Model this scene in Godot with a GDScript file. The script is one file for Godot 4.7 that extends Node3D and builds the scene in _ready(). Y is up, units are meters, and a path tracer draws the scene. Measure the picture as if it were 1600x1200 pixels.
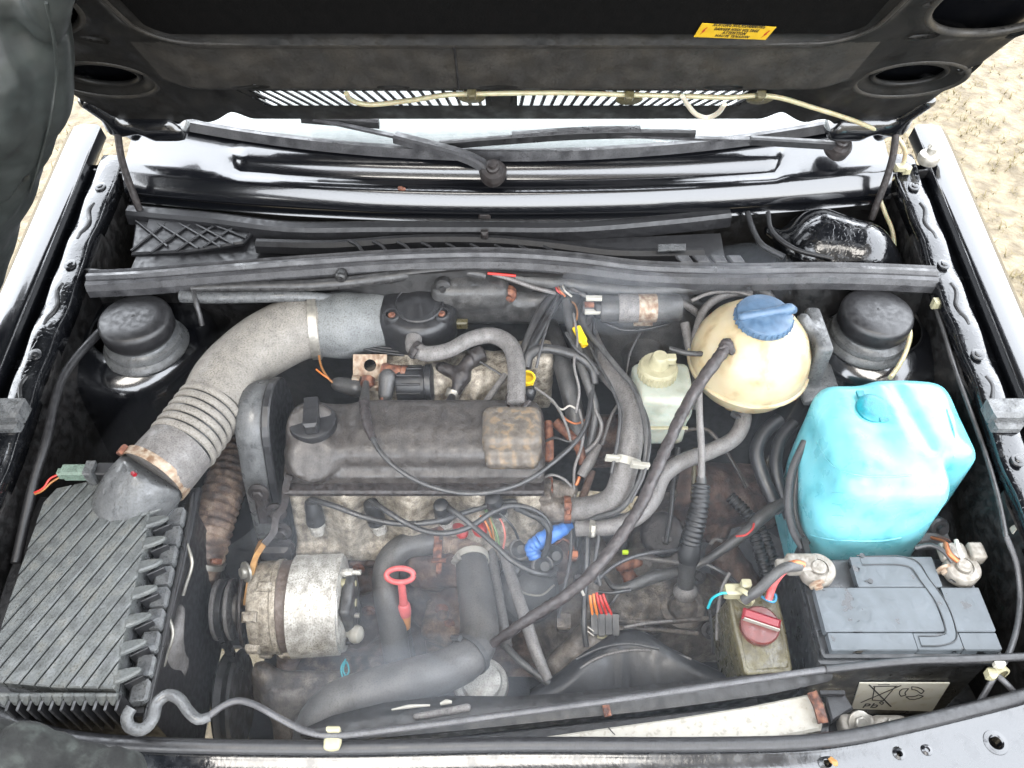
extends Node3D
# An engine bay seen from above the front panel. Points are given as photograph columns and rows met with a real height (at) or with a real upright plane (atz).

const FL := 1330.0
const EYE := Vector3(0.0, 1.78, 0.0)
const PITCH := 0.8378   # 48 degrees down
const UPV := Vector3(0, 1, 0)
var sp := sin(PITCH)
var cp := cos(PITCH)
var M := {}
var rng := RandomNumberGenerator.new()
var taken := {}


func ray(px: float, py: float) -> Vector3:
	var b := (600.0 - py) / FL
	return Vector3((px - 800.0) / FL, -sp + b * cp, -(cp + b * sp))


func at(px: float, py: float, h: float) -> Vector3:
	var r := ray(px, py)
	return EYE + r * ((h - EYE.y) / r.y)


func atz(px: float, py: float, z: float) -> Vector3:
	var r := ray(px, py)
	return EYE + r * (z / r.z)


func path(a: Array) -> Array:   # column, row, height triples -> points
	var o := []
	for i in range(0, a.size(), 3):
		o.append(at(a[i], a[i + 1], a[i + 2]))
	return o


# ---------------------------------------------------------------- meshes
class MB:
	var v := PackedVector3Array()
	var g := PackedInt32Array()
	var c := PackedColorArray()
	var col := Color.WHITE

	func t(p: Vector3, q: Vector3, r: Vector3, s := 0) -> void:
		v.append(p)
		v.append(q)
		v.append(r)
		g.append(s)

	func q(a: Vector3, b: Vector3, d: Vector3, e: Vector3, s := 0) -> void:
		t(a, b, d, s)
		t(a, d, e, s)

	func mesh(off: Vector3, m: Material, closed: bool) -> ArrayMesh:
		var flip := false
		if closed:
			var vol := 0.0
			var o := v[0]
			for i in range(0, v.size(), 3):
				vol += (v[i] - o).dot((v[i + 1] - o).cross(v[i + 2] - o))
			flip = vol > 0.0
		var st := SurfaceTool.new()
		st.begin(Mesh.PRIMITIVE_TRIANGLES)
		for i in g.size():
			var k := i * 3
			if (v[k] - v[k + 1]).length_squared() < 1e-14 or (v[k] - v[k + 2]).length_squared() < 1e-14 or (v[k + 2] - v[k + 1]).length_squared() < 1e-14:
				continue
			st.set_smooth_group(4294967295 if g[i] < 0 else g[i])
			if flip:
				st.add_vertex(v[k] - off)
				st.add_vertex(v[k + 2] - off)
				st.add_vertex(v[k + 1] - off)
			else:
				st.add_vertex(v[k] - off)
				st.add_vertex(v[k + 1] - off)
				st.add_vertex(v[k + 2] - off)
		st.generate_normals()
		st.index()
		st.set_material(m)
		return st.commit()


func loft(b: MB, rings: Array, cap0 := true, cap1 := true, s := 0) -> void:
	for i in rings.size() - 1:
		var p: PackedVector3Array = rings[i]
		var n: PackedVector3Array = rings[i + 1]
		for j in p.size():
			var k := (j + 1) % p.size()
			b.q(p[j], p[k], n[k], n[j], s)
	for e in [[0, cap0], [rings.size() - 1, cap1]]:
		if e[1]:
			var r: PackedVector3Array = rings[e[0]]
			var c := Vector3.ZERO
			for p in r:
				c += p
			c /= r.size()
			for j in r.size():
				var k := (j + 1) % r.size()
				if e[0] == 0:
					b.t(c, r[k], r[j], 77)
				else:
					b.t(c, r[j], r[k], 77)


func ring(c: Vector3, ux: Vector3, uy: Vector3, a: float, d: float, n := 16, e := 2.0) -> PackedVector3Array:
	var o := PackedVector3Array()
	for i in n:
		var w := TAU * i / n
		var x := cos(w)
		var y := sin(w)
		o.append(c + ux * (a * signf(x) * pow(absf(x), 2.0 / e)) + uy * (d * signf(y) * pow(absf(y), 2.0 / e)))
	return o


func smooth_path(pts: Array, step: float) -> Array:   # Catmull-Rom; each entry [point, parameter along the control points]
	var o := []
	var n := pts.size()
	for i in n - 1:
		var p0: Vector3 = pts[i - 1] if i > 0 else pts[0] * 2.0 - pts[1]
		var p1: Vector3 = pts[i]
		var p2: Vector3 = pts[i + 1]
		var p3: Vector3 = pts[i + 2] if i + 2 < n else p2 * 2.0 - p1
		var k := clampi(int(ceil(p1.distance_to(p2) / step)), 2, 60)
		var d1 := maxf(1e-4, sqrt(p0.distance_to(p1)))
		var d2 := maxf(1e-4, sqrt(p1.distance_to(p2)))
		var d3 := maxf(1e-4, sqrt(p2.distance_to(p3)))
		var m1 := (p1 - p0) / d1 - (p2 - p0) / (d1 + d2) + (p2 - p1) / d2
		var m2 := (p2 - p1) / d2 - (p3 - p1) / (d2 + d3) + (p3 - p2) / d3
		m1 *= d2
		m2 *= d2
		for j in k:
			var t := float(j) / k
			var t2 := t * t
			var t3 := t2 * t
			o.append([p1 * (2 * t3 - 3 * t2 + 1) + m1 * (t3 - 2 * t2 + t) + p2 * (3 * t2 - 2 * t3) + m2 * (t3 - t2), i + t])
	o.append([pts[n - 1], float(n - 1)])
	return o


func rad(r, t: float) -> float:
	if r is Array:
		var i := clampi(int(t), 0, r.size() - 1)
		var k := mini(i + 1, r.size() - 1)
		return lerpf(r[i], r[k], t - i)
	return r


func tube(b: MB, pts: Array, r, sides := 12, rib := 0.0, pitch := 0.01, lump := 0.0, s := 0) -> void:
	var rr := rad(r, 0.0)
	var w := smooth_path(pts, (pitch / 4.0) if rib > 0.0 else maxf(0.004, minf(0.012, rr * 0.9)))
	var rings := []
	var side := Vector3.ZERO
	var length := 0.0
	for i in w.size():
		var p: Vector3 = w[i][0]
		var a: Vector3 = w[maxi(0, i - 1)][0]
		var z: Vector3 = w[mini(w.size() - 1, i + 1)][0]
		var d := (z - a).normalized()
		if i == 0:
			side = d.cross(UPV if absf(d.y) < 0.9 else Vector3.RIGHT).normalized()
		else:
			length += p.distance_to(w[i - 1][0])
			side = (side - d * side.dot(d)).normalized()
		var up := d.cross(side)
		var q := rad(r, w[i][1])
		if rib > 0.0:
			q += rib * (absf(sin(PI * length / pitch)) - 0.5) * 2.0
		if lump > 0.0:
			var rg := PackedVector3Array()
			for j in sides:
				var an := TAU * j / sides
				rg.append(p + (side * cos(an) + up * sin(an)) * (q + lump * rng.randf_range(-1, 1)))
			rings.append(rg)
		else:
			rings.append(ring(p, side, up, q, q, sides))
	loft(b, rings, true, true, s)


func sweep(b: MB, prof: Array, pts: Array, step := 0.02, up := UPV, smooth := -1) -> void:   # prof: [sideways, up] pairs, closed
	var w := smooth_path(pts, step)
	var rings := []
	for i in w.size():
		var d: Vector3 = (w[mini(w.size() - 1, i + 1)][0] - w[maxi(0, i - 1)][0]).normalized()
		var sd := d.cross(up).normalized()
		var u2 := sd.cross(d).normalized()
		var rg := PackedVector3Array()
		for e in prof:
			rg.append(w[i][0] + sd * e[0] + u2 * e[1])
		rings.append(rg)
	if smooth >= 0:
		loft(b, rings, true, true, smooth)
		return
	for i in rings.size() - 1:
		for j in prof.size():
			var k := (j + 1) % prof.size()
			b.q(rings[i][j], rings[i][k], rings[i + 1][k], rings[i + 1][j], 100 + j)
	for e in [0, rings.size() - 1]:
		var flat := PackedVector2Array()
		for x in prof:
			flat.append(Vector2(x[0], x[1]))
		var ix := Geometry2D.triangulate_polygon(flat)
		for j in range(0, ix.size(), 3):
			b.t(rings[e][ix[j]], rings[e][ix[j + 1]], rings[e][ix[j + 2]], -1)


func lathe(b: MB, base: Vector3, axis: Vector3, prof: Array, sides := 28, wob := 0.0) -> void:   # prof: [radius, height] pairs
	axis = axis.normalized()
	var ux := axis.cross(Vector3(0.3, 0.1, 1) if absf(axis.y) > 0.8 else UPV).normalized()
	var uy := axis.cross(ux)
	var s := 0
	for i in prof.size() - 1:
		if i > 0:
			var d0 := Vector2(prof[i][0] - prof[i - 1][0], prof[i][1] - prof[i - 1][1]).normalized()
			var d1 := Vector2(prof[i + 1][0] - prof[i][0], prof[i + 1][1] - prof[i][1]).normalized()
			if d0.dot(d1) < 0.8:
				s += 1
		for j in sides:
			var a0 := TAU * j / sides
			var a1 := TAU * (j + 1) / sides
			var e0 := ux * cos(a0) + uy * sin(a0)
			var e1 := ux * cos(a1) + uy * sin(a1)
			var w0 := 1.0 + wob * sin(a0 * 3.0 + 1.0)
			var w1 := 1.0 + wob * sin(a1 * 3.0 + 1.0)
			var h0: Vector3 = base + axis * prof[i][1]
			var h1: Vector3 = base + axis * prof[i + 1][1]
			b.q(h0 + e0 * prof[i][0] * w0, h1 + e0 * prof[i + 1][0] * w0, h1 + e1 * prof[i + 1][0] * w1, h0 + e1 * prof[i][0] * w1, s)


func inset(poly: PackedVector2Array, d: float) -> PackedVector2Array:
	var o := PackedVector2Array()
	var n := poly.size()
	var turn := -1.0 if Geometry2D.is_polygon_clockwise(poly) else 1.0
	for i in n:
		var e0 := (poly[i] - poly[(i + n - 1) % n]).normalized()
		var e1 := (poly[(i + 1) % n] - poly[i]).normalized()
		var n0 := Vector2(-e0.y, e0.x) * turn
		var n1 := Vector2(-e1.y, e1.x) * turn
		var m := (n0 + n1) / maxf(0.35, 1.0 + n0.dot(n1))
		o.append(poly[i] + m * d)
	return o


func prism(b: MB, poly: PackedVector2Array, xf: Transform3D, depth: float, bev := 0.0, sm := -1) -> void:   # outline in the local xy plane, pushed along local z
	var layers := [[poly, 0.0], [poly, depth]]
	if bev > 0.0:
		var inn := inset(poly, bev)
		layers = [[inn, 0.0], [poly, bev], [poly, depth - bev], [inn, depth]]
	for i in layers.size() - 1:
		for j in poly.size():
			var k := (j + 1) % poly.size()
			var p: PackedVector2Array = layers[i][0]
			var q: PackedVector2Array = layers[i + 1][0]
			b.q(xf * Vector3(p[j].x, p[j].y, layers[i][1]), xf * Vector3(p[k].x, p[k].y, layers[i][1]), xf * Vector3(q[k].x, q[k].y, layers[i + 1][1]), xf * Vector3(q[j].x, q[j].y, layers[i + 1][1]), sm)
	for e in [0, layers.size() - 1]:
		var p: PackedVector2Array = layers[e][0]
		var ix := Geometry2D.triangulate_polygon(p)
		for j in range(0, ix.size(), 3):
			var c := [ix[j], ix[j + 1], ix[j + 2]]
			# orientation follows the outline
			var area := (p[c[1]] - p[c[0]]).cross(p[c[2]] - p[c[0]])
			var pos := not Geometry2D.is_polygon_clockwise(p)
			if (area > 0.0) != pos:
				c = [c[0], c[2], c[1]]
			if e == 0:
				c = [c[0], c[2], c[1]]
			b.t(xf * Vector3(p[c[0]].x, p[c[0]].y, layers[e][1]), xf * Vector3(p[c[1]].x, p[c[1]].y, layers[e][1]), xf * Vector3(p[c[2]].x, p[c[2]].y, layers[e][1]), -1)


func basis_from(zv: Vector3, xv: Vector3) -> Basis:
	var z := zv.normalized()
	var x := (xv - z * xv.dot(z)).normalized()
	return Basis(x, z.cross(x), z)


func rrect(w: float, h: float, r: float, n := 4) -> PackedVector2Array:
	var o := PackedVector2Array()
	for k in 4:
		var cx := (w / 2 - r) * (1 if k == 0 or k == 3 else -1)
		var cy := (h / 2 - r) * (1 if k < 2 else -1)
		for i in n + 1:
			var a := PI / 2 * (k + float(i) / n)
			o.append(Vector2(cx + cos(a) * r, cy + sin(a) * r))
	return o


func box(b: MB, c: Vector3, size: Vector3, bev := 0.002, bas := Basis.IDENTITY, r := 0.0) -> void:
	var poly := rrect(size.x, size.y, r, 4) if r > 0.0 else PackedVector2Array([Vector2(size.x, size.y) / 2, Vector2(-size.x, size.y) / 2, Vector2(-size.x, -size.y) / 2, Vector2(size.x, -size.y) / 2])
	prism(b, poly, Transform3D(bas, c - bas.z * size.z / 2), size.z, minf(bev, size.z * 0.3))


func slab(b: MB, pts: Array, thick: float, bev := 0.002) -> void:   # a flat horizontal plate: outline of points at one height, going down by thick
	var poly := PackedVector2Array()
	for p in pts:
		poly.append(Vector2(p.x, -p.z))
	prism(b, poly, Transform3D(Basis(Vector3.RIGHT, Vector3(0, 0, -1), UPV), Vector3(0, pts[0].y - thick, 0)), thick, bev)


func sheet(b: MB, rows: Array, thick := 0.0, nrm := UPV, s := 0) -> void:
	for i in rows.size() - 1:
		for j in rows[i].size() - 1:
			b.q(rows[i][j], rows[i][j + 1], rows[i + 1][j + 1], rows[i + 1][j], s)
	if thick > 0.0:
		var o := nrm * thick
		for i in rows.size() - 1:
			for j in rows[i].size() - 1:
				b.q(rows[i][j] - o, rows[i + 1][j] - o, rows[i + 1][j + 1] - o, rows[i][j + 1] - o, s + 1)
		var n: int = rows[0].size() - 1
		var m := rows.size() - 1
		for i in m:
			b.q(rows[i][0], rows[i + 1][0], rows[i + 1][0] - o, rows[i][0] - o, s + 2)
			b.q(rows[i + 1][n], rows[i][n], rows[i][n] - o, rows[i + 1][n] - o, s + 3)
		for j in n:
			b.q(rows[0][j + 1], rows[0][j], rows[0][j] - o, rows[0][j + 1] - o, s + 4)
			b.q(rows[m][j], rows[m][j + 1], rows[m][j + 1] - o, rows[m][j] - o, s + 5)


func bolt(b: MB, p: Vector3, n: Vector3, r := 0.006, washer := true, h := 0.004) -> void:
	if washer:
		lathe(b, p, n, [[r * 1.7, -0.002], [r * 1.7, 0.001], [r * 1.5, 0.0016], [0.0, 0.0016]], 14)
	lathe(b, p, n, [[r, 0.0], [r, h * 0.8], [r * 0.8, h], [0.0, h]], 6)


# ---------------------------------------------------------------- blended solids (castings, bottles, clothing)
# each: [kind, a, b, r0, r1, blend]: "c" tapered capsule a-b; "b" box centre a, half b, rounding r0 (upright, turned by basis in slot 6); "y" cylinder a-b radius r0 rounding r1; negative blend cuts away
func field(P: Array, p: Vector3) -> float:
	var d := 1e3
	for e in P:
		var q := 0.0
		match e[0]:
			"c":
				var ba: Vector3 = e[2] - e[1]
				var t := clampf((p - e[1]).dot(ba) / maxf(1e-9, ba.dot(ba)), 0, 1)
				q = (p - e[1] - ba * t).length() - lerpf(e[3], e[4], t)
			"b":
				var l: Vector3 = p - e[1]
				if e.size() > 6:
					l = l * (e[6] as Basis)
				var w: Vector3 = l.abs() - e[2] + Vector3.ONE * e[3]
				q = Vector3(maxf(w.x, 0), maxf(w.y, 0), maxf(w.z, 0)).length() + minf(maxf(w.x, maxf(w.y, w.z)), 0) - e[3]
			"y":
				var ba: Vector3 = e[2] - e[1]
				var h := ba.length()
				var u := ba / h
				var s: float = (p - e[1]).dot(u)
				var rr: float = (p - e[1] - u * s).length()
				var dx: float = rr - e[3] + e[4]
				var dy: float = absf(s - h / 2) - h / 2 + e[4]
				q = Vector2(maxf(dx, 0), maxf(dy, 0)).length() + minf(maxf(dx, dy), 0) - e[4]
		var k: float = e[5]
		if k < 0.0:
			k = -k
			var h2 := clampf(0.5 - 0.5 * (d + q) / k, 0, 1)
			d = lerpf(d, -q, h2) + k * h2 * (1 - h2)
		else:
			k = maxf(k, 1e-5)
			var h3 := maxf(k - absf(q - d), 0.0)
			d = minf(q, d) - h3 * h3 / (4.0 * k)
	return d


func hit(P: Array, px: float, py: float) -> Vector3:   # where the sight line of a column and row meets a blended solid
	var r := ray(px, py).normalized()
	var d := 0.5
	for i in 80:
		var f := field(P, EYE + r * d)
		if absf(f) < 0.0002:
			break
		d += f * 0.8
	return EYE + r * d


func solid(b: MB, P: Array, cell: float, lump := 0.0, lump_f := 60.0, folds := false) -> void:
	var lo := Vector3.ONE * 1e3
	var hi := -lo
	for e in P:
		if e[5] < 0:
			continue
		var r: float = e[2].length() if e[0] == "b" and e.size() > 6 else 0.0
		if e[0] == "b":
			var hf: Vector3 = Vector3.ONE * r if r > 0 else e[2]
			lo = lo.min(e[1] - hf)
			hi = hi.max(e[1] + hf)
		else:
			var q := Vector3.ONE * maxf(e[3], e[4])
			lo = lo.min(e[1] - q).min(e[2] - q)
			hi = hi.max(e[1] + q).max(e[2] + q)
	lo -= Vector3.ONE * cell * 2.5
	hi += Vector3.ONE * cell * 2.5
	var B := 5
	var nb := Vector3i(((hi - lo) / (cell * B)).ceil())
	var n := nb * B + Vector3i.ONE
	var val := PackedFloat32Array()
	val.resize(n.x * n.y * n.z)
	val.fill(1.0)
	var sy := n.x
	var sz := n.x * n.y
	var nz := FastNoiseLite.new()
	nz.frequency = lump_f
	nz.fractal_octaves = 3
	if folds:
		nz.fractal_type = FastNoiseLite.FRACTAL_RIDGED
		nz.fractal_octaves = 2
	var live := []
	for bz in nb.z:
		for by in nb.y:
			for bx in nb.x:
				var c := lo + (Vector3(bx, by, bz) + Vector3.ONE * 0.5) * (cell * B)
				var d := field(P, c)
				var near := absf(d) < cell * B * 0.98 + lump
				if near:
					live.append(Vector3i(bx, by, bz))
				for k in B + 1:
					for j in B + 1:
						for i in B + 1:
							var g := Vector3i(bx * B + i, by * B + j, bz * B + k)
							var id := g.x + g.y * sy + g.z * sz
							if near:
								if val[id] == 1.0 or val[id] == -1.0:
									var w := lo + Vector3(g) * cell
									val[id] = field(P, w) + (lump * nz.get_noise_3dv(w * Vector3(1, 0.22, 1) if folds else w) if lump > 0.0 else 0.0)
							elif d < 0.0 and val[id] == 1.0:
								val[id] = -1.0
	var vert := {}
	var off := [0, 1, sy, sy + 1, sz, sz + 1, sz + sy, sz + sy + 1]
	var cor := [Vector3(0, 0, 0), Vector3(1, 0, 0), Vector3(0, 1, 0), Vector3(1, 1, 0), Vector3(0, 0, 1), Vector3(1, 0, 1), Vector3(0, 1, 1), Vector3(1, 1, 1)]
	var edges := [[0, 1], [2, 3], [4, 5], [6, 7], [0, 2], [1, 3], [4, 6], [5, 7], [0, 4], [1, 5], [2, 6], [3, 7]]
	var ids := []
	for L in live:
		for k in B:
			for j in B:
				for i in B:
					var g := Vector3i(L.x * B + i, L.y * B + j, L.z * B + k)
					var id := g.x + g.y * sy + g.z * sz
					var neg := 0
					for o in off:
						if val[id + o] < 0.0:
							neg += 1
					if neg == 0 or neg == 8:
						continue
					var s := Vector3.ZERO
					var m := 0
					for e in edges:
						var va := val[id + off[e[0]]]
						var vb := val[id + off[e[1]]]
						if (va < 0.0) != (vb < 0.0):
							s += (cor[e[0]] as Vector3).lerp(cor[e[1]], va / (va - vb))
							m += 1
					vert[id] = lo + (Vector3(g) + s / m) * cell
					ids.append(id)
	for id in ids:
		for ax in [[1, sy, sz], [sy, sz, 1], [sz, 1, sy]]:
			var va := val[id]
			var vb := val[id + ax[0]]
			if (va < 0.0) == (vb < 0.0):
				continue
			var p = vert.get(id)
			var q = vert.get(id - ax[1])
			var r = vert.get(id - ax[1] - ax[2])
			var t = vert.get(id - ax[2])
			if q == null or r == null or t == null:
				continue
			if va < 0.0:
				b.q(p, t, r, q, 0)
			else:
				b.q(p, q, r, t, 0)


# ---------------------------------------------------------------- things and parts
func numbered(n: String) -> String:
	var k: int = taken.get(n, 0)
	taken[n] = k + 1
	return n if k == 0 else "%s_%03d" % [n, k]


func thing(called: String, label: String, category: String, pos := Vector3.ZERO, group := "") -> Node3D:
	var o := Node3D.new()
	o.name = numbered(called)
	add_child(o, true)
	o.position = pos
	tag(o, label, category, group)
	return o


func tag(o: Node3D, label: String, category: String, group := "") -> void:
	o.set_meta("label", label)
	o.set_meta("category", category)
	if group != "":
		o.set_meta("group", group)


func part(called: String, b: MB, m: Material, parent: Node3D, closed := true, label := "") -> MeshInstance3D:
	var o := MeshInstance3D.new()
	var off := Vector3.ZERO
	var p: Node = parent
	while p is Node3D and p != self:
		off += (p as Node3D).position
		p = p.get_parent()
	o.mesh = b.mesh(off, m, closed)
	o.name = called if parent != self else numbered(called)
	parent.add_child(o, true)
	if label != "":
		o.set_meta("label", label)
	return o


func solo(called: String, b: MB, m: Material, label: String, category: String, group := "", closed := true) -> MeshInstance3D:
	var o := part(called, b, m, self, closed)
	tag(o, label, category, group)
	return o


func setting(called: String, b: MB, m: Material, closed := false, kind := "structure") -> MeshInstance3D:
	var o := part(called, b, m, self, closed)
	o.set_meta("kind", kind)
	return o


func hose(called: String, label: String, cat: String, a: Array, r, m: Material, sides := 14, group := "", lump := 0.0) -> MeshInstance3D:
	var b := MB.new()
	tube(b, path(a), r, sides, 0.0, 0.01, lump)
	return solo(called, b, m, label, cat, group)


# ---------------------------------------------------------------- materials
func noise_tex(seed_: int, freq: float, cols: Array, offs: Array, oct := 5, kind := FastNoiseLite.TYPE_SIMPLEX_SMOOTH, size := 512) -> NoiseTexture2D:
	var n := FastNoiseLite.new()
	n.seed = seed_
	n.noise_type = kind
	n.frequency = freq
	n.fractal_octaves = oct
	var t := NoiseTexture2D.new()
	t.width = size
	t.height = size
	t.seamless = true
	t.noise = n
	if cols.size():
		var g := Gradient.new()
		g.offsets = PackedFloat32Array(offs)
		g.colors = PackedColorArray(cols)
		t.color_ramp = g
	return t


var roughs := {}
func shared_rough(f: float) -> Texture2D:   # roughness patches, shared between materials of a like spread
	var k := snappedf(clampf(f, 0.2, 0.8), 0.2)
	if not roughs.has(k):
		roughs[k] = noise_tex(int(k * 100), 0.012, [Color(k, k, k), Color((1 + k) / 2, (1 + k) / 2, (1 + k) / 2), Color.WHITE], [0.25, 0.5, 0.75], 5)
	return roughs[k]


var bumps := {}
func bump_tex(k: String) -> Texture2D:
	if not bumps.has(k):
		var t: NoiseTexture2D
		if k == "fine":
			t = noise_tex(5, 0.05, [], [], 4)
			t.bump_strength = 3.0
		elif k == "cast":
			t = noise_tex(6, 0.03, [], [], 5)
			t.bump_strength = 6.0
		elif k == "wave":
			t = noise_tex(7, 0.006, [], [], 3)
			t.bump_strength = 6.0
		elif k == "drop":
			t = noise_tex(8, 0.03, [Color.BLACK, Color.BLACK, Color.WHITE], [0.0, 0.62, 0.8], 1, FastNoiseLite.TYPE_SIMPLEX_SMOOTH)
			t.bump_strength = 5.0
		t.as_normal_map = true
		bumps[k] = t
	return bumps[k]


func rgb(h: String) -> Color:
	return Color.html(h)


func mat(k: String, o: Dictionary) -> StandardMaterial3D:
	# cols/offs: ramp of the grime pattern; rough: matching ramp of roughness values; scale: repeats per metre
	var m := StandardMaterial3D.new()
	m.resource_name = k
	m.uv1_triplanar = true
	m.uv1_world_triplanar = true
	var sc: float = o.get("scale", 3.0) * (1.0 if o.has("seed") else 1.4)
	m.uv1_scale = Vector3.ONE * sc
	m.metallic = o.get("metal", 0.0)
	m.metallic_specular = o.get("spec", 0.5)
	if o.has("cols"):
		var cs := []
		var mean := Color(0, 0, 0)
		for c in o.cols:
			mean += rgb(c) * (1.0 / o.cols.size())
		for c in o.cols:
			cs.append(rgb(c).lerp(mean, o.get("soft", 0.66)) * Color(1, 1, 1, 1) * float(o.get("gain", 1.0)) * 0.89)
			cs[-1].a = 1.0
		var sd: int = o.get("seed", hash(k) % 1000)
		m.albedo_texture = noise_tex(sd, o.get("freq", 0.012), cs, o.offs, o.get("oct", 5))
		if o.has("rough"):
			if o.get("own", false):
				var rs := []
				for r in o.rough:
					rs.append(Color(r, r, r))
				m.roughness_texture = noise_tex(sd, o.get("freq", 0.012), rs, o.offs, o.get("oct", 5))
				m.roughness = 1.0
			else:
				var lo: float = o.rough.min()
				var hi: float = o.rough.max()
				m.roughness_texture = shared_rough(lo / hi)
				m.roughness = hi
	else:
		m.albedo_color = rgb(o.col) * 0.89
		m.albedo_color.a = 1.0
	if not m.roughness_texture:
		m.roughness = o.get("r", 0.6)
	if o.has("bump"):
		m.normal_enabled = true
		m.normal_texture = bump_tex(o.bump)
		m.normal_scale = o.get("bs", 0.5)
	if o.has("coat"):
		m.clearcoat_enabled = true
		m.clearcoat = o.coat
		m.clearcoat_roughness = o.get("coatr", 0.05)
	if o.has("sss"):
		m.subsurf_scatter_enabled = true
		m.subsurf_scatter_strength = o.sss
	if o.get("speck", false):
		m.detail_enabled = true
		m.detail_blend_mode = BaseMaterial3D.BLEND_MODE_MUL
		m.detail_albedo = speck()
		m.detail_uv_layer = BaseMaterial3D.DETAIL_UV_2
		m.uv2_triplanar = true
		m.uv2_world_triplanar = true
		m.uv2_scale = Vector3.ONE * 12.0
	if o.has("rim"):
		m.rim_enabled = true
		m.rim = o.rim
	M[k] = m
	return m


var speck_tex: NoiseTexture2D
func speck() -> Texture2D:
	if speck_tex == null:
		speck_tex = noise_tex(31, 0.05, [Color(0.64, 0.62, 0.60), Color(0.90, 0.89, 0.88), Color(0.97, 0.97, 0.97), Color.WHITE], [0.18, 0.33, 0.55, 0.7], 4)
	return speck_tex


# ---------------------------------------------------------------- scene
func _ready() -> void:
	rng.seed = 11
	var cam := Camera3D.new()
	cam.name = "camera"
	cam.fov = rad_to_deg(2.0 * atan(600.0 / FL))
	cam.position = EYE
	cam.rotation = Vector3(-PITCH, 0, 0)
	cam.near = 0.02
	cam.far = 200.0
	add_child(cam)
	var we := WorldEnvironment.new()
	we.name = "world_environment"
	var e := Environment.new()
	e.background_mode = Environment.BG_SKY
	var sm := ProceduralSkyMaterial.new()
	sm.sky_top_color = Color(0.90, 0.92, 0.95)
	sm.sky_horizon_color = Color(0.95, 0.96, 0.97)
	sm.sky_curve = 0.2
	sm.ground_bottom_color = Color(0.40, 0.36, 0.30)
	sm.ground_horizon_color = Color(0.85, 0.84, 0.82)
	sm.sky_energy_multiplier = 2.0
	sm.ground_energy_multiplier = 1.0
	sm.sun_angle_max = 1.0
	var sky := Sky.new()
	sky.sky_material = sm
	e.sky = sky
	e.tonemap_mode = Environment.TONE_MAPPER_LINEAR
	e.tonemap_exposure = 2.3
	e.sdfgi_enabled = true
	e.ssao_enabled = true
	e.ssil_enabled = true
	e.volumetric_fog_enabled = true
	e.volumetric_fog_density = 0.0
	we.environment = e
	add_child(we)
	var sun := DirectionalLight3D.new()
	sun.name = "overcast_sun"
	sun.light_energy = 0.45
	sun.light_angular_distance = 30.0
	sun.light_color = Color(1.0, 0.98, 0.95)
	sun.shadow_enabled = true
	sun.rotation = Vector3(deg_to_rad(-62), deg_to_rad(-14), 0)
	add_child(sun)
	materials()
	ground()
	car_body()
	car_hood()
	cowl_items()
	big_items()
	engine_items()
	hoses()
	wiring()
	front_items()
	bystander()
	steam()


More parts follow.
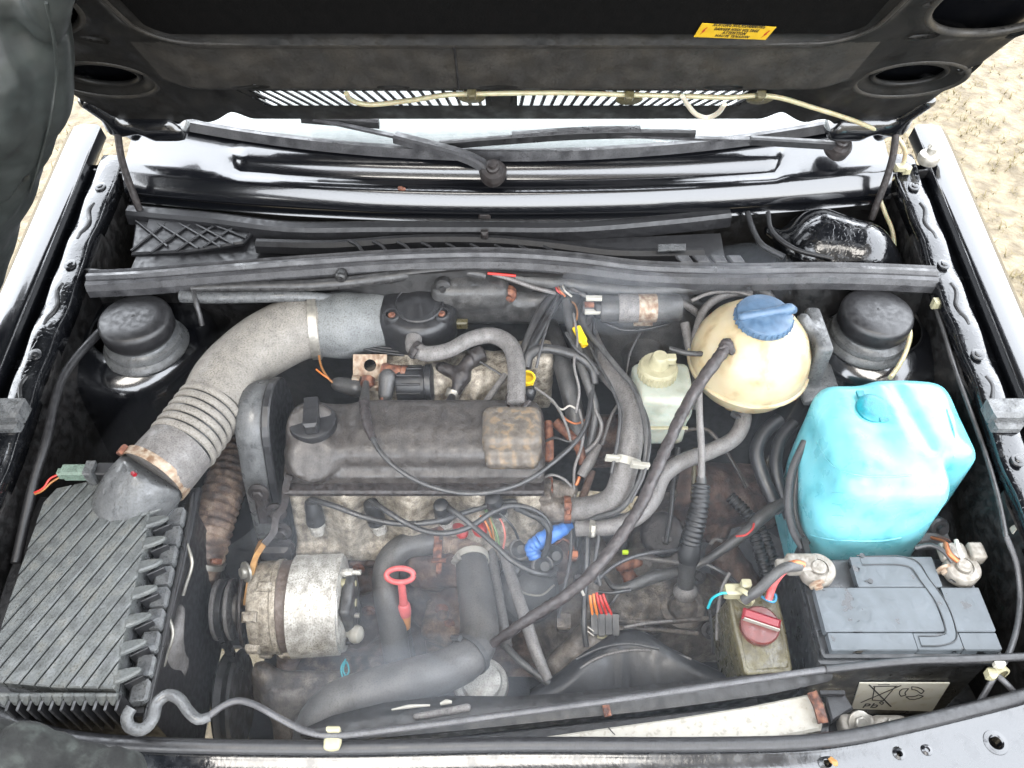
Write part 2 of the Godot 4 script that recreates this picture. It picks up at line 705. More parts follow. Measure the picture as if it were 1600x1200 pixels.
func materials() -> void:
	mat("paint", {"col": "#0b0c0f", "r": 0.16, "bump": "drop", "spec": 0.6, "coat": 0.7, "scale": 22.0, "bs": 0.16})
	mat("wet_paint", {"own": true, "cols": ["#08090b", "#0d0e11", "#1b1c1f"], "offs": [0.3, 0.55, 0.8], "rough": [0.06, 0.16, 0.4], "bump": "drop", "bs": 0.25, "scale": 6.0, "spec": 0.5, "coat": 0.4})
	mat("dull_paint", {"own": true, "cols": ["#0c0d0f", "#15161a", "#2a2b2d"], "offs": [0.35, 0.55, 0.8], "rough": [0.18, 0.34, 0.6], "spec": 0.6, "bump": "fine", "bs": 0.2, "scale": 4.0, "speck": true, "soft": 0.6})
	mat("front_paint", {"own": true, "bump": "fine", "bs": 0.15, "scale": 4.0, "speck": true, "cols": ["#0c0d10", "#131518", "#22252a"], "offs": [0.3, 0.55, 0.85], "rough": [0.14, 0.2, 0.4], "coat": 0.5, "spec": 0.6})
	mat("dark_steel", {"cols": ["#0a0a0b", "#151414", "#252322"], "offs": [0.35, 0.55, 0.8], "rough": [0.25, 0.5, 0.7], "bump": "fine", "bs": 0.3, "scale": 5.0, "gain": 1.2, "soft": 0.75})
	mat("hood_under", {"cols": ["#0b0b0c", "#19191a", "#37342f", "#4a453b"], "offs": [0.3, 0.5, 0.68, 0.85], "rough": [0.28, 0.45, 0.7, 0.85], "bump": "fine", "bs": 0.25, "scale": 2.2, "freq": 0.008, "speck": true, "soft": 0.55, "spec": 0.35, "gain": 0.6})
	mat("hood_beam", {"cols": ["#1a1a1b", "#2d2c2b", "#45413a", "#5a544a"], "offs": [0.25, 0.45, 0.65, 0.85], "rough": [0.28, 0.45, 0.7, 0.8], "bump": "fine", "bs": 0.3, "scale": 2.2, "speck": true, "spec": 0.4, "gain": 0.85})
	mat("hood_felt", {"cols": ["#0a0a0a", "#121212", "#1c1a19"], "offs": [0.3, 0.55, 0.8], "r": 0.95, "bump": "fine", "bs": 0.8, "scale": 6.0, "gain": 0.7, "spec": 0.15})
	mat("plastic", {"cols": ["#0f0f11", "#1c1c1e", "#3a3a3c"], "offs": [0.35, 0.55, 0.8], "bump": "fine", "bs": 0.15, "rough": [0.3, 0.4, 0.55], "scale": 8.0, "speck": true, "soft": 0.85})
	mat("dusty_plastic", {"cols": ["#1a1b1d", "#3b3c3e", "#5a5c5d", "#757776"], "offs": [0.28, 0.42, 0.6, 0.8], "rough": [0.22, 0.5, 0.7, 0.8], "bump": "fine", "bs": 0.25, "speck": true, "gain": 1.15, "scale": 6.0, "soft": 0.8})
	mat("duct_dust", {"cols": ["#3f4143", "#66696a", "#7d8080", "#8f918f"], "offs": [0.2, 0.4, 0.6, 0.8], "rough": [0.45, 0.8], "bump": "fine", "bs": 0.3, "scale": 2.6, "speck": true, "soft": 0.7})
	mat("airbox_dust", {"cols": ["#4a4e50", "#6f7677", "#868c8b", "#a09f96"], "offs": [0.25, 0.45, 0.62, 0.85], "rough": [0.4, 0.55, 0.7, 0.85], "bump": "fine", "bs": 0.3, "scale": 4.0, "speck": true, "gain": 0.7, "soft": 0.6})
	mat("rubber", {"cols": ["#0e0e0f", "#1b1b1c", "#302f2f"], "offs": [0.3, 0.55, 0.8], "rough": [0.3, 0.45, 0.65], "bump": "fine", "bs": 0.2, "scale": 5.0, "soft": 0.6})
	mat("seal_rubber", {"cols": ["#1d1d1f", "#363638", "#545455"], "offs": [0.3, 0.52, 0.8], "rough": [0.25, 0.42, 0.65], "bump": "fine", "bs": 0.2, "scale": 3.0, "gain": 1.2, "speck": true})
	mat("dusty_hose", {"cols": ["#2a2929", "#565454", "#777472", "#8a8580"], "offs": [0.25, 0.43, 0.62, 0.82], "rough": [0.35, 0.6, 0.75, 0.85], "bump": "fine", "bs": 0.35, "speck": true, "gain": 1.1, "scale": 7.0, "soft": 0.82})
	mat("radiator_rubber", {"cols": ["#2a2a2a", "#454443", "#565351", "#66625e"], "offs": [0.25, 0.45, 0.62, 0.82], "rough": [0.4, 0.7], "bump": "fine", "bs": 0.3, "scale": 3.0, "speck": true})
	mat("dark_hose", {"cols": ["#191919", "#343434", "#504e4d"], "offs": [0.3, 0.52, 0.78], "rough": [0.3, 0.5, 0.7], "bump": "fine", "bs": 0.3, "scale": 4.0, "speck": true, "gain": 1.25})
	mat("intake_hose", {"cols": ["#3b3a39", "#6a6763", "#8b867d", "#9c968b"], "offs": [0.25, 0.42, 0.6, 0.8], "rough": [0.45, 0.6, 0.8, 0.85], "bump": "fine", "bs": 0.35, "speck": true, "gain": 1.12, "scale": 6.0, "soft": 0.85})
	mat("cable", {"cols": ["#161617", "#2e2e2f", "#4c4b4a"], "offs": [0.3, 0.55, 0.8], "rough": [0.25, 0.4, 0.6], "scale": 6.0, "gain": 1.2, "speck": true})
	mat("tape", {"cols": ["#0f0e0e", "#241f1f", "#3d3534"], "offs": [0.35, 0.55, 0.8], "rough": [0.35, 0.6, 0.8], "bump": "cast", "bs": 0.9, "scale": 9.0, "gain": 1.3})
	mat("cast_alu", {"offs": [0.22, 0.4, 0.58, 0.82], "rough": [0.7, 0.6, 0.5, 0.45], "metal": 0.25, "bump": "cast", "bs": 0.6, "speck": true, "scale": 7.0, "cols": ["#332c25", "#6b6357", "#918a7d", "#b0aba0"], "gain": 1.22, "soft": 0.45})
	mat("bright_alu", {"offs": [0.25, 0.45, 0.75], "rough": [0.6, 0.45, 0.4], "metal": 0.3, "bump": "cast", "bs": 0.4, "scale": 5.0, "speck": true, "cols": ["#6b6761", "#93918b", "#b4b3ae"], "gain": 1.25, "soft": 0.45})
	mat("grimy_iron", {"cols": ["#1c1614", "#40312a", "#6d5b4c", "#8c7f70"], "offs": [0.25, 0.45, 0.62, 0.85], "rough": [0.5, 0.75, 0.85, 0.9], "bump": "cast", "bs": 0.8, "scale": 4.0, "speck": true, "gain": 1.3, "soft": 0.35})
	mat("red_iron", {"offs": [0.25, 0.45, 0.65, 0.85], "rough": [0.5, 0.75, 0.85, 0.9], "bump": "cast", "bs": 0.8, "scale": 4.0, "speck": true, "gain": 1.05, "cols": ["#1d1513", "#44302a", "#6a5246", "#877769"], "soft": 0.35})
	mat("stator", {"cols": ["#3d332e", "#62554d", "#7d7068"], "offs": [0.25, 0.5, 0.8], "rough": [0.5, 0.8], "bump": "cast", "bs": 0.5, "scale": 9.0})
	mat("rust", {"offs": [0.28, 0.52, 0.8], "rough": [0.6, 0.8, 0.9], "bump": "cast", "bs": 0.7, "scale": 8.0, "gain": 1.1, "cols": ["#2b1712", "#5e3423", "#865c44"], "soft": 0.3})
	mat("dark_metal", {"cols": ["#141110", "#2b2523", "#474140"], "offs": [0.3, 0.55, 0.8], "rough": [0.35, 0.55, 0.75], "metal": 0.2, "bump": "cast", "bs": 0.6, "scale": 6.0, "soft": 0.6})
	mat("gearbox", {"cols": ["#1b1715", "#39332e", "#5d564e", "#77716a"], "offs": [0.28, 0.46, 0.64, 0.85], "rough": [0.4, 0.6, 0.75, 0.85], "bump": "cast", "bs": 0.7, "scale": 4.0, "speck": true, "gain": 1.3, "soft": 0.4})
	mat("valve_cover", {"offs": [0.26, 0.44, 0.62, 0.85], "rough": [0.25, 0.42, 0.55, 0.75], "bump": "fine", "bs": 0.4, "speck": true, "scale": 6.0, "gain": 0.95, "cols": ["#1b1817", "#36322f", "#4b4643", "#5b544f"], "soft": 0.7})
	mat("crusted", {"offs": [0.25, 0.45, 0.60, 0.68, 0.85], "rough": [0.5, 0.8], "bump": "cast", "bs": 0.6, "scale": 6.0, "cols": ["#33302e", "#494644", "#5a564f", "#75614a", "#856e52"], "soft": 0.5})
	mat("steel", {"cols": ["#6b675f", "#9a968d", "#b9b6ae"], "offs": [0.3, 0.5, 0.75], "rough": [0.5, 0.35, 0.3], "metal": 0.6, "bump": "fine", "bs": 0.3, "scale": 9.0})
	mat("rusty_steel", {"cols": ["#5d3d2a", "#8c7660", "#b1aa9b"], "offs": [0.25, 0.45, 0.75], "rough": [0.8, 0.5, 0.35], "metal": 0.35, "bump": "fine", "bs": 0.4, "scale": 9.0, "soft": 0.3})
	mat("cream", {"cols": ["#a58a5e", "#e2cfa4", "#eddfbe"], "offs": [0.16, 0.36, 0.7], "rough": [0.45, 0.3, 0.26], "sss": 0.35, "bump": "wave", "bs": 0.15, "scale": 2.5, "soft": 0.4, "gain": 0.78})
	mat("blue_cap", {"cols": ["#2c4056", "#425d78", "#5c748b"], "offs": [0.25, 0.5, 0.8], "rough": [0.3, 0.4, 0.6], "bump": "fine", "bs": 0.2, "scale": 6.0})
	mat("washer_tank", {"rough": [0.4, 0.28, 0.24], "bump": "wave", "bs": 0.2, "scale": 2.5, "sss": 0.15, "offs": [0.10, 0.30, 0.7], "soft": 0.25, "coat": 0.0, "cols": ["#438e99", "#62afbb", "#78c0ca"]})
	mat("washer_cap", {"offs": [0.25, 0.5, 0.8], "r": 0.4, "bump": "cast", "bs": 0.4, "scale": 12.0, "cols": ["#045560", "#08707c", "#128a96"]})
	mat("milky", {"offs": [0.2, 0.45, 0.75], "rough": [0.6, 0.45, 0.4], "sss": 0.3, "bump": "fine", "bs": 0.15, "scale": 4.0, "cols": ["#84897a", "#abb0a2", "#bcc0b5"], "gain": 0.92})
	mat("ivory", {"offs": [0.2, 0.45, 0.75], "r": 0.45, "scale": 6.0, "cols": ["#938d6c", "#b5ae8c", "#c2bc9e"], "gain": 0.85})
	mat("white_plastic", {"offs": [0.2, 0.45, 0.75], "r": 0.4, "scale": 6.0, "cols": ["#9c978a", "#bab6aa", "#c8c5bb"], "gain": 0.85})
	mat("battery_top", {"own": true, "rough": [0.12, 0.2, 0.55, 0.65], "freq": 0.014, "seed": 14, "soft": 0.0, "offs": [0.21, 0.235, 0.25, 0.8], "bump": "drop", "bs": 0.1, "scale": 3.2, "cols": ["#17191b", "#24272a", "#42484c", "#51575c"]})
	mat("battery_case", {"cols": ["#0d0e10", "#191b1d", "#3a3c3e"], "offs": [0.3, 0.55, 0.85], "rough": [0.25, 0.4, 0.65], "bump": "fine", "bs": 0.15, "scale": 4.0})
	mat("lead", {"offs": [0.25, 0.48, 0.75], "rough": [0.65, 0.5, 0.4], "metal": 0.35, "bump": "cast", "bs": 0.5, "scale": 10.0, "cols": ["#5f574c", "#87827a", "#a3a099"]})
	mat("olive", {"cols": ["#2e2818", "#4d4630", "#67603f", "#7f7a5c"], "offs": [0.25, 0.45, 0.65, 0.85], "rough": [0.2, 0.3, 0.5, 0.7], "bump": "fine", "bs": 0.4, "scale": 6.0, "speck": true})
	mat("red_plastic", {"r": 0.35, "col": "#760f1a"})
	mat("faded_red", {"cols": ["#a83a3c", "#cf5a5a", "#dd7a76"], "offs": [0.2, 0.5, 0.8], "r": 0.45, "scale": 8.0})
	mat("orange_plastic", {"cols": ["#a8672a", "#d98d3f", "#e3a35a"], "offs": [0.2, 0.5, 0.8], "r": 0.5, "scale": 10.0})
	mat("ochre", {"cols": ["#5a3a1c", "#a8793f", "#c9a060"], "offs": [0.25, 0.5, 0.8], "rough": [0.8, 0.6, 0.5], "metal": 0.2, "bump": "cast", "bs": 0.4, "scale": 9.0})
	mat("clear_red", {"cols": ["#40201c", "#5e2824", "#7d3a34"], "offs": [0.2, 0.5, 0.8], "rough": [0.2, 0.3, 0.5], "scale": 9.0})
	mat("yellow", {"col": "#d8b400", "r": 0.45})
	mat("lime", {"col": "#b7d90f", "r": 0.5})
	mat("teal", {"col": "#0f7f98", "r": 0.45})
	mat("blue_sleeve", {"cols": ["#1c4f9a", "#3472c4", "#5d94d8"], "offs": [0.25, 0.5, 0.8], "rough": [0.25, 0.35, 0.5], "bump": "cast", "bs": 0.6, "scale": 12.0})
	mat("red_wire", {"col": "#b02a24", "r": 0.45})
	mat("pink_wire", {"col": "#b56a60", "r": 0.5})
	mat("orange_wire", {"col": "#c9702a", "r": 0.45})
	mat("brown_wire", {"col": "#8a5a2c", "r": 0.5})
	mat("green_wire", {"col": "#5f7a52", "r": 0.5})
	mat("cyan_wire", {"col": "#1597a3", "r": 0.45})
	mat("blue_wire", {"col": "#2f7fa8", "r": 0.45})
	mat("white_wire", {"r": 0.5, "col": "#a9a49b"})
	mat("copper", {"col": "#b06a44", "r": 0.4, "metal": 0.6})
	mat("washer_hose", {"cols": ["#7d7452", "#a59e7e", "#bfbaa0"], "offs": [0.2, 0.5, 0.8], "r": 0.3, "sss": 0.2, "scale": 5.0})
	mat("pale_hose", {"cols": ["#9a957f", "#c5c1ae", "#d6d3c6"], "offs": [0.2, 0.5, 0.8], "r": 0.3, "sss": 0.2, "scale": 5.0})
	var gl := StandardMaterial3D.new()
	gl.resource_name = "glass"
	gl.transparency = BaseMaterial3D.TRANSPARENCY_ALPHA
	gl.albedo_color = Color(0.75, 0.8, 0.78, 0.1)
	gl.roughness = 0.04
	gl.metallic_specular = 0.7
	M["glass"] = gl
	mat("dash_grey", {"cols": ["#5d5f60", "#6f7172", "#7b7d7d"], "offs": [0.25, 0.5, 0.8], "r": 0.7, "bump": "fine", "bs": 0.4, "scale": 6.0})
	mat("label_paper", {"offs": [0.18, 0.34, 0.7], "r": 0.5, "scale": 5.0, "cols": ["#c9c2a4", "#e6e5dc", "#ededE7"]})
	mat("ink", {"col": "#111111", "r": 0.6})
	mat("sticker", {"cols": ["#b8901a", "#d9b020", "#e0ba30"], "offs": [0.2, 0.5, 0.8], "r": 0.4, "scale": 6.0})
	mat("sticker_red", {"col": "#a32019", "r": 0.5})
	mat("radiator_top", {"offs": [0.16, 0.3, 0.7], "rough": [0.7, 0.55, 0.5], "bump": "fine", "bs": 0.3, "cols": ["#7d786b", "#b9b4a8", "#cbc7bd"], "scale": 9.0})
	mat("bottle_green", {"cols": ["#46544b", "#6b8274", "#8fa095"], "offs": [0.2, 0.5, 0.8], "r": 0.5, "scale": 5.0, "speck": true})
	mat("soil", {"cols": ["#6f634f", "#877a63", "#978a70", "#a59a80"], "offs": [0.25, 0.42, 0.6, 0.8], "r": 0.95, "bump": "cast", "bs": 1.0, "scale": 1.3, "speck": true, "gain": 0.85, "soft": 0.3})
	mat("straw", {"cols": ["#77683f", "#958557", "#a69870"], "offs": [0.25, 0.5, 0.8], "r": 0.9, "scale": 2.0, "gain": 0.72})
	mat("jacket", {"cols": ["#191c1b", "#272b2a", "#343937"], "offs": [0.28, 0.5, 0.78], "rough": [0.3, 0.42, 0.55], "scale": 3.5, "bump": "wave", "bs": 0.5, "soft": 0.5})
	mat("fleece", {"r": 0.95, "bump": "cast", "bs": 1.0, "offs": [0.35, 0.55, 0.8], "soft": 0.0, "scale": 4.0, "cols": ["#0b0c0b", "#191b19", "#3d423e"]})
	mat("skin", {"cols": ["#9a6e58", "#b98a72", "#c69c85"], "offs": [0.2, 0.5, 0.8], "r": 0.5, "sss": 0.1, "scale": 6.0})


func ground() -> void:
	var b := MB.new()
	var rows := []
	var n := FastNoiseLite.new()
	n.frequency = 0.9
	n.fractal_octaves = 4
	var zs := [60.0, 20.0, 8.0, 4.0, 2.0]
	for k in 34:
		zs.append(1.4 - k * 0.16)
	zs.append_array([-4.6, -6.0, -9.0, -20.0, -60.0])
	var xs := [-60.0, -20.0, -9.0, -5.0, -3.6]
	for k in 36:
		xs.append(-2.9 + k * 0.165)
	xs.append_array([3.6, 5.0, 9.0, 20.0, 60.0])
	for z in zs:
		var r := PackedVector3Array()
		for x in xs:
			r.append(Vector3(x, 0.05 * n.get_noise_2d(x, z), z))
		rows.append(r)
	sheet(b, rows)
	setting("ground", b, M.soil)
	# dry grass lying in tufts beside and under the car
	var g := MB.new()
	for i in 3:
		var a := TAU * i / 3
		var d := Vector3(cos(a), 0, sin(a)) * 0.03
		var s := Vector3(-sin(a), 0, cos(a)) * 0.003
		g.q(-s, s, d * 0.6 + UPV * 0.02 + s * 0.7, d * 0.6 + UPV * 0.02 - s * 0.7, 0)
		g.t(d * 0.6 + UPV * 0.02 - s * 0.7, d * 0.6 + UPV * 0.02 + s * 0.7, d * 1.5 + UPV * 0.022, 0)
	var mm := MultiMesh.new()
	mm.transform_format = MultiMesh.TRANSFORM_3D
	mm.mesh = g.mesh(Vector3.ZERO, M.straw, false)
	var spots := []
	for i in 26000:
		var p := Vector3(rng.randf_range(-2.6, 2.9), 0, rng.randf_range(-3.6, 0.6))
		var w := n.get_noise_2d(p.x * 3.0, p.z * 3.0)
		if w < rng.randf_range(-0.35, 0.25):
			continue
		p.y = 0.05 * n.get_noise_2d(p.x, p.z)
		spots.append(Transform3D(Basis(UPV, rng.randf() * TAU).scaled(Vector3(1, rng.randf_range(0.5, 1.6), 1) * rng.randf_range(0.3, 0.75)), p))
	mm.instance_count = spots.size()
	for i in spots.size():
		mm.set_instance_transform(i, spots[i])
	var o := MultiMeshInstance3D.new()
	o.name = "dry_grass"
	o.multimesh = mm
	add_child(o)
	tag(o, "dry straw coloured grass lying on the ground around the car", "grass")
	o.set_meta("kind", "stuff")


func yr(z: float) -> float:   # height of the wing rails along the car
	return 0.938 - 0.1393 * (z + 1.022)


func car_body() -> void:
	var car := thing("car", "black car body with open engine bay, wet wings and scuttle", "car", Vector3(-0.008, 0, -0.8))
	# wings: outer skin with a gutter and an inner rail
	for s in [-1.0, 1.0]:
		var prof := [[0.055, -0.02], [0.058, 0.0], [0.062, 0.006], [0.085, 0.007], [0.105, 0.001], [0.122, -0.014], [0.135, -0.045], [0.143, -0.11], [0.148, -0.22], [0.15, -0.42], [0.146, -0.42], [0.13, -0.1], [0.11, -0.02], [0.085, -0.004], [0.065, -0.006], [0.06, -0.024]]
		var b := MB.new()
		var rings := []
		for k in 24:
			var z := -1.32 + k * 0.052
			var rg := PackedVector3Array()
			for e in prof:
				rg.append(Vector3(-0.008 + s * (0.648 + e[0]), yr(z) + e[1], z))
			rings.append(rg)
		loft(b, rings)
		part("wing", b, M.paint, car)
		b = MB.new()
		var rail := [[0.0, -0.03], [0.0, -0.002], [0.003, 0.001], [0.034, 0.001], [0.038, -0.003], [0.04, -0.018], [0.056, -0.02], [0.056, -0.023], [0.036, -0.023], [0.033, -0.006], [0.004, -0.006], [0.004, -0.03]]
		rings = []
		for k in 60:
			var z := -1.25 + k * 0.018
			var rg := PackedVector3Array()
			var w := 0.0018 * sin(k * 1.3) + 0.001 * sin(k * 0.7 + s)
			for e in rail:
				rg.append(Vector3(-0.008 + s * (0.648 + e[0] - (0.002 * sin(k * 0.45) if e[0] < 0.01 else 0.0)), yr(z) + e[1] + (w if e[1] > -0.01 else 0.0), z))
			rings.append(rg)
		loft(b, rings)
		var rl := part("wing_rail", b, M.wet_paint, car)
		# dark raised beads between the bolts draw the edge of a reflection
		var k0 := -1.17
		while k0 < -0.3:
			b = MB.new()
			var pts := []
			for j in 7:
				var z: float = k0 + 0.035 + j * 0.013
				pts.append(Vector3(-0.008 + s * (0.648 + 0.018 + 0.004 * sin(j * 1.4)), yr(z) + 0.001, z))
			tube(b, pts, 0.0032, 8)
			part("reflection_edge_bead", b, M.rubber, rl)
			b = MB.new()
			bolt(b, Vector3(-0.008 + s * (0.648 + 0.017), yr(k0) + 0.004, k0), Vector3(0, 1, 0.14), 0.0055)
			part("bolt", b, M.dull_paint, rl)
			k0 += 0.168
		# inner wing
		b = MB.new()
		var rows := []
		for j in 9:
			var r := PackedVector3Array()
			for k in 16:
				var z := -1.2 + k * 0.065
				var f := j / 8.0
				r.append(Vector3(-0.008 + s * (0.65 - 0.015 * f + 0.006 * sin(k * 1.9 + j)), yr(z) - 0.02 - 0.62 * f, z))
			rows.append(r)
		sheet(b, rows, 0.004, Vector3(-s, 0, 0))
		part("inner_wing", b, M.dark_steel, car, false)
		# rubber stop on the rail
		b = MB.new()
		var zb := -0.735
		box(b, Vector3(-0.008 + s * 0.668, yr(zb) + 0.012, zb), Vector3(0.05, 0.022, 0.034), 0.005)
		box(b, Vector3(-0.008 + s * 0.665, yr(zb) + 0.004, zb + 0.018), Vector3(0.038, 0.016, 0.02), 0.004)
		part("rubber_stop", b, M.dusty_plastic, car, true, "grey rubber hood stop on the wing rail")
	# strut towers
	for s in [-1.0, 1.0]:
		var c := at(208, 520, 0.84) if s < 0 else at(1374, 515, 0.84)
		var b := MB.new()
		lathe(b, Vector3(c.x, 0, c.z), UPV, [[0.06, 0.85], [0.066, 0.853], [0.078, 0.851], [0.095, 0.846], [0.109, 0.837], [0.118, 0.824], [0.122, 0.80], [0.124, 0.75], [0.128, 0.68], [0.132, 0.52], [0.12, 0.38]], 40, 0.012)
		var tw := part("strut_tower", b, M.paint, car, false)
		for k in 3:
			b = MB.new()
			var a := 2.2 + k * 0.9
			bolt(b, Vector3(c.x + 0.088 * cos(a), 0.842, c.z + 0.088 * sin(a)), Vector3(cos(a) * 0.5, 1, sin(a) * 0.5), 0.004)
			part("bolt", b, M.dark_metal, tw)
	# firewall
	var b := MB.new()
	var rows := []
	for j in 12:
		var r := PackedVector3Array()
		for k in 30:
			var x := -0.66 + k * 0.0455
			r.append(Vector3(x, 0.925 - j * 0.055, -1.0 - 0.02 * sin(x * 9.0) * sin(j * 0.8) + 0.006 * sin(x * 31.0)))
		rows.append(r)
	sheet(b, rows, 0.004, Vector3(0, 0, 1))
	var fw := part("firewall", b, M.dark_steel, car, false)
	for p in [[692, 448, 0.013], [795, 461, 0.012], [533, 432, 0.009]]:
		b = MB.new()
		lathe(b, atz(p[0], p[1], -0.985), Vector3(0, 0.2, 1), [[p[2], -0.01], [p[2], 0.003], [p[2] * 0.8, 0.006], [p[2] * 0.4, 0.007], [p[2] * 0.35, 0.012], [0, 0.012]], 18)
		part("plug", b, M.rust if p[0] > 700 and p[0] < 900 else M.dark_steel, fw)
	# raised pressing behind the throttle body
	b = MB.new()
	solid(b, [["b", atz(790, 478, -1.0), Vector3(0.12, 0.03, 0.022), 0.02, 0, 0.01], ["b", atz(735, 450, -1.0), Vector3(0.06, 0.02, 0.03), 0.015, 0, 0.02]], 0.006)
	part("pressing", b, M.dark_hose, fw)
	# scuttle panel
	b = MB.new()
	rows = []
	for j in 13:
		rows.append(PackedVector3Array())
	for k in 85:
		var x := -0.645 + k * 0.01517
		var z0 := scut(x)
		var side := smoothstep(0.442, 0.462, absf(x + 0.008))
		var dep := z0 - wind(x)
		var pc := [[0.006, 0.918], [0.0, 0.926], [0.006, 0.932], [0.010, 0.942], [0.0, 0.956], [-0.004, 0.966], [-0.008, 0.9695], [-0.020, 0.971], [-0.030, 0.972], [-0.034, 0.974], [-0.039, 0.985], [-0.046, 0.995], [-dep - 0.002, 1.0]]
		var pd := [[0.006, 0.918], [0.0, 0.926], [0.006, 0.932], [0.010, 0.942], [0.0, 0.956], [-0.004, 0.966], [-0.009, 0.971], [-dep * 0.25, 0.975], [-dep * 0.4, 0.979], [-dep * 0.55, 0.984], [-dep * 0.7, 0.989], [-dep * 0.85, 0.994], [-dep - 0.002, 1.0]]
		var prof := []
		for j in 13:
			prof.append([lerpf(pc[j][0], pd[j][0], side), lerpf(pc[j][1], pd[j][1], side)])
		for j in 13:
			rows[j].append(Vector3(x, prof[j][1], z0 + prof[j][0]))
	sheet(b, rows)
	part("scuttle_panel", b, M.paint, car, false)
	# wall closing the rain channel at the back and sides
	b = MB.new()
	rows = [PackedVector3Array(), PackedVector3Array(), PackedVector3Array()]
	for k in 40:
		var x := -0.70 + k * 0.0359
		rows[0].append(Vector3(x, 0.962, scut(x) - 0.012))
		rows[1].append(Vector3(x, 0.90, scut(x) - 0.018))
		rows[2].append(Vector3(x, 0.60, scut(x) - 0.03))
	sheet(b, rows, 0.004, Vector3(0, 0, 1))
	for s in [-1.0, 1.0]:
		box(b, Vector3(-0.008 + s * 0.656, 0.75, -1.11), Vector3(0.006, 0.36, 0.30), 0.001)
	part("channel_wall", b, M.dark_steel, car, false)
	for p in [[625, 294, 0.973], [250, 292, 0.93], [1077, 322, 0.93]]:
		b = MB.new()
		solid(b, [["c", at(p[0], p[1], p[2]), at(p[0] + 6, p[1] + 1, p[2]), 0.004, 0.003, 0.002]], 0.0015, 0.0015, 300)
		part("leaf_scrap", b, M.rust, car)
	# windscreen and its rubber
	b = MB.new()
	rows = []
	for j in 9:
		var r := PackedVector3Array()
		for k in 43:
			var x := -0.64 + k * 0.0305
			var f := j / 8.0
			r.append(Vector3(x * (1.0 - 0.12 * f), 1.008 + 0.34 * f, wind(x) - 0.004 - 0.5 * f + 0.03 * f * f))
		rows.append(r)
	sheet(b, rows, 0.005, Vector3(0, 0.83, 0.55))
	part("windscreen", b, M.glass, car, false, "windscreen mirroring the pale sky")
	b = MB.new()
	rows = [PackedVector3Array(), PackedVector3Array(), PackedVector3Array(), PackedVector3Array()]
	for k in 25:
		var x := -0.62 + k * 0.0517
		rows[0].append(Vector3(x, 0.985, wind(x) - 0.03))
		rows[1].append(Vector3(x, 1.005, wind(x) - 0.10))
		rows[2].append(Vector3(x, 1.02, wind(x) - 0.35))
		rows[3].append(Vector3(x, 0.6, wind(x) - 0.40))
	sheet(b, rows, 0.01)
	part("dashboard", b, M.dash_grey, car, false)
	b = MB.new()
	var pts := []
	for k in 29:
		var x := -0.645 + k * 0.0461
		pts.append(Vector3(x, 1.006, wind(x)))
	sweep(b, [[-0.012, 0.0], [-0.010, 0.005], [-0.003, 0.004], [-0.001, 0.009], [0.006, 0.008], [0.008, 0.014], [0.014, 0.014], [0.014, -0.004], [-0.01, -0.004]], pts, 0.03)
	part("windscreen_rubber", b, M.seal_rubber, car)


func scut(x: float) -> float:
	return -1.139 - 0.056 * pow(x / 0.64, 2.0)


func wind(x: float) -> float:   # foot of the windscreen
	return -1.196 - 0.092 * pow(x / 0.55, 2.0)


# ---------------------------------------------------------------- hood
const HT := 0.873   # 50 degrees open
const HO := Vector3(-0.008, 1.06, -1.218)

func hd(u: float, v: float, n: float) -> Vector3:
	return HO + Vector3(u, v * sin(HT) - n * cos(HT), v * cos(HT) + n * sin(HT))


func rr_in(u: float, v: float, cu: float, cv: float, hu: float, hv: float, r: float) -> float:   # signed distance to a rounded rectangle
	var q := Vector2(absf(u - cu) - hu + r, absf(v - cv) - hv + r)
	return Vector2(maxf(q.x, 0), maxf(q.y, 0)).length() + minf(maxf(q.x, q.y), 0) - r


func hood_n(u: float, v: float) -> float:
	var n := 0.016
	# beam across the rear: a facet that rises towards the slots and then drops off
	n += 0.020 * clampf((0.32 - v) / 0.105, 0.0, 1.0) * (1.0 - smoothstep(0.41, 0.49, absf(u)))
	# middle field with a raised lip round it
	var d := rr_in(u, v, 0.0, 0.592, 0.435, 0.28, 0.06)
	n += 0.004 * exp(-pow((d - 0.004) / 0.0045, 2.0))
	n = lerpf(n, 0.012, smoothstep(0.0, -0.008, d))
	# round pressings at the corners
	for s in [-1.0, 1.0]:
		var c := Vector2((u - s * 0.548) / 0.066, (v - 0.195) / 0.055).length()
		n += 0.003 * exp(-pow((c - 1.12) / 0.17, 2.0))
		n = lerpf(n, 0.011, smoothstep(1.0, 0.8, c))
		var c2 := rr_in(u, v, s * 0.555, 0.51, 0.075, 0.17, 0.07)
		n += 0.004 * exp(-pow((c2 - 0.012) / 0.014, 2.0))
		n = lerpf(n, 0.010, smoothstep(0.004, -0.012, c2))
	# the step down to the slotted strip and the thin edge
	n = lerpf(0.003, n, maxf(smoothstep(0.42, 0.47, absf(u)), smoothstep(0.150, 0.212, v)))
	n = lerpf(n, 0.002, smoothstep(0.615, 0.632, absf(u)))
	return n


func hood_v0(u: float) -> float:
	var a := absf(u)
	return lerpf(lerpf(0.0, 0.035, smoothstep(0.40, 0.43, a)), -0.03, smoothstep(0.49, 0.55, a))


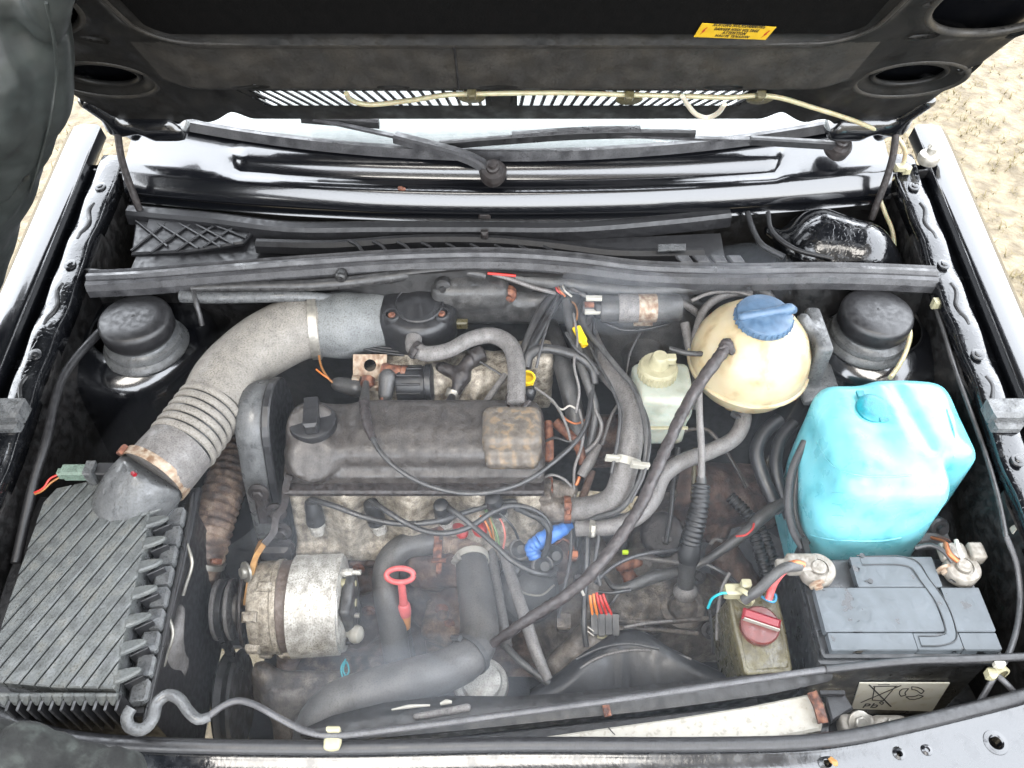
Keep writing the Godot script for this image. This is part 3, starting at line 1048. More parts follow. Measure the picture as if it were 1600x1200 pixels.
func car_hood() -> void:
	var h := thing("car_hood", "open black hood tilted up over the bay, seen from its dusty underside", "hood", HO)
	var b := MB.new()
	var beam := MB.new()
	var nu := 280
	var nv := 230
	var g := []
	for j in nv + 1:
		var r := PackedVector3Array()
		for i in nu + 1:
			var u := lerpf(-0.635, 0.635, float(i) / nu)
			var v := lerpf(hood_v0(u), 0.95, pow(float(j) / nv, 1.25))
			r.append(hd(u, v, hood_n(u, v)))
		g.append(r)
	var slots := [[-0.34, 0.216, 0.024, 0.003, 0.05], [-0.15, 0.216, 0.02, 0.003, 0.0], [-0.01, 0.216, 0.024, 0.003, 0.0], [0.29, 0.216, 0.024, 0.003, 0.0], [-0.50, 0.32, 0.018, 0.008, -0.6], [0.50, 0.33, 0.018, 0.009, 0.7], [0.475, 0.42, 0.016, 0.008, 0.7], [-0.485, 0.43, 0.018, 0.008, -0.6], [0.61, 0.23, 0.014, 0.008, 1.2], [0.609, 0.34, 0.014, 0.007, 1.3]]
	var cut := func(u: float, v: float) -> bool:
		if Vector2((absf(u) - 0.545) / 0.0475, (v - 0.200) / 0.0365).length() < 1.0 or rr_in(absf(u), v, 0.555, 0.51, 0.076, 0.171, 0.071) < 0.0:
			return true
		for e in slots:
			var q := Vector2(u - e[0], v - e[1]).rotated(-e[4])
			if Vector2(q.x / e[2], q.y / (e[3] + 0.0015)).length() < 0.98:
				return true
		return false
	var hole := func(u: float, v: float) -> bool: return v > 0.058 and v < 0.118 and ((u > -0.366 and u < -0.03) or (u > 0.014 and u < 0.352))
	for j in nv:
		for i in nu:
			var u := lerpf(-0.635, 0.635, (i + 0.5) / nu)
			var v := lerpf(hood_v0(u), 0.95, pow((j + 0.5) / nv, 1.25))
			if hole.call(u, v) or cut.call(u, v):
				continue
			(beam if absf(u) < 0.46 and v > 0.212 and v < 0.312 else b).q(g[j][i], g[j][i + 1], g[j + 1][i + 1], g[j + 1][i], 0)
	part("inner_panel", b, M.hood_under, h, false)
	part("rear_beam", beam, M.hood_beam, h, false, "beam along the rear of the hood, greyer from dust and from sky sheen put in its colour")  # lighter colour holds dust and the painted sheen of the sky
	# outer skin
	b = MB.new()
	for j in 60:
		for i in 80:
			var u0 := lerpf(-0.64, 0.64, i / 80.0)
			var u1 := lerpf(-0.64, 0.64, (i + 1) / 80.0)
			var p := []
			for e in [[u0, j], [u1, j], [u1, j + 1], [u0, j + 1]]:
				var v := lerpf(hood_v0(e[0]) - 0.004, 0.955, e[1] / 60.0)
				p.append(hd(e[0], v, -0.006 - 0.02 * (1.0 - pow(e[0] / 0.64, 2.0)) * sin(PI * clampf(v / 0.95, 0, 1))))
			var um := (u0 + u1) / 2
			var vm := lerpf(hood_v0(um), 0.955, (j + 0.5) / 60.0)
			if vm > 0.02 and vm < 0.13 and (absf(um + 0.198) < 0.175 or absf(um - 0.183) < 0.175):
				continue
			b.q(p[0], p[3], p[2], p[1], 0)
	part("outer_skin", b, M.paint, h, false)
	# bars between the air slots, leaning away from the middle
	for e in [[-0.374, -0.026, 22, 1.0], [0.008, 0.358, 22, -1.0]]:
		for k in e[2] + 1:
			var u: float = lerpf(e[0], e[1], float(k) / e[2])
			var lean: float = e[3] * 0.016 * clampf(absf(u + 0.01) / 0.3, 0.15, 1.0)
			var bb := MB.new()
			var w := 0.0029
			var outl := PackedVector2Array([Vector2(u + lean - w, 0.054), Vector2(u + lean + w, 0.054), Vector2(u - lean + w, 0.122), Vector2(u - lean - w, 0.122)])
			prism(bb, outl, Transform3D(Basis(Vector3.RIGHT, Vector3(0, sin(HT), cos(HT)), Vector3(0, -cos(HT), sin(HT))), HO), 0.003, 0.0008)
			part("slot_bar", bb, M.paint, h)
	# felt pad in the deep field
	b = MB.new()
	var rows := []
	for j in 20:
		var r := PackedVector3Array()
		for i in 30:
			var u := lerpf(-0.425, 0.425, i / 29.0)
			var v := lerpf(0.325, 0.855, j / 19.0)
			r.append(hd(u, v, 0.0135 + 0.0008 * sin(u * 23.0) * sin(v * 31.0)))
		rows.append(r)
	sheet(b, rows)
	part("felt_pad", b, M.hood_felt, h, false)
	# holes in the frame: dark oval recesses
	for e in slots:
		b = MB.new()
		var rg0 := PackedVector3Array()
		var rg1 := PackedVector3Array()
		var rg2 := PackedVector3Array()
		for k in 18:
			var a := TAU * k / 18
			var q: Vector2 = Vector2(cos(a) * e[2], sin(a) * e[3]).rotated(e[4])
			var n0 := hood_n(e[0] + q.x, e[1] + q.y)
			rg0.append(hd(e[0] + q.x * 1.15, e[1] + q.y * 1.5, n0 - 0.001))
			rg1.append(hd(e[0] + q.x * 1.05, e[1] + q.y * 1.2, n0 + 0.0015))
			rg2.append(hd(e[0] + q.x * 0.95, e[1] + q.y * 0.95, n0 - 0.004))
		loft(b, [rg0, rg1, rg2], false, false)
		part("frame_slot", b, M.hood_under, h, false)
	# crisp rims: round the middle field, the corner pressings and the side openings
	b = MB.new()
	var lip := []
	for p in rrect(0.872, 0.562, 0.062, 5):
		lip.append(hd(p.x, 0.592 + p.y, 0.0185))
	lip.append(lip[0])
	tube(b, lip, 0.0026, 8)
	part("field_lip", b, M.hood_beam, h)
	for s in [-1.0, 1.0]:
		for e in [[0.548, 0.195, 0.072, 0.060, 0.0045, "pressing_rim"], [0.545, 0.200, 0.048, 0.037, 0.004, "hole_rim"]]:
			b = MB.new()
			var rp := []
			for k in 25:
				var a := TAU * k / 24
				var uu: float = s * e[0] + cos(a) * e[2]
				var vv: float = e[1] + sin(a) * e[3]
				rp.append(hd(uu, vv, 0.0165 if e[1] < 0.197 else 0.0105))
			tube(b, rp, e[4], 10)
			part(e[5], b, M.hood_beam if e[1] < 0.197 else M.hood_under, h)
		b = MB.new()
		var op := []
		for p in rrect(0.16, 0.35, 0.075, 6):
			op.append(hd(s * 0.555 + p.x, 0.51 + p.y, 0.0165))
		op.append(op[0])
		tube(b, op, 0.005, 10)
		part("opening_rim", b, M.hood_beam, h)
	# seam across the rear beam
	b = MB.new()
	var pts := []
	for k in 8:
		var v := 0.214 + k * 0.013
		pts.append(hd(-0.063, v, hood_n(-0.063, v) + 0.0004))
	tube(b, pts, 0.0016, 6)
	part("seam", b, M.dark_steel, h)
	# hinge corner lumps
	for s in [-1.0, 1.0]:
		b = MB.new()
		solid(b, [["b", hd(s * 0.57, 0.01, 0.006), Vector3(0.055, 0.016, 0.03), 0.012, 0, 0.01], ["b", hd(s * 0.535, 0.0, 0.02), Vector3(0.03, 0.012, 0.02), 0.01, 0, 0.02], ["c", hd(s * 0.60, -0.02, 0.02), hd(s * 0.62, 0.10, 0.012), 0.012, 0.01, 0.02]], 0.005)
		part("hinge_reinforcement", b, M.paint, h)
	# hinge arms
	for s in [-1.0, 1.0]:
		b = MB.new()
		var a := hd(s * 0.605, 0.03, 0.02)
		tube(b, [a, a + Vector3(s * 0.008, -0.06, 0.012), a + Vector3(s * 0.002, -0.16, 0.03)], 0.006, 8)
		part("hinge_arm", b, M.dark_metal, h)
	hood_sticker()


func hood_sticker() -> void:
	var t := thing("warning_sticker", "yellow warning sticker with red lightning bolts and black print on the hood", "sticker", hd(0.27, 0.33, 0.01))
	# corners as the photograph shows them, laid on the hood plane
	var n := 0.0155
	var base := hd(0, 0, n)
	var nrm := Vector3(0, -cos(HT), sin(HT))
	var on := func(px: float, py: float) -> Vector2:
		var r := ray(px, py)
		var k := (base - EYE).dot(nrm) / r.dot(nrm)
		var p := EYE + r * k - HO
		return Vector2(p.x, p.y * sin(HT) + p.z * cos(HT))
	var xf := Transform3D(Basis(Vector3.RIGHT, Vector3(0, sin(HT), cos(HT)), nrm), HO + nrm * n)
	var q := [on.call(1097, 36), on.call(1213, 42), on.call(1196, 61.5), on.call(1084, 57)]
	var b := MB.new()
	prism(b, PackedVector2Array(q), xf, 0.0006)
	part("paper", b, M.sticker, t)
	var ex: Vector2 = (q[1] - q[0])
	var ey: Vector2 = (q[0] - q[3])
	var P := func(x: float, y: float) -> Vector2: return q[3] + ex * x + ey * y
	for x0 in [0.07, 0.92]:
		b = MB.new()
		var bolt_ := PackedVector2Array()
		for e in [[0.02, 0.75], [0.035, 0.75], [0.015, 0.52], [0.03, 0.52], [-0.012, 0.2], [0.002, 0.44], [-0.012, 0.44]]:
			bolt_.append(P.call(x0 + e[0], e[1]))
		prism(b, bolt_, xf.translated(nrm * 0.0006), 0.0003)
		part("lightning_bolt", b, M.sticker_red, t)
	var lines := [["ACHTUNG HOCHSPANNUNG", 0.80, 0.15, 0.013], ["DANGER HIGH VOLTAGE", 0.52, 0.2, 0.012], ["ATTENTION", 0.27, 0.34, 0.012], ["HAUTE TENSION", 0.06, 0.27, 0.01]]
	for L in lines:
		var tm := TextMesh.new()
		var f := SystemFont.new()
		f.font_names = PackedStringArray(["Droid Sans"])
		f.font_weight = 700
		tm.font = f
		tm.text = L[0]
		tm.font_size = 16
		tm.pixel_size = 0.0006
		tm.depth = 0.0003
		tm.horizontal_alignment = HORIZONTAL_ALIGNMENT_LEFT
		tm.vertical_alignment = VERTICAL_ALIGNMENT_BOTTOM
		tm.curve_step = 4.0
		var o := MeshInstance3D.new()
		o.name = "lettering"
		o.mesh = tm
		o.material_override = M.ink
		t.add_child(o, true)
		var p: Vector2 = P.call(L[2], L[1])
		var w: float = tm.get_aabb().size.x
		var want: float = ex.length() * (1.0 - 2.0 * L[2])
		var xd := ex.normalized()
		var yd: Vector2 = Vector2(-xd.y, xd.x)
		var bx := Basis(xf.basis * Vector3(xd.x, xd.y, 0) * (want / maxf(w, 0.001)), xf.basis * Vector3(yd.x, yd.y, 0) * (L[3] / 0.012), nrm)
		o.transform = Transform3D(bx, xf * Vector3(p.x, p.y, 0.0008) - t.position)


# ---------------------------------------------------------------- scuttle and rain channel
func cowl_items() -> void:
	# rubber seal along the top of the firewall
	var b := MB.new()
	var pts := path([138, 438, 0.93, 220, 434, 0.93, 320, 426, 0.931, 480, 414, 0.933, 620, 405, 0.934, 780, 402, 0.934, 900, 410, 0.934, 1000, 422, 0.932, 1150, 427, 0.931, 1280, 425, 0.931, 1370, 427, 0.93, 1462, 431, 0.93])
	sweep(b, [[-0.017, -0.012], [-0.018, 0.004], [-0.013, 0.009], [-0.007, 0.006], [-0.004, 0.010], [0.003, 0.011], [0.006, 0.004], [0.010, 0.006], [0.016, 0.004], [0.019, -0.006], [0.017, -0.02], [0.0, -0.024]], pts, 0.015)
	solo("firewall_seal", b, M.seal_rubber, "long ribbed black rubber seal along the top of the firewall", "seal")
	# water tray
	var t := thing("water_tray", "black plastic rain tray with crossed ribs behind the firewall seal", "tray", Vector3(0, 0.88, -1.1))
	b = MB.new()
	var rows := []
	for j in 10:
		var r := PackedVector3Array()
		for k in 40:
			var x := -0.60 + k * 0.0242
			var f := j / 9.0
			r.append(Vector3(x, 0.905 - 0.02 * f + 0.012 * smoothstep(0.6, 1.0, f) + 0.006 * sin(x * 6.0) * f + 0.02 * smoothstep(-0.3, -0.55, x) * f, lerpf(-1.0, scut(x) + 0.03, f)))
		rows.append(r)
	sheet(b, rows, 0.003)
	part("tray_floor", b, M.plastic, t, false)
	# upper step of the tray, under the scuttle
	b = MB.new()
	pts = path([200, 326, 0.925, 330, 338, 0.925, 450, 352, 0.922, 600, 352, 0.92, 750, 352, 0.92, 900, 352, 0.92, 1050, 340, 0.922, 1140, 330, 0.923])
	sweep(b, [[-0.014, -0.02], [-0.012, 0.0], [-0.004, 0.004], [0.008, 0.002], [0.012, -0.004], [0.014, -0.022]], pts, 0.02)
	part("tray_step", b, M.plastic, t)
	b = MB.new()
	pts = path([400, 378, 0.915, 520, 380, 0.915, 640, 372, 0.916, 760, 372, 0.916, 860, 380, 0.914, 960, 392, 0.912, 1100, 392, 0.912])
	sweep(b, [[-0.010, -0.012], [-0.006, 0.002], [0.002, 0.003], [0.009, -0.002], [0.011, -0.014]], pts, 0.02)
	part("tray_fold", b, M.plastic, t)
	# crossed ribs at the left
	for e in [[212, 345, 262, 385], [232, 340, 310, 388], [268, 342, 345, 386], [300, 347, 365, 382], [330, 350, 385, 372], [205, 392, 268, 342], [235, 395, 305, 345], [275, 392, 340, 349], [318, 386, 370, 352], [215, 340, 395, 360]]:
		b = MB.new()
		var p: Vector3 = at(e[0], e[1], 0.914)
		var q: Vector3 = at(e[2], e[3], 0.914)
		tube(b, [p, (p + q) / 2 + UPV * 0.001, q], 0.0022, 6)
		part("tray_rib", b, M.plastic, t)
	b = MB.new()
	slab(b, path([204, 396, 0.912, 212, 338, 0.912, 300, 340, 0.912, 398, 357, 0.912, 380, 378, 0.912, 290, 392, 0.912]), 0.01, 0.003)
	part("ribbed_plate", b, M.plastic, t)
	for k in 9:
		b = MB.new()
		var x := 545 + k * 38
		tube(b, path([x, 376 + k * 1.2, 0.923, x + 14, 383 + k * 1.2, 0.923, x + 22, 394 + k * 1.2, 0.918]), 0.003, 6)
		part("tray_rib", b, M.plastic, t)
	for k in 4:
		b = MB.new()
		slab(b, path([1055 + k * 27, 398, 0.937, 1076 + k * 27, 398, 0.937, 1084 + k * 27, 409, 0.937, 1064 + k * 27, 409, 0.937]), 0.006, 0.0015)
		part("tray_louvre", b, M.seal_rubber, t)
	b = MB.new()
	slab(b, path([1028, 381, 0.926, 1072, 380, 0.926, 1072, 390, 0.926, 1028, 391, 0.926]), 0.004, 0.001)
	part("tray_tab", b, M.dusty_plastic, t)
	# clip in the middle of the tray edge
	b = MB.new()
	box(b, at(757, 336, 0.93), Vector3(0.02, 0.012, 0.012), 0.003)
	box(b, at(757, 366, 0.925), Vector3(0.012, 0.014, 0.014), 0.004)
	part("tray_clip", b, M.dark_metal, t)
	# blower dome on the right
	b = MB.new()
	var bp := at(1290, 375, 0.9)
	solid(b, [["c", bp + Vector3(0.0, -0.03, 0.0), bp + Vector3(0.05, -0.02, 0.02), 0.075, 0.06, 0.02], ["b", bp + Vector3(0.05, -0.05, 0.0), Vector3(0.075, 0.04, 0.07), 0.02, 0, 0.03], ["c", bp + Vector3(-0.085, -0.005, -0.03), bp + Vector3(0.0, -0.02, 0.075), 0.01, 0.01, 0.02]], 0.006)
	solo("blower_cover", b, M.wet_paint, "glossy black moulded blower cover right of the rain tray", "cover")
	b = MB.new()
	tube(b, path([1168, 332, 0.93, 1174, 352, 0.922, 1190, 382, 0.915, 1225, 402, 0.91]), 0.005, 8)
	solo("drain_hose", b, M.plastic, "thin black hose dropping from the scuttle left of the blower cover", "hose")
	b = MB.new()
	tube(b, path([1200, 332, 0.935, 1206, 360, 0.925, 1240, 388, 0.92, 1300, 405, 0.915]), 0.004, 8)
	solo("drain_hose", b, M.plastic, "thin black hose curving along the rim of the blower cover", "hose")
	b = MB.new()
	box(b, at(1340, 300, 0.925), Vector3(0.11, 0.012, 0.03), 0.003)
	pass
	solo("relay_cover", b, M.plastic, "flat black box under the scuttle lip behind the blower", "cover")
	# orange bit on the scuttle lip
	# wipers
	wiper("windscreen_wiper", "left wiper arm pivoting at the middle of the scuttle", [[770, 268, 1.005], [735, 247, 1.02], [618, 214, 1.03], [480, 184, 1.045]], [[470, 181, 1.05], [530, 186, 1.045], [592, 190, 1.043]], 1.0)
	wiper("windscreen_wiper", "right wiper arm lying across the windscreen from its right end", [[1311, 228, 1.01], [1288, 226, 1.02], [1172, 219, 1.027], [1060, 216, 1.03], [965, 211, 1.036], [905, 203, 1.045]], [[686, 223, 1.03], [800, 214, 1.036], [905, 207, 1.043], [1000, 205, 1.043], [1087, 206, 1.04]], 0.5)
	# washer hose across the hood edge
	b = MB.new()
	pts = []
	for e in [[541, 146, 0.105], [548, 156, 0.098], [572, 163, 0.092], [640, 157, 0.09], [700, 148, 0.1], [770, 146, 0.1], [880, 145, 0.1], [985, 148, 0.098], [1070, 150, 0.1], [1140, 152, 0.1], [1185, 149, 0.105], [1215, 152, 0.105], [1270, 168, 0.09], [1330, 187, 0.06], [1370, 203, 0.02], [1400, 214, 0.0]]:
		pts.append(hood_pt(e[0], e[1], 0.028))
	pts.append_array(path([1411, 228, 1.02, 1413, 250, 0.985, 1404, 272, 0.96, 1383, 286, 0.945, 1373, 300, 0.94, 1382, 330, 0.92, 1394, 360, 0.905, 1398, 395, 0.89, 1400, 412, 0.87]))
	tube(b, pts, 0.0036, 10)
	solo("washer_hose", b, M.washer_hose, "yellowed clear washer hose along the hood edge and down beside the right rail", "hose")
	b = MB.new()
	pts = []
	for e in [[1066, 150], [1074, 163], [1090, 180], [1105, 184], [1120, 178], [1132, 163]]:
		pts.append(hood_pt(e[0], e[1], 0.034))
	tube(b, pts, 0.0036, 10)
	solo("jet_hose", b, M.pale_hose, "short pale looped hose hanging under the slots at the right", "hose")
	for e in [[737, 147, "clip holding the pale washer hose left of the hood middle"], [983, 150, "clip holding the washer hose right of the hood middle"], [1188, 149, "clip holding the washer hose near the right hinge corner"]]:
		b = MB.new()
		box(b, hood_pt(e[0], e[1], 0.03), Vector3(0.012, 0.014, 0.012), 0.002, basis_from(Vector3(0, -cos(HT), sin(HT)), Vector3.RIGHT))
		lathe(b, hood_pt(e[0], e[1] + 4, 0.008), Vector3(0, -cos(HT), sin(HT)), [[0.02, 0], [0.02, 0.002], [0.016, 0.004], [0, 0.004]], 18)
		solo("hose_clip", b, M.olive, e[2], "clip", "clips on the hood washer hose")
	b = MB.new()
	box(b, at(1408, 262, 0.975), Vector3(0.02, 0.012, 0.014), 0.003)
	box(b, at(1417, 266, 0.972), Vector3(0.012, 0.014, 0.012), 0.003)
	solo("hose_clip", b, M.ivory, "cream clip holding the washer hose beside the right rail", "clip")
	# chromed bump stop on the right wing
	b = MB.new()
	var c := at(1452, 245, 0.985)
	lathe(b, c, UPV, [[0.016, -0.01], [0.018, 0.0], [0.016, 0.005], [0.008, 0.009], [0.007, 0.016], [0.009, 0.018], [0.006, 0.024], [0, 0.025]], 22)
	solo("wing_bolt", b, M.steel, "shiny round bolt head on top of the right wing", "bolt")


func hood_pt(px: float, py: float, n: float) -> Vector3:   # the point of the hood's plane, n under its skin, met by this column and row
	var nrm := Vector3(0, -cos(HT), sin(HT))
	var r := ray(px, py)
	var k := (HO + nrm * n - EYE).dot(nrm) / r.dot(nrm)
	return EYE + r * k


func wiper(called: String, label: String, arm: Array, blade: Array, wd: float) -> void:
	var a := []
	for e in arm:
		a.append(at(e[0], e[1], e[2]))
	var w := thing(called, label, "wiper", a[0], "")
	var b := MB.new()
	lathe(b, a[0], Vector3(0, 1, 0.45), [[0.021, -0.012], [0.022, 0.0], [0.018, 0.008], [0.011, 0.01], [0.011, 0.016], [0.008, 0.018], [0.007, 0.024], [0, 0.025]], 20, 0.03)
	part("pivot", b, M.dark_metal, w)
	b = MB.new()
	sweep(b, [[-0.010 * wd, -0.006], [-0.010 * wd, 0.004], [-0.006 * wd, 0.007], [0.006 * wd, 0.007], [0.010 * wd, 0.004], [0.010 * wd, -0.006]], a.slice(0, 3), 0.01)
	part("arm_cover", b, M.seal_rubber if wd > 0.9 else M.plastic, w)
	b = MB.new()
	sweep(b, [[-0.004, -0.001], [-0.004, 0.003], [0.004, 0.003], [0.004, -0.001]], a.slice(2), 0.02)
	part("arm_rod", b, M.seal_rubber, w)
	var q := []
	for e in blade:
		q.append(at(e[0], e[1], e[2]))
	b = MB.new()
	sweep(b, [[-0.003, -0.012], [-0.004, 0.0], [-0.002, 0.003], [0.002, 0.003], [0.004, 0.0], [0.002, -0.012]], q, 0.02)
	part("blade", b, M.rubber, w)
	b = MB.new()
	var mid: int = q.size() / 2
	sweep(b, [[-0.005, 0.002], [-0.005, 0.007], [0.005, 0.007], [0.005, 0.002]], q.slice(maxi(0, mid - 1), mid + 2), 0.02)
	part("blade_holder", b, M.seal_rubber, w)


# ---------------------------------------------------------------- large items of the bay
func big_items() -> void:
	strut_caps()
	airbox()
	intake()
	coolant_tank()
	brake_reservoir()
	washer_tank()
	battery()
	olive_box()
	canister()


func strut_caps() -> void:
	for e in [[208, 494, "smooth round black cap on the left strut tower"], [1373, 484, "round black cap with a ragged rim on the right strut tower"]]:
		var c := at(e[0], e[1], 0.91)
		var t := thing("strut_cap", e[2], "cap", Vector3(c.x, 0.855, c.z), "caps on the strut towers")
		var b := MB.new()
		lathe(b, Vector3(c.x, 0.0, c.z), UPV, [[0.0505, 0.878], [0.053, 0.882], [0.0535, 0.9], [0.052, 0.906], [0.048, 0.9095], [0.03, 0.911], [0.0, 0.9115]], 44, 0.004)
		lathe(b, Vector3(c.x, 0.911, c.z), UPV, [[0.003, 0], [0.002, 0.0015], [0, 0.002]], 8)
		part("cap_top", b, M.plastic, t, false)
		b = MB.new()
		lathe(b, Vector3(c.x, 0.0, c.z), UPV, [[0.049, 0.882], [0.047, 0.872], [0.05, 0.868], [0.056, 0.866], [0.058, 0.86], [0.0565, 0.858], [0.062, 0.853], [0.064, 0.848], [0.06, 0.842]], 44, 0.006)
		part("mount_ring", b, M.dusty_plastic, t, false)


func airbox() -> void:
	var hgt := 0.845
	var t := thing("air_filter_box", "large grey ribbed air filter box lid at the left front of the bay", "air filter box", at(130, 930, 0.66))
	var flat := func(a: Array) -> PackedVector2Array:
		var o := PackedVector2Array()
		for i in range(0, a.size(), 2):
			var p := at(a[i], a[i + 1], hgt)
			o.append(Vector2(p.x, -p.z))
		return o
	var xf := Transform3D(Basis(Vector3.RIGHT, Vector3(0, 0, -1), UPV), Vector3.ZERO)
	# inner body of the lid under the ribs
	var b := MB.new()
	var lid: PackedVector2Array = flat.call([76, 768, 150, 752, 215, 760, 236, 800, 226, 860, 205, 950, 180, 1078, 90, 1076, 2, 1068, -20, 1060, 20, 930])
	prism(b, inset(lid, 0.005), xf.translated(Vector3(0, hgt - 0.05, 0)), 0.05, 0.004)
	part("lid_body", b, M.dusty_plastic, t)
	# diagonal ribs, each rounded over at its end
	var p0 := at(0, 1077, hgt)
	var p1 := at(233, 800, hgt)
	var dir := Vector2(p1.x - p0.x, -(p1.z - p0.z)).normalized()
	var nrm := Vector2(-dir.y, dir.x)
	var o := Vector2(p0.x, -p0.z)
	var k := -18
	while k < 20:
		var pitch := 0.0170
		var w := 0.0075
		var strip := PackedVector2Array()
		var c: Vector2 = o + nrm * pitch * (k + 0.5)
		for e in [[-0.6, -w], [0.6, -w], [0.6, w], [-0.6, w]]:
			strip.append(c + dir * e[0] + nrm * e[1])
		k += 1
		for cut in Geometry2D.intersect_polygons(strip, lid):
			var piece := PackedVector2Array()
			for p in cut:
				if piece.is_empty() or (p.distance_to(piece[-1]) > 0.002 and p.distance_to(piece[0]) > 0.002):
					piece.append(p)
			var area := 0.0
			for i in piece.size():
				area += piece[i].cross(piece[(i + 1) % piece.size()])
			if piece.size() < 3 or absf(area) < 0.0002:
				continue
			var bb := MB.new()
			prism(bb, piece, xf.translated(Vector3(0, hgt - 0.012, 0)), 0.0165, 0.0016)
			part("rib", bb, M.airbox_dust, t)
			# the rounded end that folds down over the long side
			var far := -1e3
			for p in piece:
				far = maxf(far, (p - c).dot(dir))
			var tip := c + dir * (far - 0.019)
			var tp := Vector3(tip.x, hgt, -tip.y)
			if tp.x < at(180, 1000, hgt).x - 0.03 or tp.z < at(200, 800, hgt).z:
				continue
			var d3 := Vector3(dir.x, 0, -dir.y)
			var dn := (d3 * 0.5 + Vector3(0.6, 0, 0) - UPV * 0.26).normalized()
			var lobe := PackedVector2Array()
			for j in 13:
				var an := PI * j / 12.0 - PI / 2
				lobe.append(Vector2(cos(an) * 0.031 - 0.002, sin(an) * (w + 0.0014)))
			bb = MB.new()
			prism(bb, lobe, Transform3D(basis_from(dn.cross(d3.cross(UPV)).normalized() * (1.0 if dn.cross(d3.cross(UPV)).y > 0 else -1.0), dn), tp - UPV * 0.0015), 0.007, 0.002)
			part("rib_end", bb, M.airbox_dust, t)
			bb = MB.new()
			box(bb, tp + dn * 0.016 - UPV * 0.040, Vector3(0.022, 0.055, 0.003), 0.001, Basis(dn * Vector3(1, 0, 1), UPV, (dn * Vector3(1, 0, 1)).cross(UPV)).orthonormalized())
			part("web", bb, M.plastic, t)
	for i in 11:
		b = MB.new()
		var c := at(6 + i * 17, 1083, hgt)
		var poly := PackedVector2Array()
		for j in 13:
			var an := PI * j / 12.0
			poly.append(Vector2(cos(an) * 0.0068, -sin(an) * 0.016 + 0.004))
		prism(b, poly, Transform3D(basis_from(Vector3(0, 0.5, 0.85), Vector3.RIGHT), c + Vector3(0, -0.004, 0.0)), 0.006, 0.002)
		part("rib_end", b, M.airbox_dust, t)
		b = MB.new()
		box(b, c + Vector3(0.0068, -0.035, 0.008), Vector3(0.003, 0.06, 0.02), 0.001)
		part("web", b, M.plastic, t)
	# lower box with its flange
	var low: PackedVector2Array = PackedVector2Array()
	for e in [[60, 775], [235, 775], [312, 760], [300, 830], [268, 960], [232, 1118], [120, 1120], [-30, 1118], [-40, 1050], [10, 900]]:
		var p := at(e[0], e[1], 0.80)
		low.append(Vector2(p.x, -p.z))
	b = MB.new()
	prism(b, low, xf.translated(Vector3(0, 0.785, 0)), 0.016, 0.003)
	part("flange", b, M.plastic, t)
	b = MB.new()
	prism(b, inset(low, 0.012), xf.translated(Vector3(0, 0.55, 0)), 0.235, 0.006)
	part("lower_box", b, M.plastic, t)
	var f0 := at(296, 800, 0.802)
	var f1 := at(236, 1105, 0.802)
	for i in 9:
		b = MB.new()
		var lx := (f1 - f0).normalized()
		box(b, f0.lerp(f1, (i + 0.5) / 9.0) + lx.cross(UPV) * 0.012 + UPV * 0.008, Vector3(0.026, 0.014, 0.022), 0.003, Basis(lx, UPV, lx.cross(UPV)))
		part("flange_block", b, M.dusty_plastic, t)
	b = MB.new()
	tube(b, path([301, 770, 0.806, 292, 830, 0.806, 268, 940, 0.806, 226, 1128, 0.806]), 0.0035, 8)
	part("seam_bead", b, M.rubber, t)
	# outlet neck
	b = MB.new()
	var n0 := at(238, 742, 0.85)
	var n1 := at(172, 838, 0.795)
	var d := (n1 - n0).normalized()
	solid(b, [["c", n0, n0 + d * 0.05, 0.045, 0.046, 0.01], ["c", n0 + d * 0.03, n1, 0.046, 0.034, 0.02], ["b", n0 + d * 0.07 + UPV * -0.035, Vector3(0.05, 0.03, 0.04), 0.02, 0, 0.03], ["y", n0 - d * 0.1, n0 - d * 0.006, 0.09, 0.002, -0.002]], 0.0055)
	part("outlet_neck", b, M.dusty_plastic, t)
	b = MB.new()
	tube(b, path([207, 739, 0.902, 211, 742, 0.903]), 0.003, 6)
	part("arrow_mark", b, M.red_plastic, t, true, "small red mark on the neck")
	# latch clips on the right side
	for e in [[292, 880], [262, 990]]:
		b = MB.new()
		tube(b, path([e[0], e[1] - 30, 0.80, e[0] + 8, e[1], 0.79, e[0] - 2, e[1] + 35, 0.77, e[0] - 6, e[1] + 50, 0.76]), 0.0025, 6)
		part("spring_clip", b, M.steel, t)
	b = MB.new()
	solid(b, [["y", at(268, 985, 0.74), at(285, 985, 0.735), 0.034, 0.008, 0.01], ["b", at(262, 1040, 0.72), Vector3(0.01, 0.05, 0.03), 0.006, 0, 0.02]], 0.005)
	solo("vacuum_capsule", b, M.dusty_hose, "round pale grey capsule on the right flank of the air filter box", "capsule")
	# sensor plug
	var s := thing("sensor_plug", "grey green two-part plug at the rear edge of the air filter box", "plug", at(125, 745, 0.84))
	b = MB.new()
	box(b, at(122, 738, 0.862), Vector3(0.038, 0.018, 0.018), 0.003)
	box(b, at(100, 740, 0.862), Vector3(0.014, 0.012, 0.012), 0.002)
	part("plug_body", b, M.bottle_green, s)
	b = MB.new()
	box(b, at(145, 740, 0.86), Vector3(0.012, 0.03, 0.024), 0.002)
	part("plug_socket", b, M.dusty_plastic, s)
	b = MB.new()
	box(b, at(168, 738, 0.858), Vector3(0.022, 0.02, 0.02), 0.002)
	part("plug_mount", b, M.plastic, s)


func band(b: MB, c: Vector3, axis: Vector3, r: float, w: float, th := 0.0015) -> void:
	lathe(b, c - axis.normalized() * w / 2, axis, [[r - 0.001, 0], [r + th, 0], [r + th, w], [r - 0.001, w]], 30)


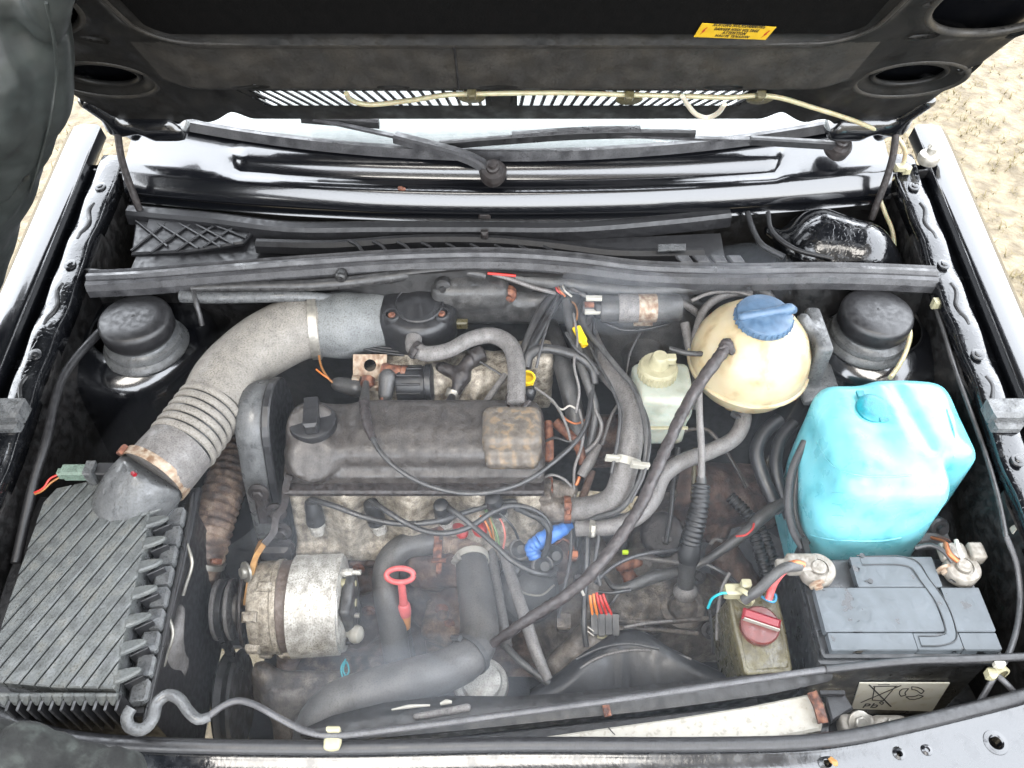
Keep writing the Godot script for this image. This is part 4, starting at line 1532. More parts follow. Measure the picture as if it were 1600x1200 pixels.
func clamp_(label: String, c: Vector3, axis: Vector3, r: float, w: float, screw: Vector3, m: Material, sm: Material) -> void:
	var t := thing("hose_clamp", label, "clamp", c)
	var b := MB.new()
	band(b, c, axis, r, w)
	part("band", b, m, t)
	b = MB.new()
	var s := c + screw.normalized() * (r + 0.004)
	var ax := axis.normalized().cross(screw.normalized())
	box(b, s, Vector3(0.012, w * 1.05, 0.008), 0.0015, basis_from(screw, ax))
	part("screw_housing", b, sm, t)
	b = MB.new()
	lathe(b, s + ax * 0.004, ax, [[0.004, 0], [0.004, 0.006], [0.003, 0.0075], [0, 0.0075]], 6)
	part("screw", b, sm, t)


func intake() -> void:
	# the long grey hose with a bellows
	var t := thing("intake_hose", "thick dusty grey air intake hose with a ribbed bellows", "hose", at(330, 620, 0.85))
	var b := MB.new()
	tube(b, path([503, 510, 0.845, 470, 512, 0.847, 420, 535, 0.85, 378, 565, 0.852, 350, 598, 0.853, 330, 636, 0.853]), [0.05, 0.051, 0.05, 0.047, 0.048, 0.045], 28)
	part("smooth_bend", b, M.intake_hose, t)
	b = MB.new()
	var p := path([332, 632, 0.853, 306, 668, 0.853, 282, 700, 0.853])
	tube(b, p, [0.045, 0.0455, 0.045], 30)
	part("bellows_core", b, M.rubber, t)
	for k in 6:
		b = MB.new()
		var c: Vector3 = p[0].lerp(p[2], (k + 0.5) / 6.0)
		var ax: Vector3 = (p[2] - p[0]).normalized()
		var w: float = p[0].distance_to(p[2]) / 6.0 * 0.86
		lathe(b, c - ax * w / 2, ax, [[0.0445, 0], [0.0478, w * 0.12], [0.0492, w * 0.5], [0.0478, w * 0.88], [0.0445, w]], 30)
		part("bellows_ring", b, M.intake_hose, t)
	b = MB.new()
	tube(b, path([284, 697, 0.853, 262, 722, 0.852, 243, 744, 0.85]), [0.0465, 0.0475, 0.047], 28)
	part("lower_cuff", b, M.dusty_hose, t)
	b = MB.new()
	tube(b, path([505, 538, 0.806, 460, 556, 0.808, 400, 585, 0.81, 352, 640, 0.812]), 0.0025, 6)
	part("mould_line", b, M.intake_hose, t)
	clamp_("pale metal clamp joining the intake hose to the throttle elbow", at(492, 508, 0.845), at(470, 512, 0.847) - at(503, 510, 0.845), 0.0535, 0.013, Vector3(-0.2, 1, -0.6), M.steel, M.rust)
	clamp_("brassy clamp with rusty screw joining the intake hose to the filter box neck", at(243, 740, 0.85), at(230, 758, 0.85) - at(262, 722, 0.852), 0.0485, 0.013, Vector3(-0.75, 0.75, -0.25), M.rusty_steel, M.rust)
	# throttle elbow: a flat duct that runs into a round housing
	var e := thing("throttle_elbow", "dark moulded elbow with a round top on the throttle body, pale dust on its duct", "air duct", at(640, 495, 0.80))
	b = MB.new()
	var c := at(655, 488, 0.87)
	solid(b, [["c", at(498, 508, 0.845), at(540, 508, 0.845), 0.049, 0.046, 0.01], ["c", at(540, 508, 0.845), at(615, 500, 0.84), 0.045, 0.036, 0.03], ["c", at(600, 500, 0.845), at(632, 496, 0.845), 0.038, 0.034, 0.03]], 0.005)
	part("duct", b, M.duct_dust, e)
	b = MB.new()
	solid(b, [["y", c + Vector3(0, -0.055, 0), c + Vector3(0, 0.014, 0), 0.057, 0.014, 0.03], ["c", at(605, 500, 0.846), at(655, 496, 0.85), 0.036, 0.044, 0.03]], 0.005)
	part("housing", b, M.plastic, e)
	b = MB.new()
	var up := Vector3(0, 1, 0.12)
	var th := 0.887
	lathe(b, at(655, 477, th), up, [[0.05, -0.012], [0.048, -0.003], [0.0385, 0.0], [0.038, 0.0045], [0.036, 0.006], [0.034, 0.0042], [0, 0.0042]], 36)
	part("top_plate", b, M.plastic, e)
	for s in [[612, 492], [690, 490], [656, 447]]:
		b = MB.new()
		lathe(b, at(s[0], s[1], th), up, [[0.015, -0.016], [0.0145, -0.001], [0.012, 0.003], [0.009, 0.003], [0.008, -0.002], [0, -0.002]], 18)
		var bs := part("screw_boss", b, M.plastic, e)
		b = MB.new()
		lathe(b, at(s[0], s[1], th + 0.001), up, [[0.006, -0.004], [0.006, 0.0], [0.004, 0.002], [0, 0.002]], 8)
		part("screw", b, M.rust, bs)
	for k in 3:
		b = MB.new()
		tube(b, path([510, 533 + k * 4, 0.836, 545, 532 + k * 4, 0.835, 585, 541 + k * 4, 0.832, 632, 547 + k * 4, 0.83]), 0.0025, 6)
		part("side_rib", b, M.plastic, e)
	b = MB.new()
	lathe(b, at(648, 522, 0.855), Vector3(0, 0.6, 0.8), [[0.017, -0.012], [0.017, 0.002], [0.015, 0.006], [0.011, 0.007], [0.011, 0.0]], 24)
	part("vent_spigot", b, M.dusty_plastic, e)
	b = MB.new()
	box(b, at(722, 506, 0.85), Vector3(0.018, 0.014, 0.012), 0.002)
	part("side_clip", b, M.olive, e)


func coolant_tank() -> void:
	var c := at(1172, 556, 0.865)
	var t := thing("coolant_tank", "cream ball-shaped coolant expansion tank with a blue screw cap", "coolant tank", c - UPV * 0.08)
	var b := MB.new()
	lathe(b, c, Vector3(0.03, 1, 0), [[0.012, -0.082], [0.03, -0.079], [0.055, -0.066], [0.074, -0.046], [0.083, -0.028], [0.0865, -0.018], [0.0905, -0.0172], [0.0915, -0.015], [0.0905, -0.0125], [0.0875, -0.0115], [0.0875, 0.0], [0.0835, 0.024], [0.073, 0.046], [0.058, 0.063], [0.044, 0.071], [0.036, 0.073], [0.036, 0.08]], 48)
	part("tank", b, M.cream, t, false)
	b = MB.new()
	var cc := c + Vector3(0.003, 0.078, 0.0)
	lathe(b, cc, Vector3(0.03, 1, 0.05), [[0.0385, -0.006], [0.0405, -0.004], [0.041, 0.004], [0.039, 0.008], [0.034, 0.0105], [0.02, 0.012], [0, 0.0125]], 40)
	for k in 30:
		var a := TAU * k / 30
		box(b, cc + Vector3(cos(a) * 0.0408, 0.0, sin(a) * 0.0408), Vector3(0.003, 0.008, 0.003), 0.0008, Basis(UPV, -a))
	var cap := part("screw_cap", b, M.blue_cap, t, false)
	b = MB.new()
	solid(b, [["c", cc + Vector3(-0.034, 0.011, 0.010), cc + Vector3(0.036, 0.012, -0.006), 0.007, 0.007, 0.01], ["c", cc + Vector3(0.03, 0.009, -0.006), cc + Vector3(0.044, 0.004, -0.012), 0.006, 0.006, 0.01]], 0.003)
	part("grip", b, M.blue_cap, cap)
	b = MB.new()
	solid(b, [["b", c + Vector3(0.093, 0.0, -0.01), Vector3(0.012, 0.05, 0.045), 0.006, 0, 0.01], ["b", c + Vector3(0.105, -0.04, 0.01), Vector3(0.03, 0.006, 0.05), 0.004, 0, 0.01], ["c", c + Vector3(0.07, 0.055, -0.02), c + Vector3(0.1, 0.02, 0.01), 0.01, 0.008, 0.01]], 0.004)
	part("bracket", b, M.dusty_plastic, t)
	b = MB.new()
	lathe(b, c + Vector3(-0.012, -0.075, 0.015), Vector3(-0.02, -1, 0.3), [[0.014, 0], [0.014, 0.012], [0.012, 0.02], [0.0, 0.02]], 18)
	part("outlet", b, M.cream, t)
	b = MB.new()
	lathe(b, at(1132, 546, 0.915), Vector3(-0.4, 0.3, 0.8), [[0.010, -0.012], [0.010, 0.004], [0.008, 0.008], [0, 0.008]], 14)
	part("side_nipple", b, M.cream, t)


func brake_reservoir() -> void:
	var t := thing("brake_fluid_reservoir", "milky brake fluid reservoir with a cream screw cap left of the coolant tank", "reservoir", at(1033, 640, 0.76))
	var b := MB.new()
	var c := at(1032, 618, 0.83)
	solid(b, [["b", c + Vector3(0, 0.008, 0), Vector3(0.043, 0.026, 0.04), 0.012, 0, 0.01], ["b", c + Vector3(0.001, -0.035, 0.006), Vector3(0.037, 0.034, 0.036), 0.01, 0, 0.006]], 0.004)
	part("bottle", b, M.milky, t)
	b = MB.new()
	box(b, c + Vector3(0.0, -0.022, 0.044), Vector3(0.076, 0.003, 0.006), 0.001)
	part("level_line", b, M.ivory, t)
	b = MB.new()
	var q := at(1028, 576, 0.875)
	lathe(b, q, UPV, [[0.0265, -0.014], [0.028, -0.012], [0.028, 0.004], [0.0255, 0.008], [0.015, 0.009], [0.013, 0.016], [0.0125, 0.024], [0.010, 0.028], [0.0, 0.028]], 32)
	for k in 26:
		var a := TAU * k / 26
		box(b, q + Vector3(cos(a) * 0.028, -0.004, sin(a) * 0.028), Vector3(0.0022, 0.014, 0.003), 0.0006, Basis(UPV, -a))
	var cap := part("screw_cap", b, M.ivory, t, false)
	b = MB.new()
	box(b, q + Vector3(0.014, 0.02, 0.0), Vector3(0.018, 0.012, 0.014), 0.002)
	part("level_plug", b, M.ivory, cap)
	# servo behind it
	b = MB.new()
	var s := at(1015, 590, 0.80)
	lathe(b, s + Vector3(-0.005, -0.005, -0.10), Vector3(0, 0.05, 1), [[0.10, -0.05], [0.112, -0.03], [0.116, -0.005], [0.116, 0.008], [0.11, 0.014], [0.09, 0.034], [0.06, 0.044], [0.035, 0.048], [0.03, 0.09], [0.0, 0.09]], 40)
	solo("brake_servo", b, M.dark_hose, "big round dusty black brake servo behind the milky reservoir", "brake servo")
	b = MB.new()
	var pts := []
	for k in 12:
		var a := lerpf(2.85, 0.3, k / 11.0)
		pts.append(s + Vector3(-0.005 + cos(a) * 0.108, -0.005 + sin(a) * 0.108, -0.072))
	tube(b, pts, 0.006, 8)
	solo("servo_rim_hose", b, M.dusty_hose, "grey hose arching over the brake servo", "hose")


func washer_tank() -> void:
	var t := thing("washer_tank", "turquoise screen washer fluid tank at the right rear of the bay", "washer tank", at(1390, 740, 0.70))
	var b := MB.new()
	var bl := at(1318, 620, 0.885)
	var br := at(1502, 612, 0.885)
	var fl := at(1290, 745, 0.885)
	var fr := at(1470, 735, 0.885)
	var cx := (bl.x + br.x + fl.x + fr.x) / 4.0
	var cz := (bl.z + fl.z) / 2.0
	var P := [
		["b", Vector3(cx - 0.006, 0.80, cz), Vector3(0.084, 0.095, 0.098), 0.034, 0, 0.02],
		["b", Vector3(cx + 0.042, 0.825, cz - 0.02), Vector3(0.060, 0.076, 0.078), 0.03, 0, 0.02],
		["c", Vector3(cx - 0.03, 0.80, cz + 0.03), Vector3(cx - 0.03, 0.68, cz + 0.045), 0.055, 0.052, 0.05],
		["b", Vector3(cx - 0.034, 0.72, cz + 0.022), Vector3(0.066, 0.10, 0.085), 0.03, 0, 0.03],
		["b", Vector3(cx + 0.05, 0.70, cz - 0.02), Vector3(0.04, 0.07, 0.06), 0.025, 0, 0.02],
		["c", Vector3(cx + 0.012, 0.905, cz - 0.12), Vector3(cx + 0.03, 0.905, cz + 0.03), 0.008, 0.008, -0.012],
		["c", Vector3(cx + 0.088, 0.90, cz + 0.01), Vector3(cx + 0.095, 0.90, cz - 0.04), 0.005, 0.005, -0.01],
		["b", Vector3(cx + 0.105, 0.76, cz + 0.105), Vector3(0.055, 0.22, 0.06), 0.012, 0, -0.018],
		["b", Vector3(cx + 0.12, 0.66, cz), Vector3(0.06, 0.085, 0.2), 0.012, 0, -0.018],
	]
	solid(b, P, 0.006)
	part("tank", b, M.washer_tank, t)
	for e in [[[1266, 836], [1290, 842], [1330, 845], [1380, 845], [1408, 840]], [[1276, 690], [1300, 727], [1340, 742], [1390, 745], [1425, 742]]]:
		b = MB.new()
		var q := []
		for p in e:
			q.append(hit(P, p[0], p[1]))
		tube(b, q, 0.0012, 6)
		part("mould_seam", b, M.washer_tank, t)
	for k in 4:
		b = MB.new()
		tube(b, [hit(P, 1300, 770 + k * 18), hit(P, 1309, 770.5 + k * 18), hit(P, 1318, 771 + k * 18)], 0.0009, 6)
		part("level_mark", b, M.washer_tank, t)
	b = MB.new()
	tube(b, [hit(P, 1480, 640), hit(P, 1492, 680), hit(P, 1490, 715)], 0.0015, 6)
	part("mould_seam", b, M.washer_tank, t)
	b = MB.new()
	var c := at(1364, 640, 0.895)
	lathe(b, c, Vector3(0.05, 1, 0.1), [[0.021, -0.012], [0.021, -0.002], [0.0235, 0.0], [0.0235, 0.004], [0.021, 0.006], [0.012, 0.0075], [0.0, 0.007]], 30)
	var cap := part("filler_cap", b, M.washer_cap, t)
	b = MB.new()
	lathe(b, c - Vector3(0.0006, 0.012, 0.001), Vector3(0.05, 1, 0.1), [[0.028, -0.004], [0.0275, 0.002], [0.025, 0.004], [0.020, 0.0045]], 30)
	part("filler_neck", b, M.washer_tank, t, false)
	b = MB.new()
	box(b, c + Vector3(-0.012, 0.005, -0.024), Vector3(0.010, 0.004, 0.012), 0.001)
	part("cap_tab", b, M.washer_cap, cap)
	b = MB.new()
	box(b, c + Vector3(0.012, 0.0035, 0.021), Vector3(0.02, 0.003, 0.008), 0.001)
	part("cap_hinge", b, M.washer_cap, cap)
	# pump beside the foot of the tank
	var p := thing("washer_pump", "small black washer pump in the lower right of the turquoise tank", "pump", at(1468, 826, 0.78))
	b = MB.new()
	lathe(b, at(1468, 826, 0.78), Vector3(0.1, 0.6, 0.75), [[0.015, -0.03], [0.015, 0.0], [0.012, 0.003], [0.007, 0.003], [0.006, 0.010], [0.0, 0.010]], 20)
	part("motor", b, M.plastic, p)
	b = MB.new()
	box(b, at(1450, 845, 0.77), Vector3(0.05, 0.02, 0.02), 0.004)
	part("connector", b, M.dark_hose, p)
	for k in 3:
		b = MB.new()
		tube(b, path([1455 + k * 5, 840, 0.785, 1475 + k * 4, 846, 0.80, 1490 + k * 2, 862 + k * 3, 0.815]), 0.0022, 6)
		part("lead", b, [M.copper, M.cable, M.rust][k], p)
	# black curved edge trim left of the tank
	b = MB.new()
	tube(b, path([1258, 690, 0.82, 1238, 735, 0.80, 1232, 790, 0.78, 1240, 830, 0.77, 1256, 858, 0.77]), 0.006, 10)
	tube(b, path([1262, 694, 0.815, 1246, 740, 0.79, 1241, 790, 0.77, 1248, 826, 0.76, 1262, 850, 0.76]), 0.0045, 8)
	solo("bracket_edge", b, M.seal_rubber, "curved black rubber edged bracket left of the turquoise tank", "bracket")


func battery() -> void:
	var bl := at(1242, 868, 0.815)
	var fr := at(1568, 1012, 0.815)
	var x0 := bl.x + 0.004
	var x1 := fr.x
	var z0 := bl.z
	var z1 := fr.z + 0.008
	var cx := (x0 + x1) / 2
	var cz := (z0 + z1) / 2
	var w := x1 - x0
	var dp := z1 - z0
	var t := thing("battery", "black car battery with a dusty grey lid, right front of the bay", "battery", Vector3(cx, 0.62, cz))
	var b := MB.new()
	box(b, Vector3(cx, 0.705, cz), Vector3(w - 0.008, 0.17, dp - 0.004), 0.004)
	part("case", b, M.battery_case, t)
	b = MB.new()
	box(b, Vector3(cx, 0.793, cz), Vector3(w + 0.004, 0.012, dp + 0.008), 0.003)
	part("lid_rim", b, M.battery_case, t)
	b = MB.new()
	box(b, Vector3(cx, 0.802, cz), Vector3(w - 0.002, 0.012, dp), 0.003)
	part("lid_ledge", b, M.battery_case, t)
	# raised lid: a wide front block and a narrower block between the terminals
	var zf := z0 + dp * 0.36
	var plate := func(called: String, xa: float, xb: float, za: float, zb: float, h: float) -> void:
		var m := MB.new()
		box(m, Vector3((xa + xb) / 2, h - 0.006, (za + zb) / 2), Vector3(xb - xa, 0.012, zb - za), 0.0012)
		part(called, m, M.battery_top, t)
	var xs := cx + w * 0.2
	plate.call("lid_panel", x0 + 0.008, xs + 0.0008, zf, z1 - 0.0263, 0.82)
	plate.call("lid_panel", xs + 0.0142, x1 - 0.004, zf, z1 - 0.0263, 0.82)
	plate.call("lid_panel", x0 + 0.010, xs - 0.040, z1 - 0.0255, z1 - 0.003, 0.8192)
	plate.call("lid_panel", xs + 0.016, x1 - 0.005, z1 - 0.0255, z1 - 0.003, 0.8192)
	plate.call("lid_panel", xs - 0.039, xs + 0.015, z1 - 0.0252, z1 - 0.0035, 0.8189)
	plate.call("lid_panel", x0 + 0.064, x1 - 0.048, z0 + 0.004, zf - 0.0006, 0.8197)
	# vent channel
	b = MB.new()
	sweep(b, [[-0.0058, -0.008], [-0.0058, 0.0], [-0.005, 0.0006], [0.005, 0.0006], [0.0058, 0.0], [0.0058, -0.008]], [Vector3(xs - 0.075, 0.8196, z0 + 0.010), Vector3(xs - 0.022, 0.8196, z0 + 0.011), Vector3(xs - 0.009, 0.8198, z0 + 0.017), Vector3(xs - 0.003, 0.8199, zf - 0.012), Vector3(xs + 0.0072, 0.82, zf + 0.02), Vector3(xs + 0.0078, 0.82, z1 - 0.034), Vector3(xs + 0.004, 0.8196, z1 - 0.020), Vector3(xs - 0.012, 0.8196, z1 - 0.0145), Vector3(xs - 0.034, 0.8196, z1 - 0.014)], 0.008)
	part("vent_channel", b, M.battery_top, t)
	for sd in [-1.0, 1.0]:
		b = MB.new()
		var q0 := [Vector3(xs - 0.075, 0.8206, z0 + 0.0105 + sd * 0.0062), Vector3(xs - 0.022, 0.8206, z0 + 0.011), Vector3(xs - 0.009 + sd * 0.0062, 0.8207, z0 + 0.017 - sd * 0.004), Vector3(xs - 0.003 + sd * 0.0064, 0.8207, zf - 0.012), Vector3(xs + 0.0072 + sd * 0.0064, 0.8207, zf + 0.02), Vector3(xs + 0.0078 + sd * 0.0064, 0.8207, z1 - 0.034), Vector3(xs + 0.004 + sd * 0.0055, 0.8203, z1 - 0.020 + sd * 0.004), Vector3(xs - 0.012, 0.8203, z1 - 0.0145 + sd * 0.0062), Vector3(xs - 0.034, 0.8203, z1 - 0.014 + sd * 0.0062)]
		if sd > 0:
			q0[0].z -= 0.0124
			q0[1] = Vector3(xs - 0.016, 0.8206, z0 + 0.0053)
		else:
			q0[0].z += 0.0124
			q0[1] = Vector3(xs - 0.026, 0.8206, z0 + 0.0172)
		tube(b, q0, 0.0007, 6)  # thin dark tubes paint the shade of a groove beside the channel
		part("groove_shade_line", b, M.battery_case, t)
	for e in [[1347, 868], [1478, 868], [1360, 908], [1492, 906]]:
		b = MB.new()
		lathe(b, at(e[0], e[1], 0.8205), UPV, [[0.0035, -0.001], [0.0035, 0.0006], [0, 0.0006]], 10)
		box(b, at(e[0] - 5, e[1], 0.8203), Vector3(0.006, 0.0012, 0.002), 0.0004)
		part("lid_mark", b, M.battery_case, t)
	b = MB.new()
	box(b, Vector3(cx + 0.02, 0.80, z1 + 0.002), Vector3(0.05, 0.012, 0.006), 0.002)
	part("lid_latch", b, M.battery_case, t)
	# label on the front
	var zl := z1 + 0.0005
	var q := []
	for e in [[1343, 1067], [1484, 1067], [1456, 1111], [1330, 1107]]:
		var p := atz(e[0], e[1], zl)
		q.append(Vector2(p.x, p.y))
	b = MB.new()
	prism(b, PackedVector2Array([q[3], q[2], q[1], q[0]]), Transform3D(Basis.IDENTITY, Vector3(0, 0, zl - 0.001)), 0.0016)
	var lab := part("recycling_label", b, M.label_paper, t, true, "white recycling label with crossed-out bin and Pb")
	var L := func(pts: Array, r: float) -> void:
		var m := MB.new()
		for i in pts.size() - 1:
			var a := atz(pts[i][0], pts[i][1], zl + 0.001)
			var z := atz(pts[i + 1][0], pts[i + 1][1], zl + 0.001)
			var dd := (z - a).normalized()
			box(m, (a + z) / 2, Vector3(a.distance_to(z), r * 2, 0.0006), 0.0001, Basis(dd, Vector3(0, 0, 1).cross(dd), Vector3(0, 0, 1)))
		part("print", m, M.ink, lab)
	L.call([[1358, 1070], [1392, 1104]], 0.0009)
	L.call([[1408, 1071], [1345, 1098]], 0.0007)
	L.call([[1367, 1072], [1363, 1094], [1380, 1095], [1399, 1073]], 0.0006)
	L.call([[1364, 1073], [1402, 1072]], 0.0008)
	L.call([[1372, 1070], [1390, 1070]], 0.0005)
	for k in 3:
		var a0 := TAU * k / 3 + 0.5
		var hexa := []
		for j in 4:
			var a := a0 + j * 0.42
			hexa.append([1425 + cos(a) * 20, 1083 + sin(a) * 10])
		L.call(hexa, 0.0006)
		var inner := []
		for j in 4:
			var a := a0 + j * 0.42
			inner.append([1425 + cos(a) * 11, 1083 + sin(a) * 5.5])
		L.call([hexa[0], inner[0]], 0.0006)
		L.call(inner, 0.0006)
		L.call([inner[3], [1425 + cos(a0 + 1.75) * 15, 1083 + sin(a0 + 1.75) * 7.5], hexa[3]], 0.0006)
	L.call([[1374, 1098], [1377, 1096], [1381, 1098], [1378, 1101], [1374, 1098]], 0.0006)
	var tm := TextMesh.new()
	var f := SystemFont.new()
	f.font_names = PackedStringArray(["Droid Sans"])
	tm.font = f
	tm.text = "Pb"
	tm.font_size = 16
	tm.pixel_size = 0.0011
	tm.depth = 0.0006
	var o := MeshInstance3D.new()
	o.name = "lettering"
	o.mesh = tm
	o.material_override = M.ink
	lab.add_child(o, true)
	o.transform = Transform3D(Basis.IDENTITY, atz(1360, 1103, zl + 0.0012) - t.position)
	# terminals
	for e in [[1279, 887, "corroded battery clamp on the left terminal with black and red leads", 1.0], [1506, 885, "pale battery clamp on the right terminal", -1.0]]:
		var c := at(e[0], e[1], 0.828)
		var k := thing("battery_clamp", e[2], "clamp", c - UPV * 0.02)
		b = MB.new()
		lathe(b, c, UPV, [[0.0215, -0.016], [0.022, -0.012], [0.022, -0.002], [0.0205, 0.0], [0.0125, 0.0008], [0.012, -0.001], [0.0, -0.001]], 30)
		part("ring", b, M.lead, k)
		b = MB.new()
		lathe(b, c - UPV * 0.01, UPV, [[0.0105, 0], [0.0095, 0.013], [0.008, 0.0145], [0, 0.0145]], 24)
		part("post", b, M.lead, k)
		b = MB.new()
		if e[3] > 0:
			solid(b, [["b", c + Vector3(-0.018, -0.006, -0.008), Vector3(0.02, 0.008, 0.013), 0.003, 0, 0.004], ["b", c + Vector3(-0.04, -0.005, -0.005), Vector3(0.012, 0.006, 0.009), 0.003, 0, 0.004]], 0.0025)
		else:
			solid(b, [["b", c + Vector3(-0.006, -0.004, -0.022), Vector3(0.016, 0.007, 0.012), 0.003, 0, 0.004], ["b", c + Vector3(0.022, -0.002, -0.02), Vector3(0.01, 0.01, 0.012), 0.003, 0, 0.003]], 0.0025)
		part("lug", b, M.lead, k)
		b = MB.new()
		bolt(b, c + (Vector3(-0.005, -0.006, 0.021) if e[3] > 0 else Vector3(-0.022, -0.008, 0.0)), Vector3(0.2, 0, 1), 0.006, true, 0.006)
		part("clamp_bolt", b, M.rusty_steel, k)


func olive_box() -> void:
	var t := thing("fluid_container", "grimy olive container with a red cap left of the battery", "container", at(1180, 1010, 0.62))
	# upper face corners: rear left, rear right, front right, front left
	var q := path([1140, 930, 0.775, 1212, 926, 0.775, 1236, 1046, 0.755, 1166, 1052, 0.755])
	var b := MB.new()
	var rings := []
	var nrm: Vector3 = (q[1] - q[0]).cross(q[3] - q[0]).normalized()
	if nrm.y < 0:
		nrm = -nrm
	for e in [[-0.13, 0.004], [-0.125, -0.001], [-0.014, -0.002], [-0.004, -0.001], [0.0, 0.004]]:
		var rg := PackedVector3Array()
		var c: Vector3 = (q[0] + q[1] + q[2] + q[3]) / 4.0
		for i in 4:
			var p: Vector3 = q[i]
			var n: Vector3 = q[(i + 1) % 4]
			for f in [0.06, 0.5, 0.94]:
				var x := p.lerp(n, f)
				rg.append(x + (c - x).normalized() * e[1] + nrm * e[0])
		rings.append(rg)
	loft(b, rings, true, true)
	part("container_body", b, M.olive, t)
	b = MB.new()
	var lids := []
	var mid: Vector3 = (q[0] + q[1] + q[2] + q[3]) / 4.0
	for e in [[-0.012, -0.004], [-0.002, -0.004], [0.001, -0.001], [0.001, 0.003], [-0.001, 0.005]]:
		var rg := PackedVector3Array()
		for i in 4:
			for f in [0.05, 0.5, 0.95]:
				var x: Vector3 = q[i].lerp(q[(i + 1) % 4], f)
				rg.append(x + (mid - x).normalized() * e[1] + nrm * e[0])
		lids.append(rg)
	loft(b, lids, true, true)
	part("lid", b, M.olive, t)
	b = MB.new()
	var c := at(1187, 978, 0.772)
	lathe(b, c, nrm, [[0.0245, -0.006], [0.0245, 0.004], [0.0225, 0.006], [0.0, 0.007]], 32)
	var cap := part("red_cap", b, M.clear_red, t)
	b = MB.new()
	box(b, c + nrm * 0.011 + Vector3(0.0, 0, -0.006), Vector3(0.048, 0.014, 0.010), 0.003, basis_from(nrm, Vector3(1, 0, 0.35)))
	part("cap_grip", b, M.red_plastic, cap)
	b = MB.new()
	box(b, c + nrm * 0.0112 + Vector3(-0.001, 0, 0.0012), Vector3(0.045, 0.0014, 0.0102), 0.0004, basis_from(nrm, Vector3(1, 0, 0.35)))
	part("cap_stripe", b, M.white_plastic, cap)
	# white clip with leads at its rear
	var k := thing("cable_clip", "cream plastic clip holding the battery lead on top of the olive container", "clip", at(1158, 925, 0.78))
	b = MB.new()
	box(b, at(1150, 924, 0.788), Vector3(0.03, 0.018, 0.016), 0.003)
	part("clip_body", b, M.ivory, k)
	b = MB.new()
	box(b, at(1165, 914, 0.80), Vector3(0.012, 0.014, 0.012), 0.002)
	part("clip_head", b, M.ivory, k)
	b = MB.new()
	band(b, at(1162, 932, 0.79), Vector3(-0.6, -0.1, 0.7), 0.013, 0.006)
	part("clip_loop", b, M.ivory, k)


func canister() -> void:
	var t := thing("ignition_coil", "grey cylinder with a rusty strap lying under the firewall seal", "coil", at(1000, 482, 0.84))
	var z := -0.955
	var a := atz(938, 482, z)
	var d := atz(1064, 481, z)
	var r := 0.0205
	var b := MB.new()
	lathe(b, a, d - a, [[0.0, 0.0], [r * 0.9, 0.0], [r, 0.003], [r, a.distance_to(d) - 0.003], [r * 0.9, a.distance_to(d)], [0, a.distance_to(d)]], 28)
	part("can", b, M.dark_hose, t)
	b = MB.new()
	band(b, a.lerp(d, 0.56), d - a, r, 0.032, 0.0012)
	box(b, a.lerp(d, 0.56) + Vector3(0, -0.026, 0), Vector3(0.03, 0.02, 0.006), 0.001)
	part("strap", b, M.rusty_steel, t)
	b = MB.new()
	band(b, a.lerp(d, 0.34), d - a, r, 0.03, 0.0015)
	part("strap", b, M.dusty_hose, t)
	b = MB.new()
	lathe(b, a + Vector3(0.004, 0, 0), Vector3(-1, 0.05, 0), [[0.017, 0], [0.016, 0.012], [0.011, 0.016], [0.010, 0.032], [0.0, 0.032]], 20)
	part("coil_top", b, M.plastic, t)
	for e in [[928, 466, 0.024], [926, 487, 0.024], [921, 476, 0.014]]:
		b = MB.new()
		box(b, atz(e[0], e[1], z + 0.012), Vector3(e[2], 0.006, 0.008), 0.001)
		part("terminal", b, M.white_plastic if e[1] != 476 else M.rust, t)


# ---------------------------------------------------------------- engine
const LEAN := 0.28   # the block leans: its front face comes forward as it goes down

func ef(px: float, py: float, off := 0.0) -> Vector3:   # a point on the leaning front face of the engine
	var r := ray(px, py)
	return EYE + r * ((-0.9902 + off) / (r.z + LEAN * r.y))


